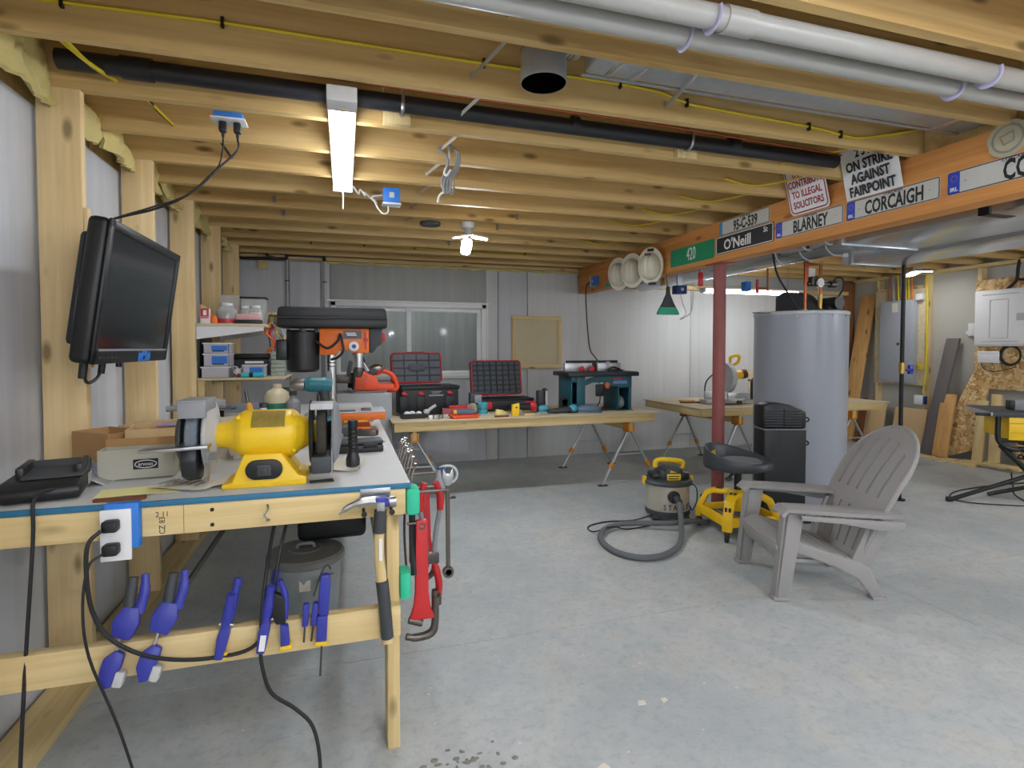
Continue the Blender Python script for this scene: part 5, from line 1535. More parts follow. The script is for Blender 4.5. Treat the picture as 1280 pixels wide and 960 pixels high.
# ---------------------------------------------------------------- sawhorse tables at the far wall
def sawhorse(label, x, y, rz, h, L=.80):
    """beam along local y; a pair of legs at each end spreading along x"""
    t = T('sawhorse', label, 'sawhorse', (x, y, 0), rz, 'folding steel sawhorses under the plywood tables')
    t.p('beam', G().box(-.019, .019, -L / 2 - .04, L / 2 + .04, h - .089, h, .002), M['lumber_y'])
    for s in (-1, 1):
        yy = s * L / 2
        t.p('bracket', G().box(-.036, .036, yy - .05, yy + .05, h - .105, h - .09, .003).box(-.036, -.020, yy - .05, yy + .05, h - .105, h - .02, .003).box(.020, .036, yy - .05, yy + .05, h - .105, h - .02, .003), M['orange2'])
        for q in (-1, 1):
            top = Vector((q * .022, yy, h - .10))
            bot = Vector((q * .31, yy + s * .03, .012))
            lg = t.p('leg', G().tube([top, bot], .017, 10, 1, flat=.7), M['galv'])
            m1 = top.lerp(bot, .60)
            m2 = top.lerp(bot, .70)
            t.p('leg_sleeve', G().tube([m1, m2], .024, 10, 1), M['orange2'], lg)
            t.p('foot', G().box(bot.x - .045, bot.x + .045, bot.y - .025, bot.y + .025, 0, .012, .004), M['dgrey'], lg)
        a = Vector((-.022, yy, h - .10)).lerp(Vector((-.31, yy + s * .03, .012)), .45)
        t.p('cross_brace', G().tube([a, (-a.x, a.y, a.z)], .007, 8, 1), M['galv'])
    return t.o


M['orange2'] = mat('bracket_orange', 'd98a1f', .45, var=.08)
ZT = .70
h1 = sawhorse('steel sawhorse under the right end of the long tool table', 2.645, 5.2, 4, .61)
h2 = copy_tree(h1)
relabel(h2, (.60, 5.2, 0), -3, 'steel sawhorse under the left end of the long tool table')
h3 = copy_tree(h1)
relabel(h3, (3.98, 5.3, 0), 8, 'steel sawhorse under the left end of the saw table')
h4 = copy_tree(h1)
relabel(h4, (5.65, 5.3, 0), -5, 'steel sawhorse under the right end of the saw table, mostly behind the tank')
for a, b, y0, y1, l in ((.40, 2.93, 4.70, 5.66, 'long plywood tool table on sawhorses before the window'), (3.53, 6.05, 4.83, 5.95, 'wide plywood saw table on sawhorses behind the red post')):
    t = T('work_table', l, 'table', ((a + b) / 2, y0, .61))
    w = (b - a) / 2
    D = y1 - y0
    t.p('tabletop', G().box(-w - .02, w + .04, -.015, D, .08, .09, .001), M['ply'])
    t.p('front_rail', G().box(-w, w - .03, .0, .038, .001, .0795, .002), M['lumber_x'])
    t.p('back_rail', G().box(-w, w - .03, D - .05, D - .012, .001, .0795, .002), M['lumber_x'])
    t.p('end_rail', G().box(-w, -w + .03, .04, D - .052, .001, .0795, .002), M['lumber_y'])

# ---- toolboxes
M['boxblack'] = mat('toolbox_black', '1e2125', .5, var=.12)
M['boxred'] = mat('toolbox_red', 'c02a33', .45)
M['boxin'] = mat('lid_inside', '454b52', .5, var=.12)


def open_lid(t, w, h, y, z, ang, rows, cols, dx=0):
    A = Matrix.Translation((dx, y, z)) @ Matrix.Rotation(R(ang), 4, 'X')
    # lid stands up: outline in x,z facing -y
    t.p('lid_shell', G().xz(rrect(w, h, .03, 5, 0, h / 2), 0.012, .06, A, bev=.01), M['boxblack'])
    t.p('lid_lining', G().xz(rrect(w * .95, h * .92, .025, 5, 0, h / 2), -.002, .011, A), M['boxin'])
    rim = rrect(w * .985, h * .975, .03, 5)
    t.p('lid_gasket', G().tube([(x, -.004, zz + h / 2) for x, zz in rim], .007, 6, 1, A, closed=True), M['boxred'], label='red gasket around the lid')
    for i in range(rows):
        zz = h * (i + 1) / (rows + 1)
        t.p('lid_rib', G().box(-w * .46, w * .46, -.014, 0, zz - .005, zz + .005, 0, A), M['boxblack'])
    for i in range(cols):
        xx = -w / 2 + w * (i + 1) / (cols + 1)
        t.p('lid_rib', G().box(xx - .005, xx + .005, -.014, 0, h * .06, h * .94, 0, A), M['boxblack'])
    return A


t = T('toolbox', 'tall black toolbox with red latches, lid open, on the tool table', 'toolbox', (.755, 5.25, ZT), 6)
t.p('body', G().box(-.27, .27, -.15, .15, 0.004, .265, .012), M['boxblack'])
t.p('rim', G().box(-.28, .28, -.16, .16, .24, .272, .01), M['black'])
t.p('inner_well', G().box(-.25, .25, -.13, .13, .262, .2735), M['black2'])
for x in (-.25, -.095, .18):
    t.p('latch', G().xz([(x - .03, .215), (x, .225), (x + .032, .20), (x + .02, .19), (x - .02, .195)], -.168, -.15, bev=.003), M['boxred'])
    t.p('pillar', G().box(x - .04, x + .04, -.158, -.148, .02, .18, .006), M['black'])
t.p('front_plate', G().box(-.02, .12, -.157, -.149, .175, .19, .002).box(.0, .10, -.1585, -.1565, .215, .222).box(.01, .08, -.1585, -.1565, .202, .209), M['grey'])
A = open_lid(t, .50, .30, .17, .285, -12, 3, 3, dx=-.05)
t.p('lid_handle', G().xz(rrect(.16, .07, .02, 4, 0, .15), -.02, -.008, A, bev=.003), M['dgrey'])
t.p('carry_handle', G().box(-.09, .09, .02, .05, .295, .315, .006, A), M['black'])
t = T('organizer_case', 'low black organiser case with ribbed lid open, right of the toolbox', 'toolbox', (1.53, 5.33, ZT), 3)
t.p('body', G().box(-.28, .29, -.14, .15, .004, .12, .02), M['boxblack'])
t.p('rim', G().box(-.285, .295, -.145, .155, .105, .125, .01), M['black'])
for x in (-.19, .22):
    t.p('latch', G().box(x - .035, x + .035, -.152, -.138, .03, .10, .012), M['boxred'])
A = open_lid(t, .55, .36, .16, .14, -10, 6, 7)
t.p('hinge_strip', G().box(-.1, .1, .0, .02, -.012, .004, .002, A), M['grey'])

# ---- loose tools along the front of the table
t = T('parts_tray', 'black tray with white fittings before the tall toolbox', 'tray', (.58, 4.93, ZT), 4)
t.p('tray', G().box(-.1, .1, -.06, .06, 0, .01, .002).box(-.1, .1, -.06, -.055, 0, .045).box(-.1, .1, .055, .06, 0, .045).box(-.1, -.095, -.06, .06, 0, .045).box(.095, .1, -.06, .06, 0, .045), M['black'])
for x, y in ((-.05, 0), (.0, .02), (.05, -.02)):
    t.p('fitting', G().ell((x, y, .04), (.03, .025, .022)), M['white'])
t = T('hole_punch', 'grey-white hand tool tilted on the black tray', 'tool', (.735, 4.95, ZT + .03), 8)
t.p('body', G().ell((-.03, 0, .02), (.03, .025, .026)).tube([(-.02, 0, .025), (.03, 0, .06), (.06, 0, .075)], .014, 8, 4), M['lgrey'])
t.p('rest', G().box(-.05, .0, -.02, .02, -.03, .0, .003), M['black'])
for i, (x, y, c_, l) in enumerate(((.72, 4.80, 'white', 'white cube adapter, left of four by the orange tray'), (.765, 4.815, 'lgrey', 'pale cube adapter, second by the orange tray'), (.81, 4.80, 'steel', 'metal cube fitting, third by the orange tray'), (.86, 4.83, 'paper', 'cream cube fitting nearest the orange tray'))):
    one('fitting', l, 'fitting', G().box(-.017, .017, -.017, .017, 0, .034, .004), M[c_], (x, y, ZT), 15 * i, w=False)
t = T('bit_tray', 'bright orange-red shallow tray at the front of the tool table', 'tray', (1.03, 4.80, ZT), 3)
t.p('tray', G().xz([(-.12, 0), (.1, 0), (.13, .03), (-.14, .03)], -.06, .06, bev=.003), M['sawred'])
tt = G()
for i in range(9):
    tt.box(-.11 + .025 * i, -.097 + .025 * i, -.05, .05, .03, .036)
t.p('slots', tt, mat('tray_slot', 'b3381f', .5))
t = T('bit_case', 'faded red bit case behind the orange tray', 'case', (.97, 5.0, ZT), -6)
t.p('case', G().box(-.11, .12, -.035, .035, 0, .07, .004), mat('faded_red', '9c5058', .6))
t.p('lid', G().box(-.05, .12, -.03, .035, .07, .095, .004), M['red'])
t = T('tool_roll', 'blue-grey rolled tool pouch with a yellow tag', 'roll', (1.03, 4.915, ZT), -4)
t.p('roll', G().cyl((-.06, 0, .03), (.11, 0, .03), .03, n=16), mat('slate_blue', '4f6a84', .7))
t.p('tag', G().box(-.085, -.055, -.03, .03, 0, .06, .002), M['yellow2'])
t = T('palm_sander', 'light teal palm sander on the tool table', 'sander', (1.225, 4.93, ZT), 10)
t.p('pad', G().box(-.05, .05, -.05, .05, 0, .014, .003), M['lgrey'])
t.p('body', G().lathe([(0, .014), (.045, .016), (.042, .07), (.05, .085), (.05, .115), (.035, .125), (0, .126)], n=20), M['ltteal'])
t.p('dark_band', G().lathe([(.046, .062), (.049, .066), (.046, .07)], n=20), M['teal'])
t = T('battery_pack', 'dark grey battery charger upright behind the palm sander', 'charger', (1.19, 5.12, ZT))
t.p('body', G().box(-.05, .05, -.04, .04, 0, .2, .01), M['dgrey'])
t.p('battery', G().box(-.01, .06, -.055, -.03, .1, .18, .006), M['grey'])
t = T('grease_pump', 'cream and dark roll of tape standing by the sander', 'tape', (1.135, 4.98, ZT), 20)
t.p('roll', G().lathe([(.025, -.02), (.055, -.02), (.055, .02), (.025, .02), (.025, -.02)], (0, 0, .056), (1, .4, 0), 24), mat('tape_tan', 'b7a98c', .6))
t = T('wood_block', 'yellow level block standing upright on the tool table', 'block', (1.50, 4.80, ZT))
t.p('block', G().xz([(-.032, 0), (.036, 0), (.036, .12), (-.03, .105)], -.02, .02, bev=.004), M['yellow2'])
t.p('bubble', G().cyl((.005, -.022, .08), (.005, -.018, .08), .008), M['ink'])
t = T('square_gauge', 'pale yellow plastic gauge lying left of the yellow block', 'gauge', (1.385, 4.88, ZT), 12)
t.p('plate', G().xz([(-.06, .0), (.05, 0), (.06, .03), (.02, .05), (-.05, .06)], -.01, .01, bev=.003), mat('pale_yellow', 'e0cf80', .5))
t.p('base', G().box(-.06, .08, -.03, .02, 0, .012, .002), M['ply'])
one('pencil_strip', 'flat brown carpenter strip at the table front', 'strip', G().box(-.06, .07, -.015, .015, 0, .012, .002), M['darkwood'], (1.36, 4.78, ZT), 4, w=False)
one('wood_scrap', 'short pale wood scrap right of the yellow block', 'scrap', G().box(-.03, .06, -.02, .02, 0, .018, .002), M['lumber_x'], (1.62, 4.8, ZT), -8, w=False)
t = T('tape_roll', 'small white tape roll beside the pale scrap', 'tape', (1.56, 4.86, ZT))
t.p('roll', G().lathe([(.012, -.012), (.026, -.012), (.026, .012), (.012, .012), (.012, -.012)], (0, 0, .026), (.2, 1, 0), 20), M['lgrey'])
t = T('cordless_driver', 'black cordless driver with a red end lying before the organiser', 'drill', (1.66, 5.0, ZT))
t.p('body', G().tube([(-.13, 0, .06), (-.05, 0, .065), (.05, 0, .065)], [.03, .036, .036], 12, 3), M['black2'])
t.p('red_end', G().lathe([(.04, 0), (.05, .02), (.05, .05), (.03, .065), (0, .065)], (.05, 0, .065), (1, 0, 0), 18), M['red'])
t.p('handle', G().tube([(-.06, 0, .05), (-.1, .06, .04), (-.12, .11, .035)], .024, 10, 3), M['black'])
t = T('tall_charger', 'tall dark grey double charger on the tool table', 'charger', (1.89, 5.13, ZT), 5)
t.p('body', G().box(-.06, .0, -.04, .04, 0, .205, .01).box(.005, .05, -.035, .045, 0, .225, .02), M['dgrey'])
t.p('slot', G().box(.015, .04, -.04, -.034, .05, .2, .003), M['lgrey'])
t = T('multi_tool', 'teal jigsaw body in front of the tall charger', 'tool', (1.86, 5.02, ZT), 0)
t.p('body', G().ell((0, 0, .035), (.06, .03, .035)).box(-.07, .08, -.02, .02, 0, .012, .003), M['ltteal'])
t = T('angle_grinder', 'long teal angle grinder lying by the router table', 'grinder', (2.0, 4.87, ZT), 6)
t.p('body', G().tube([(-.16, 0, .026), (-.05, 0, .03), (.06, 0, .034), (.12, 0, .036)], [.018, .026, .03, .03], 12, 3), M['dgrey'])
t.p('head', G().ell((.11, 0, .04), (.05, .035, .04)), M['ltteal'])
t.p('disc', G().cyl((.10, 0, .006), (.10, 0, .012), .055, n=24), M['black'])
t = T('steel_rule', 'flat steel rule lying at the table edge by the grinder', 'rule', (1.79, 4.80, ZT), 3)
t.p('rule', G().box(-.09, .13, -.014, .014, 0, .006, .001), M['steel'])
t = T('mitre_gauge', 'black mitre gauge wheel with an arm leaning by the router table', 'gauge', (2.08, 5.02, ZT), 0)
t.p('wheel', G().lathe([(.03, -.008), (.055, -.008), (.055, .008), (.03, .008), (.03, -.008)], (0, 0, .09), (0, 1, 0), 24), M['black'])
t.p('arm', G().box(-.01, .012, -.012, .012, -.06, .13, .002, M=Matrix.Translation((.055, 0, .12)) @ Matrix.Rotation(R(28), 4, 'Y')), M['black'])
t.p('stem', G().box(-.06, .04, -.02, .02, 0, .04, .003), M['dgrey'])
t = T('disc_sander', 'slate-blue dust shroud lying at the foot of the router table', 'shroud', (2.27, 4.88, ZT), -14)
t.p('body', G().ell((0, 0, .028), (.13, .06, .05)).box(-.14, .13, -.05, .05, 0, .012, .004), mat('slate_shroud', '5b7388', .5))

# ---- router table
t = T('router_table', 'teal benchtop router table with an aluminium fence', 'router table', (2.44, 5.08, ZT))
t.o.scale = (.85, .9, 1)
M['rteal'] = mat('router_teal', '1f5663', .45, var=.1)
for s, wd in ((-1, .17), (1, .17)):
    xc = s * .30
    g = G()
    g.box(xc - wd / 2, xc - wd / 2 + .012, -.17, .2, 0.004, .345, .003).box(xc + wd / 2 - .012, xc + wd / 2, -.17, .2, .004, .345, .003)
    g.box(xc - wd / 2, xc + wd / 2, .188, .2, .004, .345, .003)
    if s < 0:
        g.box(xc - .02, xc + wd / 2, -.18, -.165, .004, .345, .004).box(xc - wd / 2, xc - .02, -.175, -.165, .29, .345, .003).box(xc - wd / 2, xc - .02, -.175, -.165, .004, .08, .003)
    else:
        g.box(xc - wd / 2, xc + wd / 2, -.18, -.165, .23, .345, .004).box(xc + .05, xc + wd / 2, -.175, -.165, .004, .23, .003)
    t.p('leg_cabinet', g, M['rteal'])
    t.p('inside', G().box(xc - wd / 2 + .014, xc + wd / 2 - .014, .17, .186, .01, .34), M['black2'])
    t.p('foot', G().box(xc - wd / 2 - .02, xc + wd / 2 + .02, -.19, .21, 0, .006), M['rteal'])
t.p('apron', G().xz([(-.23, .25), (-.20, .32), (-.1, .345), (.25, .345), (.25, .24), (.1, .25), (.02, .285), (-.12, .285)], -.178, -.168), M['rteal'])
t.p('rating_label', G().box(.14, .32, -.1822, -.1805, .27, .30), mat('label_blue', '6d86b8', .5, var=.3, vs=60))
t.p('red_strip', G().box(.14, .25, -.1822, -.1805, .31, .325), M['red'])
t.p('top', G().box(-.44, .46, -.22, .25, .346, .386, .006), M['black2'])
t.p('top_panel', G().box(-.43, .45, -.21, .24, .386, .39, .001), M['dgrey'])
for a, b in ((-.39, -.04), (.03, .34)):
    t.p('fence', G().box(a, b, .0, .05, .39, .475, .003), M['alu'])
    t.p('fence_face', G().box(a + .03, b - .03, .02, .05, .475, .50, .003), M['black'])
t.p('dust_port', G().box(-.05, .04, .03, .08, .39, .50, .006), M['black'])
for x in (-.19, -.06):
    t.p('fence_knob', G().xz([(x - .03, .391), (x + .03, .391), (x + .026, .425), (x, .45), (x - .026, .425)], -.06, -.03, bev=.006), M['red'])
t.p('guard', G().box(.13, .33, -.08, -.05, .392, .408, .003).tube([(.13, -.06, .40), (.2, -.06, .43), (.3, -.06, .41)], .009, 8, 4), M['black'])
t.p('bit_guard', G().box(.14, .19, -.02, .0, .40, .49, .006), M['clearp'])
t.p('power_switch', G().box(-.09, .02, -.21, -.178, .15, .27, .01), M['black'])
t.p('switch_key', G().ell((.055, -.20, .255), (.034, .02, .034)), mat('switch_orange', 'c9653a', .45), label='orange power knob')
t.p('cord', G().tube([(-.03, -.19, .15), (-.04, -.19, .09), (-.08, -.18, .04), (-.13, -.18, .012)], .007, 8), M['cord'])
t.p('vacuum_bag', G().ell((.285, -.05, .075), (.06, .09, .07)), M['grey'])
t.p('floor_pad', G().box(-.2, .2, -.15, .15, 0, .003), M['darkwood'])

# ---- framed board on the far wall
t = T('framed_board', 'square cork-toned board in a pine frame on the far wall', 'board', (2.23, 6.255, 1.08))
t.p('panel', G().box(-.29, .29, .0, .012, .03, .60), mat('linen_panel', 'cbbf9d', .8, var=.05))
for a in ((-.315, .315, .585, .63), (-.315, .315, 0, .045)):
    t.p('frame_rail', G().box(a[0], a[1], -.014, .018, a[2], a[3], .003), M['framewood'] if 'framewood' in M else M['lumber_x'])
for s in (-1, 1):
    t.p('frame_stile', G().box(min(s * .315, s * .275), max(s * .315, s * .275), -.014, .018, .046, .584, .003), M['lumber_z'])

# ---- mitre saw and nailer on the saw table
t = T('mitre_saw', 'grey and yellow mitre saw behind the red post', 'saw', (4.1, 5.15, ZT), -6)
t.p('base', G().lathe([(0, .02), (.2, .02), (.21, .035), (.2, .05), (.15, .058), (0, .058)], n=32, sq=.7).box(-.27, .34, -.03, .14, .0, .055, .01), M['alu'])
t.p('fence', G().box(-.25, -.03, .05, .075, .055, .14, .004).box(.04, .32, .05, .075, .055, .12, .004), M['alu'])
t.p('arm', G().tube([(.0, .16, .06), (.0, .18, .2), (-.02, .12, .3), (-.02, .05, .33)], .035, 10, 4), M['grey'])
t.p('blade_guard', G().lathe([(0, -.03), (.155, -.03), (.16, -.02), (.16, .02), (.155, .03), (0, .03)], (-.02, .0, .30), (1, .1, 0), 32), M['lgrey'])
t.p('blade', G().cyl((.012, 0, .28), (.016, 0, .28), .15, n=40), M['steel'])
t.p('motor', G().cyl((.0, .02, .30), (.19, .02, .33), .05, n=20), M['yellow2'])
t.p('motor_cap', G().cyl((.18, .02, .327), (.235, .02, .337), .052, n=20), M['darkwood'])
t.p('handle', G().tube([(.02, -.02, .46), (.02, -.02, .52), (.08, -.02, .545), (.13, -.02, .53), (.11, -.02, .47), (.06, -.02, .44)], .017, 10, 5), M['yellow2'])
t.p('cord', G().tube([(-.12, .1, .33), (-.2, .1, .25), (-.22, .1, .15), (-.21, .08, .12)], .008, 8), M['cord'])
t.p('knob', G().cyl((.0, -.2, .04), (.0, -.25, .04), .02), M['black'])
t = T('nail_gun', 'teal nail gun standing on the mitre saw table', 'nailer', (4.44, 5.02, ZT + .055), -4)
t.p('body', G().tube([(-.1, 0, .2), (0, 0, .205), (.06, 0, .2)], [.04, .046, .04], 12, 3), M['teal'])
t.p('cap', G().cyl((.06, 0, .2), (.12, 0, .2), .045, n=16), M['dgrey'])
t.p('grip', G().tube([(.04, 0, .18), (.05, 0, .1), (.055, 0, .0)], [.024, .02, .026], 10, 3), M['dgrey'])
t.p('magazine', G().box(-.125, -.095, -.018, .018, 0, .20, .004).box(-.12, .06, -.016, .016, .0, .03, .004), M['black2'])
t.p('nose', G().box(-.16, -.09, -.014, .014, .205, .225, .004), M['dsteel'])
t.p('front', G().xz([(-.09, .05), (-.02, .08), (.0, .17), (-.09, .18)], -.026, .026, bev=.006), M['ltteal'])
one('wood_scrap', 'narrow dark wood offcut lying left of the mitre saw', 'scrap', G().box(-.13, .13, -.03, .03, 0, .018, .002), M['darkwood'], (3.78, 5.35, ZT), -18, w=False)
one('wood_scrap', 'pale wood offcut beside the mitre saw base', 'scrap', G().box(-.09, .09, -.04, .04, 0, .02, .002), M['lumber_x'], (3.85, 5.55, ZT), 6, w=False)
t = T('hand_plane', 'small black tool at the right end of the saw table', 'tool', (5.66, 5.05, ZT), 10)
t.p('body', G().box(-.09, .03, -.03, .03, 0, .03, .006).tube([(-.05, 0, .03), (.0, 0, .06), (.08, 0, .08)], .014, 8, 3), M['black'])
one('beige_panel', 'beige upright panel offcut standing on the saw table by the far wall', 'panel', G().box(-.1, .12, -.008, .008, 0, .36, .002), M['ply'], (4.99, 5.75, ZT), 4, w=False)

# ---------------------------------------------------------------- shop vacuum
t = T('shop_vacuum', 'wet-dry vacuum with a steel drum, yellow handle and black head', 'vacuum', (2.40, 3.70, 0), -14)
t.p('drum', G().lathe([(0, .045), (.16, .045), (.165, .05), (.165, .285), (0, .285)], n=40), mat('vac_steel', 'c2beb0', .3, .5, var=.2, vs=8))
t.p('lower_band', G().lathe([(.166, .05), (.17, .055), (.17, .085), (.166, .09)], n=40), M['dgrey'])
t.p('lid_rim', G().lathe([(.15, .28), (.185, .284), (.188, .30), (.175, .315), (.12, .325), (0, .325)], n=40), M['dgrey'])
t.p('motor_head', G().box(-.085, .095, -.10, .09, .315, .40, .03, seg=3).box(-.055, .07, -.12, .05, .32, .415, .02), M['dgrey'])
t.p('side_vent', G().box(.06, .15, -.07, .08, .32, .37, .015), M['black2'])
t.p('side_vent', G().box(-.14, -.06, -.07, .08, .32, .365, .015), M['black2'])
t.p('handle', G().tube([(-.105, -.02, .405), (-.10, -.02, .45), (-.05, -.02, .463), (.05, -.02, .455), (.11, -.02, .44), (.105, -.02, .395)], .017, 12, 4, flat=1.2), M['yellow'])
t.p('yellow_panel', G().box(-.045, .06, -.1225, -.119, .325, .372, .003), M['yellow'])
t.p('panel_lettering', G().box(-.035, .045, -.124, -.1225, .335, .342).box(-.035, .05, -.124, -.1225, .352, .359), M['ink'])
t.p('arrow_mark', G().xz([(-.02, .40), (-.02, .382), (.03, .385)], -.1232, -.1195), M['yellow'])
for s in (-1, 1):
    t.p('clasp', G().box(s * .183 - .014, s * .183 + .014, -.02, .02, .27, .335, .006), M['yellow'])
port = t.p('inlet', G().lathe([(.045, 0), (.047, .02), (.036, .03), (.036, .05), (0, .05)], (-.01, -.16, .21), (.0, -1, 0), 24), M['black2'])
for a in (40, 130, 220, 310):
    ca, sa = .15 * math.cos(R(a)), .15 * math.sin(R(a))
    cs = t.p('caster', G().lathe([(0, -.012), (.022, -.012), (.022, .012), (0, .012)], (ca * 1.1, sa * 1.1, .022), (sa, -ca, 0), 14), M['black'])
    t.p('caster_arm', G().box(ca - .03, ca + .03, sa - .03, sa + .03, .03, .055, .008), M['dgrey'], cs)
for i, ch in enumerate('STANLEY'):
    a = R(-90 + 14 + (i - 3) * 13)
    t.text('lettering', ch, .056, M['ink'], frame((.1672 * math.cos(a), .1672 * math.sin(a), .125), (-math.sin(a), math.cos(a), 0), (0, 0, 1)), sx=.8, bold=.01)
t.p('cord_loop', G().tube([(.15, .03, .27), (.23, .02, .24), (.235, .0, .14), (.2, .0, .06), (.17, -.02, .10)], .005, 6), M['cord'])
# ribbed hose
pts = [(2.345, 3.49, .21), (2.335, 3.44, .17), (2.30, 3.37, .08), (2.2, 3.22, .024), (2.06, 3.07, .021), (1.89, 2.98, .021), (1.74, 3.0, .021), (1.65, 3.14, .021), (1.66, 3.36, .024), (1.77, 3.52, .03), (1.93, 3.58, .035), (2.10, 3.53, .04), (2.26, 3.45, .05), (2.42, 3.43, .055), (2.56, 3.45, .03), (2.60, 3.46, .024)]
hs = G()
hs.tube(pts, .0195, 14, 14)
t2 = T('vacuum_hose', 'grey ribbed vacuum hose curled on the floor before the drum', 'hose', (1.9, 3.2, 0), w=True)
hose = t2.p('hose', hs, mat('hose_grey', '63676a', .65, var=.1))
t2.p('cuff', G().cyl((2.35, 3.51, .213), (2.342, 3.455, .19), .026, n=18), M['dgrey'])
one('black_cord', 'thin black vacuum cord lying in a loop left of the drum', 'cord', G().tube([(2.24, 3.66, .05), (2.1, 3.70, .01), (1.9, 3.74, .006), (1.72, 3.68, .006), (1.70, 3.56, .006), (1.82, 3.50, .05), (1.96, 3.54, .006), (2.16, 3.56, .006)], .005, 6), M['cord'], (2.0, 3.6, 0))

# ---------------------------------------------------------------- rolling shop stool
t = T('rolling_stool', 'rolling mechanic stool with a black saddle seat and yellow base', 'stool', (2.70, 3.27, 0), -8)
zz = .29
t.p('hub', G().lathe([(0, .16), (.045, .16), (.05, .2), (.07, .275), (.075, .30), (.04, .31), (0, .31)], n=24), M['yellow2'])
for i, a in enumerate((45, 135, 225, 315)):
    ca, sa = math.cos(R(a)), math.sin(R(a))
    A = Matrix.Rotation(R(a), 4, 'Z')
    lg = t.p('leg', G().xz([(.04, .305), (.17, .30), (.225, .275), (.285, .16), (.295, .075), (.25, .075), (.245, .15), (.20, .245), (.16, .265), (.04, .27)], -.032, .032, A, bev=.006), M['yellow2'])
    t.p('leg_slots', G().box(.10, .15, -.022, -.006, .302, .3045, 0, A).box(.10, .15, .006, .022, .302, .3045, 0, A).box(.245, .249, -.02, -.006, .20, .235, 0, A @ Matrix.Translation((.012, 0, 0))).box(.245, .249, .006, .02, .2, .235, 0, A @ Matrix.Translation((.012, 0, 0))), M['ink'], lg)
    wx, wy = .272 * ca, .272 * sa
    d = R(20 + 60 * i)
    t.p('caster_fork', G().cyl((wx, wy, .055), (wx, wy, .078), .018).box(wx - .014, wx + .014, wy - .014, wy + .014, .04, .062, .004), M['dgrey'], lg)
    t.p('caster', G().lathe([(0, -.013), (.02, -.014), (.03, -.01), (.031, 0), (.03, .01), (.02, .014), (0, .013)], (wx, wy, .0312), (math.cos(d), math.sin(d), 0), 20), M['black'], lg)
for a in (0, 90, 180, 270):
    A = Matrix.Rotation(R(a), 4, 'Z')
    t.p('side_rail', G().box(-.172, .172, -.207, -.178, .10, .165, .006, A), M['yellow2'])
t.p('tray', G().box(-.18, .18, -.18, .18, .112, .12, .002), M['black2'])
mg = G()
for i in range(6):
    mg.box(-.15 + .05 * i, -.12 + .05 * i, -.16, .16, .12, .128)
t.p('tray_mat', mg, mat('tray_mat', '77716a', .8, var=.3, vs=60))
t.p('gas_lift', G().cyl((0, 0, .30), (0, 0, .455), .025, n=20), M['black'])
t.p('lift_lever', G().tube([(.0, .0, .44), (-.06, -.03, .43), (-.1, -.05, .405)], .01, 8, 3).ell((-.1, -.05, .40), (.03, .018, .014)), M['dgrey'])


BD = R(133)   # the raised back, away and to the left


def seat_ring(a):
    """cross-section of the moulded seat at angle a: (radius share, height)"""
    w_ = (.5 + .5 * math.cos(a - BD)) ** 1.5
    top = .520 + .105 * w_
    return [(0, .470), (.55, .466), (.88, .462), (.98, .474), (1.0, .50), (.995, top - .02), (.97, top), (.92, top + .002), (.86, top - .012), (.79, .522), (.70, .516)]


def saddle(u, v):
    a = 2 * math.pi * u
    P = seat_ring(a)
    q = v * (len(P) - 1)
    k = min(len(P) - 2, int(q + 1e-6))
    f_ = q - k
    rr = P[k][0] + (P[k + 1][0] - P[k][0]) * f_
    z = P[k][1] + (P[k + 1][1] - P[k][1]) * f_
    return Vector((.245 * rr * math.cos(a), .205 * rr * math.sin(a), z))


t.p('seat', G().surf(saddle, 44, 10), M['seatv'], angle=60)
t.p('seat_pad', G().lathe([(0, .536), (.10, .534), (.15, .526), (.172, .512)], n=36, sq=.84), mat('seat_pad', '6a6d70', .75, var=.05))
u0 = (BD + .12) / (2 * math.pi)
q0, q1, q2 = saddle(u0, .865), saddle(u0, .82), saddle(u0, .9)
xd = Vector((math.sin(BD), -math.cos(BD), 0))
t.text('lettering', 'DEWALT', .042, M['yellow2'], frame(q0 + xd.cross(q1 - q2).normalized() * .013, xd, q1 - q2), sx=.8, bold=.025, ex=.004)

# ---------------------------------------------------------------- resin deck chair
t = T('deck_chair', 'weathered grey plastic slatted deck chair with a rounded back', 'chair', (2.526, 2.457, 0), -108.8)
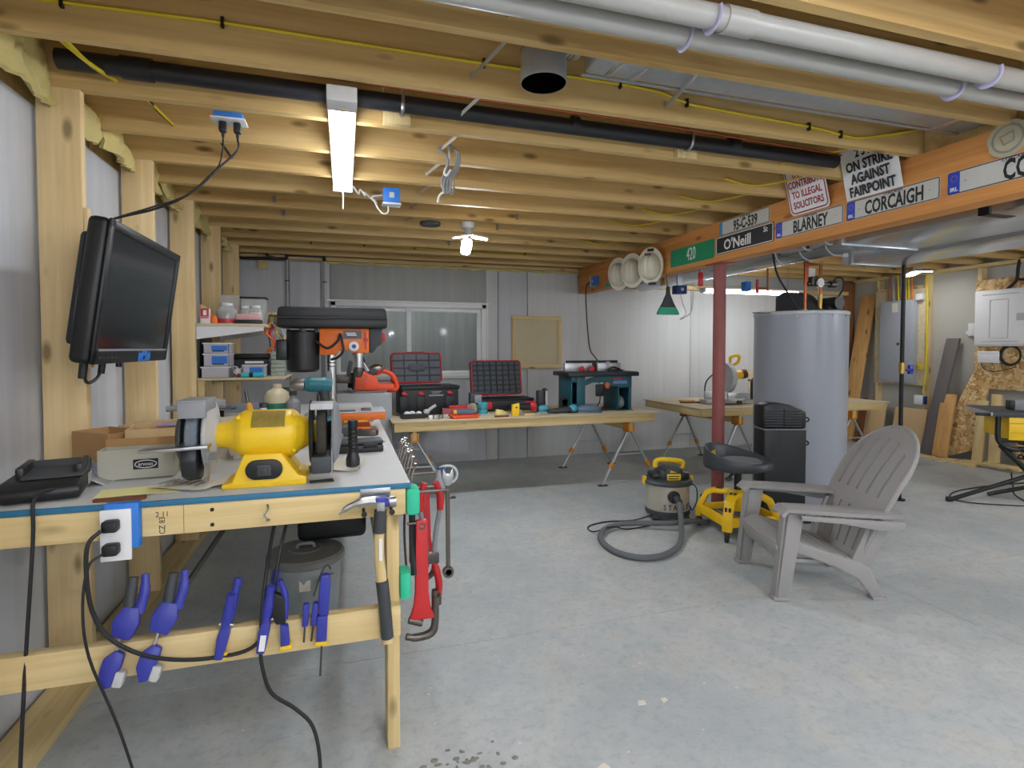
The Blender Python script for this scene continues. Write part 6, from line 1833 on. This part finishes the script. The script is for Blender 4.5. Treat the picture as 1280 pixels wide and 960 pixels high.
# local: front is -y, +x is the side towards the camera
CH = M['chair']
W = .235
for s in (-1, 1):
    # front leg rises to the arm, channel section
    t.p('leg', G().yz([(-.31, 0), (-.235, 0), (-.165, .44), (-.165, .462), (-.265, .462)], s * W - .012 + s * .015, s * W + .012 + s * .015, bev=.005).yz([(-.31, 0), (-.295, 0), (-.24, .46), (-.265, .46)], s * W - .045 + s * .015, s * W + .012 + s * .015, bev=.004).box(s * W - .045 + s * .015, s * W + .02 + s * .015, -.318, -.235, 0, .02, .005), CH)
    # seat side rail that sweeps down into the rear leg
    t.p('leg', G().yz([(-.25, .27), (-.24, .325), (.02, .235), (.14, .20), (.20, .165), (.265, .03), (.285, 0), (.215, 0), (.20, .03), (.13, .115), (.03, .165)], s * W * .93 - .011, s * W * .93 + .011, bev=.004).box(s * W * .93 - .035, s * W * .93 + .02, .21, .29, 0, .012, .004), CH)
    def arm(u, v, s=s):
        y = -.29 + .62 * u
        wd = .058 + .012 * math.sin(math.pi * u)
        x = s * (W + .015 - .02 * (u > .8) * (u - .8) / .2) + (v - .5) * 2 * wd
        z = .482 - .035 * u + .008 * math.cos(math.pi * (v - .5)) - (.03 * (1 - u / .05) ** 2 if u < .05 else 0)
        return Vector((x, y, z))
    t.p('arm', G().surf(arm, 24, 8, .02), CH)
    t.p('arm_skirt', G().yz([(-.2, .44), (-.2, .465), (.32, .435), (.32, .40), (.2, .39), (.0, .425)], s * (W + .065), s * (W + .075), bev=.003), CH)
    t.p('arm_web', G().yz([(.1, .20), (.2, .17), (.32, .43), (.20, .43)], s * W * .94 - .008, s * W * .94 + .008, bev=.003), CH)


def seat_pt(q):
    """seat line from the curved front edge to the back, q 0..1"""
    y = -.295 + .44 * q
    z = .345 - .145 * q - .06 * max(0, (.16 - q) / .16) ** 2
    return y, z


for i in range(6):
    q0, q1 = i / 6 + .008, (i + 1) / 6 - .008
    (ya, za), (yb, zb) = seat_pt(q0), seat_pt(q1)
    t.p('seat_slat', G().yz([(ya, za), (yb, zb), (yb, zb - .016), (ya, za - .016)], -.218, .218, bev=.003), CH)
t.p('front_apron', G().yz([(-.30, .285), (-.285, .285), (-.262, .20), (-.275, .195)], -.235, .235, bev=.003), CH)
t.p('seat_frame', G().box(-.2, -.18, -.27, .13, .18, .20, .003).box(.18, .2, -.27, .13, .18, .2, .003), CH)
BA = Matrix.Translation((0, .115, .195)) @ Matrix.Rotation(R(-27), 4, 'X')
# back in local x, height h: six slats under a round arch, joined by bands
BH, BW = .78, .27
def arch(x):
    return BH - .27 * (1 - math.sqrt(max(0, 1 - (x / BW) ** 2)))
def half_w(h):
    w_ = .205 + .065 * min(1, h / .36)
    return w_
def curve_y(x, h):
    return .16 * x * x - .05 * math.sin(math.pi * min(1, h / .78)) + 0.02
nb = 6
for i in range(nb):
    def sl(u, v, i=i):
        f0, f1 = -1 + 2 * i / nb, -1 + 2 * (i + 1) / nb
        gap = .034
        f = f0 + gap + (f1 - f0 - 2 * gap) * u
        if i == 0 and u == 0:
            f = f0
        if i == nb - 1 and u == 1:
            f = f1
        xt = f * BW
        top = arch(min(BW * .995, max(-BW * .995, xt)))
        h = top * v
        x = f * half_w(h)
        return Vector((x, curve_y(x, h), h))
    t.p('back_slat', G().surf(sl, 6, 22, .03, BA), CH)
for h0, h1 in ((.0, .05), (.27, .36), (.69, .0)):
    def band(u, v, h0=h0, h1=h1):
        f = -1 + 2 * u
        x = f * BW
        if h1 == 0:
            top = arch(min(BW * .995, max(-BW * .995, x))) - .006
            h = top - .075 + .075 * v
        else:
            h = h0 + (h1 - h0) * v
        xx = f * half_w(h) * .995
        return Vector((xx, curve_y(xx, h) - .0005, h))
    t.p('back_band', G().surf(band, 28, 4, .012, BA), CH)
rimp = []
for i in range(41):
    f = -1 + 2 * i / 40
    top = arch(min(BW * .999, max(-BW * .999, f * BW)))
    rimp.append((f * half_w(top), curve_y(f * half_w(top), top) + .01, top))
rimp = [(-half_w(h), curve_y(half_w(h), h) + .01, h) for h in (.0, .12, .24, .36, .46)] + rimp + [(half_w(h), curve_y(half_w(h), h) + .01, h) for h in (.46, .36, .24, .12, 0)]
t.p('back_rim', G().tube(rimp, .013, 8, 1, BA), CH)

# ---------------------------------------------------------------- water heater and the black casing before it
cx, cy = 3.80, 3.84
t = T('water_heater', 'tall round grey water heater tank with pipes on top', 'water heater', (cx, cy, 0))
t.p('tank', G().lathe([(0, .03), (.36, .03), (.368, .04), (.368, 1.625), (0, 1.625)], n=64), M['tank'])
t.p('base_ring', G().lathe([(0, 0), (.35, 0), (.35, .03), (0, .03)], n=48), M['dgrey'])
t.p('top_rim', G().lathe([(.368, 1.60), (.374, 1.604), (.374, 1.628), (.36, 1.634), (0, 1.64)], n=64), M['lgrey'])
t.p('rim_tab', G().box(-.47, -.34, -.06, .04, 1.622, 1.63, .003), M['grey'])
lp = G()
for a in range(200, 340, 22):
    lp.cyl((.37 * math.cos(R(a)), .37 * math.sin(R(a)), 1.59), (.377 * math.cos(R(a)), .377 * math.sin(R(a)), 1.59), .007, n=8)
t.p('rim_screws', lp, M['steel'])
t.p('drain_knob', G().cyl((.3, -.22, .28), (.34, -.25, .28), .016), M['black'])
def copperp(*pp, r=.0125):
    return G().tube(pp, r, 12, 1)
t.p('hot_pipe', copperp((.0, -.05, 1.64), (.0, -.05, 2.285), r=.0135), M['copper'])
t.p('cold_pipe', copperp((.24, .02, 1.64), (.24, .02, 2.06), (.13, .02, 2.06), (.08, .02, 2.06)), M['copper'])
t.p('rising_pipe', copperp((.09, .02, 1.86), (.09, .02, 2.285)), M['copper'])
t.p('fitting', G().cyl((.24, .02, 1.64), (.24, .02, 1.80), .022, n=14).cyl((.24, .02, 1.86), (.24, .02, 1.92), .023, n=14).cyl((.0, -.05, 1.64), (.0, -.05, 1.66), .022, n=14), M['brass'])
t.p('valve', G().cyl((.07, .0, 1.89), (.35, .0, 1.89), .017, n=12).cyl((.32, .0, 1.89), (.38, .0, 1.89), .03, n=14).box(.1, .2, -.03, .05, 1.87, 1.95, .01), M['dsteel'])
t.p('gauge', G().lathe([(0, 0), (.04, 0), (.043, .012), (.04, .02), (0, .02)], (.165, -.035, 1.895), (0, -1, 0), 24), M['chrome'])
t.p('gauge_face', G().cyl((.165, -.0555, 1.895), (.165, -.057, 1.895), .034, n=24), M['white'])
t.p('tag', G().box(.11, .19, .03, .033, 1.93, 2.03), M['paper'])
cw = t.p('cowl', G().yz([(-.15, 1.641), (.2, 1.641), (.2, 1.80), (.1, 1.84), (.0, 1.80)], .02, .28, Matrix.Translation((0, .12, 0)), bev=.02), M['dgrey'])
t.p('circulator', G().cyl((.33, .05, 1.72), (.33, -.1, 1.72), .055, n=20).box(.27, .42, -.06, .1, 1.641, 1.70, .015).ell((.40, .0, 1.70), (.05, .06, .05)), M['black2'])
t.p('hose', G().tube([(.34, .0, 1.89), (.4, .0, 1.95), (.47, .0, 1.94), (.47, .0, 1.85), (.4, 0, 1.76)], .008, 8), M['cord'])
t.p('thin_cord', G().tube([(-.34, -.02, 2.28), (-.32, -.06, 1.98), (-.22, -.08, 1.8), (-.12, -.1, 1.65)], .008, 8), M['cord'])
one('wall_valve_box', 'blue and white valve box with a red lever beyond the tank', 'valve', G().box(3.66, 3.72, 4.35, 4.42, 1.87, 1.96, .004), M['boxblue'], (3.69, 4.38, 1.87))
t = T('copper_line', 'orange-red lever valve on a thin copper line left of the tank pipes', 'valve', (3.78, 4.34, 1.9))
t.p('lever', G().box(-.012, .012, -.01, .01, -.05, .08, .004), mat('lever_red', 'd9534a', .45))
t.p('line', G().cyl((-.0, .0, .0), (.12, .0, .0), .01), M['copper'])
t.p('riser', G().cyl((.12, .0, -.03), (.12, .0, .38), .009), M['copper'])

t = T('black_casing', 'tall black louvred plastic casing standing before the grey tank', 'casing', (3.195, 3.41, 0), -16)
bw, bd = .165, .09
def casing_pts(k):
    return
t.p('body', G().box(-bw, bw, -bd, bd, 0.012, .72, .02, seg=3), M['black'])
t.p('upper_body', G().xz([(-bw, .72), (bw, .72), (bw, .845), (bw * .2, .90), (-bw * .6, .915), (-bw, .89)], -bd + .01, bd, bev=.015), M['black'])
t.p('seam_line', G().box(-bw - .002, bw + .002, -bd - .002, bd + .002, .71, .717), M['grey'])
for i in range(7):
    z = .735 + .02 * i
    t.p('louvre', G().box(-bw + .01, -.02, -bd - .004, -bd + .012, z, z + .008, .001, M=Matrix.Translation((0, 0, 0))).box(-.01, bw - .045, -bd - .004, -bd + .012, z - .003, z + .005, .001), M['dgrey'])
for z in (.60, .78):
    t.p('side_lug', G().tube([(bw, -.03, z + .015), (bw + .03, -.03, z + .015), (bw + .045, -.03, z), (bw + .03, -.03, z - .015), (bw, -.03, z - .01)], .006, 8, 3), M['black'])
t.p('foot', G().box(-bw - .005, bw + .04, -bd - .01, bd + .01, 0, .03, .008), M['black2'])

# ---------------------------------------------------------------- right wall: panels, boards, table saw
t = T('black_pipe', 'black iron gas pipe with a brass valve, blue handle, before the electric panel', 'pipe', (4.62, 3.55, 0), w=True)
px_, py_ = 4.62, 3.55
t.p('pipe', G().cyl((px_, py_, .012), (px_, py_, 2.30), .0165, n=16), M['iron'])
t.p('floor_flange', G().cyl((px_, py_, 0), (px_, py_, .012), .045, n=20), M['iron'])
t.p('valve_body', G().cyl((px_, py_, 1.105), (px_, py_, 1.20), .026, n=12), M['brass'])
t.p('valve_handle', G().box(px_ + .02, px_ + .10, py_ - .03, py_ + .0, 1.125, 1.145, .004).box(px_ + .06, px_ + .10, py_ - .03, py_, 1.10, 1.18, .006), M['blue'])

WX = 7.2
t = T('panel_backing', 'plywood sheet behind the grey electric panel', 'board', (WX - .1, 5.5, .84), w=True)
t.p('sheet', G().box(WX - .112, WX - .0925, 5.15, 5.84, .84, 2.095, .001), M['plyz'] if 'plyz' in M else M['ply'])
t = T('electrical_box', 'grey steel electric panel on plywood between the studs', 'panel', (WX - .16, 5.48, .87), w=True)
pm = mat('panel_grey', 'a3a9b1', .4, var=.03)
t.p('cabinet', G().box(WX - .20, WX - .1125, 5.245, 5.70, .87, 1.95, .004), pm)
t.p('door', G().box(WX - .209, WX - .2, 5.26, 5.685, .885, 1.935, .003), pm)
t.p('latch', G().cyl((WX - .2095, 5.43, 1.38), (WX - .216, 5.43, 1.38), .018), M['dgrey'])
t.p('label', G().box(WX - .2105, WX - .2092, 5.44, 5.52, 1.80, 1.92), M['paper'])
for i, (y, mm) in enumerate(((5.60, 'copper'), (5.55, 'grey'), (5.48, 'cableyellow'), (5.43, 'lgrey'), (5.38, 'cableyellow'), (5.34, 'cableyellow'), (5.30, 'orange'))):
    t.p('cable', G().tube([(WX - .15, y, 1.95), (WX - .15, y + .005, 2.1), (WX - .15, y + .01, 2.298)], .014 if i in (1, 3) else .01, 6, 3), M[mm])
t.p('side_box', G().box(WX - .18, WX - .1125, 5.16, 5.235, 1.94, 2.02, .004), M['white'])
one('yellow_run', 'yellow cable running down the stud right of the electric panel', 'cable', G().tube([(WX - .12, 5.13, 2.28), (WX - .115, 5.125, 1.6), (WX - .115, 5.13, 1.0), (WX - .11, 5.16, .75)], .012, 6), M['cableyellow'], (WX - .12, 5.13, 1))
g = G()
for i in range(4):
    g.tube([(WX - .13, 5.23, 1.13 - .02 * i), (WX - .15, 5.18, 1.12 - .02 * i), (WX - .13, 5.14, 1.12 - .02 * i)], .008, 6)
one('cable_bunch', 'small bunch of yellow cables leaving the electric panel side', 'cable', g, M['cableyellow'], (WX - .14, 5.18, 1.1))
t = T('wall_outlet', 'white outlet box low on the stud under the electric panel', 'outlet', (WX - .1, 5.16, .66), w=True)
t.p('box', G().box(WX - .15, WX - .092, 5.14, 5.25, .60, .72, .004), M['white'])
t.p('blue_side', G().box(WX - .14, WX - .095, 5.115, 5.139, .61, .71, .002), M['navy'])
t = T('wall_switch', 'white switch box beside the white breaker panel', 'switch', (WX, 4.62, 1.5), w=True)
t.p('box', G().box(WX - .05, WX - .002, 4.60, 4.69, 1.47, 1.62, .004), M['white'])
t.p('conduit_stub', G().box(WX - .04, WX - .002, 4.69, 4.72, 1.49, 1.53, .004), M['white'])

t = T('breaker_backing', 'strand board sheet behind the white breaker panel', 'board', (WX - .1, 4.1, .85), w=True)
t.p('sheet', G().box(WX - .105, WX - .0925, 3.55, 4.575, .855, 2.115, .001), M['osb'])
t = T('breaker_box', 'large white breaker panel with a ribbed door', 'panel', (WX - .15, 4.25, 1.35), w=True)
t.p('cabinet', G().box(WX - .165, WX - .1055, 3.90, 4.55, 1.345, 1.985, .012), M['white'])
dr = t.p('door', G().box(WX - .178, WX - .165, 3.92, 4.53, 1.365, 1.965, .006), M['white'])
t.p('door_panel', G().tube([(WX - .179, y, z) for y, z in ((4.38, 1.44), (4.38, 1.87), (4.20, 1.87), (4.20, 1.44))], .005, 4, 1, closed=True), M['lgrey'], dr)
t.p('rib', G().box(WX - .181, WX - .178, 4.1, 4.46, 1.925, 1.935).box(WX - .181, WX - .178, 4.1, 4.46, 1.395, 1.405), M['lgrey'], dr)
t.p('latch', G().box(WX - .183, WX - .178, 4.03, 4.12, 1.63, 1.71, .002), M['lgrey'], dr)
one('feeder_cable', 'thick black feeder cable dropping from the joists to the white panel', 'cable', G().tube([(WX - .13, 4.13, 2.29), (WX - .14, 4.14, 2.2), (WX - .14, 4.15, 2.08), (WX - .135, 4.2, 2.02), (WX - .13, 4.25, 1.98)], .017, 8).tube([(WX - .14, 4.14, 2.08), (WX - .14, 4.0, 2.06), (WX - .14, 3.85, 2.06)], .014, 8), M['cord'], (WX - .13, 4.2, 2.1))
t = T('telecom_box', 'small white plastic box under the white breaker panel', 'box', (WX - .14, 4.4, 1.17), w=True)
t.p('box', G().box(WX - .15, WX - .1055, 4.30, 4.52, 1.155, 1.29, .008), M['white'])
t.p('cover_line', G().box(WX - .152, WX - .15, 4.31, 4.51, 1.265, 1.27), M['lgrey'])
g = G()
for i in range(4):
    rr = .088 + .006 * i
    g.tube([(WX - .12 - .004 * i, 4.20 + rr * math.cos(R(a)), 1.245 + rr * 1.1 * math.sin(R(a))) for a in range(0, 360, 20)], .006, 6, 1, closed=True)
one('cable_coil', 'coil of black cable hung on the strand board by the white box', 'cable', g, M['cord'], (WX - .12, 4.2, 1.15))
one('thin_wire', 'thin black wire drooping under the small white box', 'wire', G().tube([(WX - .11, 4.5, 1.15), (WX - .115, 4.47, 1.09), (WX - .115, 4.38, 1.06), (WX - .115, 4.25, 1.08), (WX - .11, 4.15, 1.12)], .004, 6), M['cord'], (WX - .11, 4.4, 1.08))


def lean(name, label, y0, y1, xb, xt, h, th, m, sh=0, z0=0):
    """a board leaning on the right wall; bottom edge at XB, top at XT; SH shifts its top along the wall"""
    a = math.atan2(xt - xb, h)
    L = h / math.cos(a)
    A = Matrix.Translation((xb, 0, z0)) @ Matrix.Rotation(a, 4, 'Y')
    S = Matrix(((1, 0, 0, 0), (0, 1, sh / L, 0), (0, 0, 1, 0), (0, 0, 0, 1)))
    return one(name, label, 'board', G().box(-th, 0, y0, y1, th * .3, L, .0015, A @ S), m, (xb, (y0 + y1) / 2, z0))


lean('leaning_board', 'tall pine board leaning between the brown board and the electric panel', 6.0, 6.23, 6.90, 7.19, 2.08, .02, M['pine'], -.10)
one('brown_board', 'dark brown panel standing in the far right corner', 'board', G().box(6.985, 7.19, 6.255, 6.272, .0, 2.29), M['brownboard'], (7.1, 6.26, 0))
lean('leaning_board', 'narrow grey-brown plank leaning beside the electric panel', 4.90, 5.05, 6.92, 7.16, 1.44, .03, mat('grey_stained_plank', '6b6462', .6, var=.12, vs=6, aniso=(4, 4, .4)), -.13)
lean('leaning_board', 'pale flat panel leaning low under the electric panel, left one', 5.63, 6.24, 6.98, 7.08, .57, .02, M['kraft2'])
lean('leaning_board', 'pale flat panel leaning low under the electric panel, right one', 5.08, 5.5, 6.98, 7.08, .54, .02, M['kraft2'])
lean('leaning_board', 'dark stained wood strip between the low pale panels and the table', 5.84, 5.92, 6.88, 7.0, .62, .02, M['darkwood'])
lean('leaning_board', 'short knotty pine board leaning right of the grey-brown plank', 4.72, 4.885, 6.90, 7.05, .76, .03, M['pine'])
A = Matrix.Translation((6.99, 0, 0)) @ Matrix.Rotation(R(7), 4, 'Y')
one('leaning_sheet', 'cut strand board sheet leaning with a slanted left edge', 'board', G().yz([(4.76, .02), (4.44, .16), (4.40, 1.16), (4.46, 1.2), (4.60, 1.02), (4.80, .45)], -.016, 0, A), M['osb'], (6.99, 4.6, 0))
lean('leaning_post', 'pale square post offcut leaning under the strand board, left one', 4.36, 4.46, 6.95, 7.03, .72, .05, M['lumber_z'])
lean('leaning_post', 'pale square post offcut leaning under the strand board, right one', 4.20, 4.29, 6.95, 7.05, .80, .05, M['lumber_z'], .04)
t = T('printed_sheet', 'strand board offcut with black stamped letters behind the table saw', 'board', (7.05, 3.9, 0), w=True)
t.p('sheet', G().box(7.03, 7.05, 3.55, 4.10, 0, .48, .002), M['osb'])
t.text('stamp', 'RBE', .15, M['ink'], frame((7.0285, 4.02, .22), (0, 0, 1), (0, 1, 0)), sx=.9, bold=.015)
for i, (y0, y1, x0, x1, z, l) in enumerate(((4.30, 4.42, 6.62, 6.95, 0, 'pale wood scrap on the floor, lowest in the pile by the saw'), (3.9, 4.45, 6.74, 6.80, .026, 'long pale wood strip across the scrap pile'), (3.86, 4.3, 6.85, 6.92, .026, 'second pale strip lying behind the scrap pile'), (4.78, 5.05, 6.70, 6.78, 0, 'small flat wood scrap under the leaning plank'))):
    one('wood_scrap', l, 'scrap', G().box(x0, x1, y0, y1, z, z + .025, .002), M['lumber_y'], ((x0 + x1) / 2, (y0 + y1) / 2, z))
one('sawdust', 'thin litter of sawdust and chips along the right wall', 'sawdust', None or (lambda g: [g.box(6.6 + .5 * random.random() - .02, 6.62 + .5 * random.random(), 4.5 + i * .02, 4.52 + i * .02, 0, .006) for i in range(24)] and g)(G()), M['lumber_x'], (6.8, 4.7, 0), kind='stuff')

# ---- table saw on a folding stand
sy = 3.40
t = T('table_saw', 'yellow table saw on a black folding stand at the right edge', 'table saw', (5.30, 3.40, 0), w=True)
t.p('table', G().box(5.40, 6.2, sy - .05, sy + .6, .735, .775, .005), M['dgrey'])
t.p('wing_rail', G().box(5.30, 5.42, sy - .03, sy + .02, .735, .76, .004), M['black'])
t.p('side_lip', G().box(5.395, 5.405, sy - .05, sy + .6, .74, .77), M['lgrey'])
t.p('body', G().box(5.52, 6.2, sy - .04, sy + .5, .535, .734, .01), M['yellow2'])
t.p('body_groove', G().box(5.53, 6.2, sy - .044, sy - .039, .60, .604).box(5.53, 6.2, sy - .044, sy - .039, .68, .684), mat('dark_yellow', 'b98d14', .5))
t.p('badge', G().box(5.72, 6.0, sy - .045, sy - .04, .70, .73), M['black'])
t.p('body_mark', G().box(5.66, 5.70, sy - .0445, sy - .039, .625, .64, .001), M['white'])
t.p('fence', G().box(5.64, 6.2, sy + .2, sy + .26, .775, .865, .004), M['grey'])
t.p('fence_end', G().box(5.60, 5.64, sy + .18, sy + .28, .776, .86, .01), M['black'])
t.text('fence_lettering', 'DEWALT', .055, M['ink'], frame((5.84, sy + .199, .81), (1, 0, 0), (0, 0, 1)), sx=.95, bold=.02, shear=.3)
k = t.p('frame', G().tube([(5.46, sy, .734), (5.46, sy, .56), (5.48, sy, .50), (5.54, sy - .0, .46), (5.60, sy, .45)], .02, 10, 4).tube([(5.46, sy, .53), (6.2, sy, .515)], .016, 10, 1).tube([(5.54, sy + .04, .44), (5.9, sy + .04, .49), (6.2, sy + .04, .50)], .018, 10, 3), M['black'])
t.p('leg', G().tube([(5.072, sy - .21, .018), (5.5, sy - .14, .20), (6.25, sy - .02, .53)], .018, 10, 1), M['black'])
t.p('leg', G().tube([(5.45, sy + .144, .018), (6.3, sy + .3, .25)], .018, 10, 1), M['black'])
t.p('leg', G().tube([(5.49, sy + .03, .48), (5.56, sy + .03, .40), (5.70, sy + .03, .24), (5.92, sy + .03, .02)], .022, 10, 1), M['black'])
t.p('leg', G().tube([(5.75, sy + .4, .53), (6.1, sy + .4, .16), (6.3, sy + .4, .018)], .02, 10, 1), M['black'])
t.p('rubber_foot', G().cyl((5.05, sy - .214, .022), (5.09, sy - .207, .024), .0215, n=12), M['rubber'])
t.p('pivot', G().cyl((5.74, sy - .04, .19), (5.74, sy + .06, .19), .022, n=12).box(5.66, 5.78, sy - .03, sy + .01, .165, .2, .006), M['black2'])
t.o.rotation_euler = (0, 0, R(-40))
one('saw_cord', 'black saw cord snaking on the floor under the table saw', 'cord', G().tube([(5.78, sy, .19), (5.72, sy - .05, .1), (5.66, sy - .1, .03), (5.5, sy - .3, .006), (5.32, sy - .25, .006), (5.1, sy - .1, .006), (5.1, sy + .05, .006), (5.4, sy + .2, .006), (6.0, sy + .25, .006), (6.6, sy + .2, .006)], .006, 6), M['cord'], (5.5, sy, 0))

# ---------------------------------------------------------------- debris on the slab
rnd = random.Random(11)
for i, (x, y, sx_, l) in enumerate(((1.05, 1.78, .018, 'pale concrete chip on the floor, left of two together'), (1.14, 1.77, .014, 'pale concrete chip on the floor, right of two together'), (.77, 1.53, .022, 'square grey flake on the floor before the bench'))):
    one('floor_chip', l, 'chip', G().prism([(-sx_, -sx_ * .6), (sx_ * .8, -sx_ * .7), (sx_, sx_ * .4), (-sx_ * .4, sx_ * .8)], .003), M['paper'], (x, y, 0), 20 * i, w=False)
g = G()
for i in range(46):
    x, y = rnd.gauss(.32, .06), rnd.gauss(1.66, .05)
    g.ell((x, y, .0005), (rnd.uniform(.004, .014), rnd.uniform(.004, .012), .0025), u=8, v=4)
one('grit_patch', 'patch of grey glue spots and grit on the floor by the bench leg', 'grit', g, mat('grit', '85857c', .9, var=.3, vs=80), (.32, 1.66, 0), kind='stuff')
g = G()
for i in range(160):
    x, y = rnd.uniform(.2, 5), rnd.uniform(1.4, 5)
    s_ = rnd.uniform(.002, .006)
    g.box(x, x + s_ * 2, y, y + s_, 0, .002)
one('floor_specks', 'fine pale specks of dust and chips scattered over the concrete', 'debris', g, M['paper'], (2, 3, 0), kind='stuff')
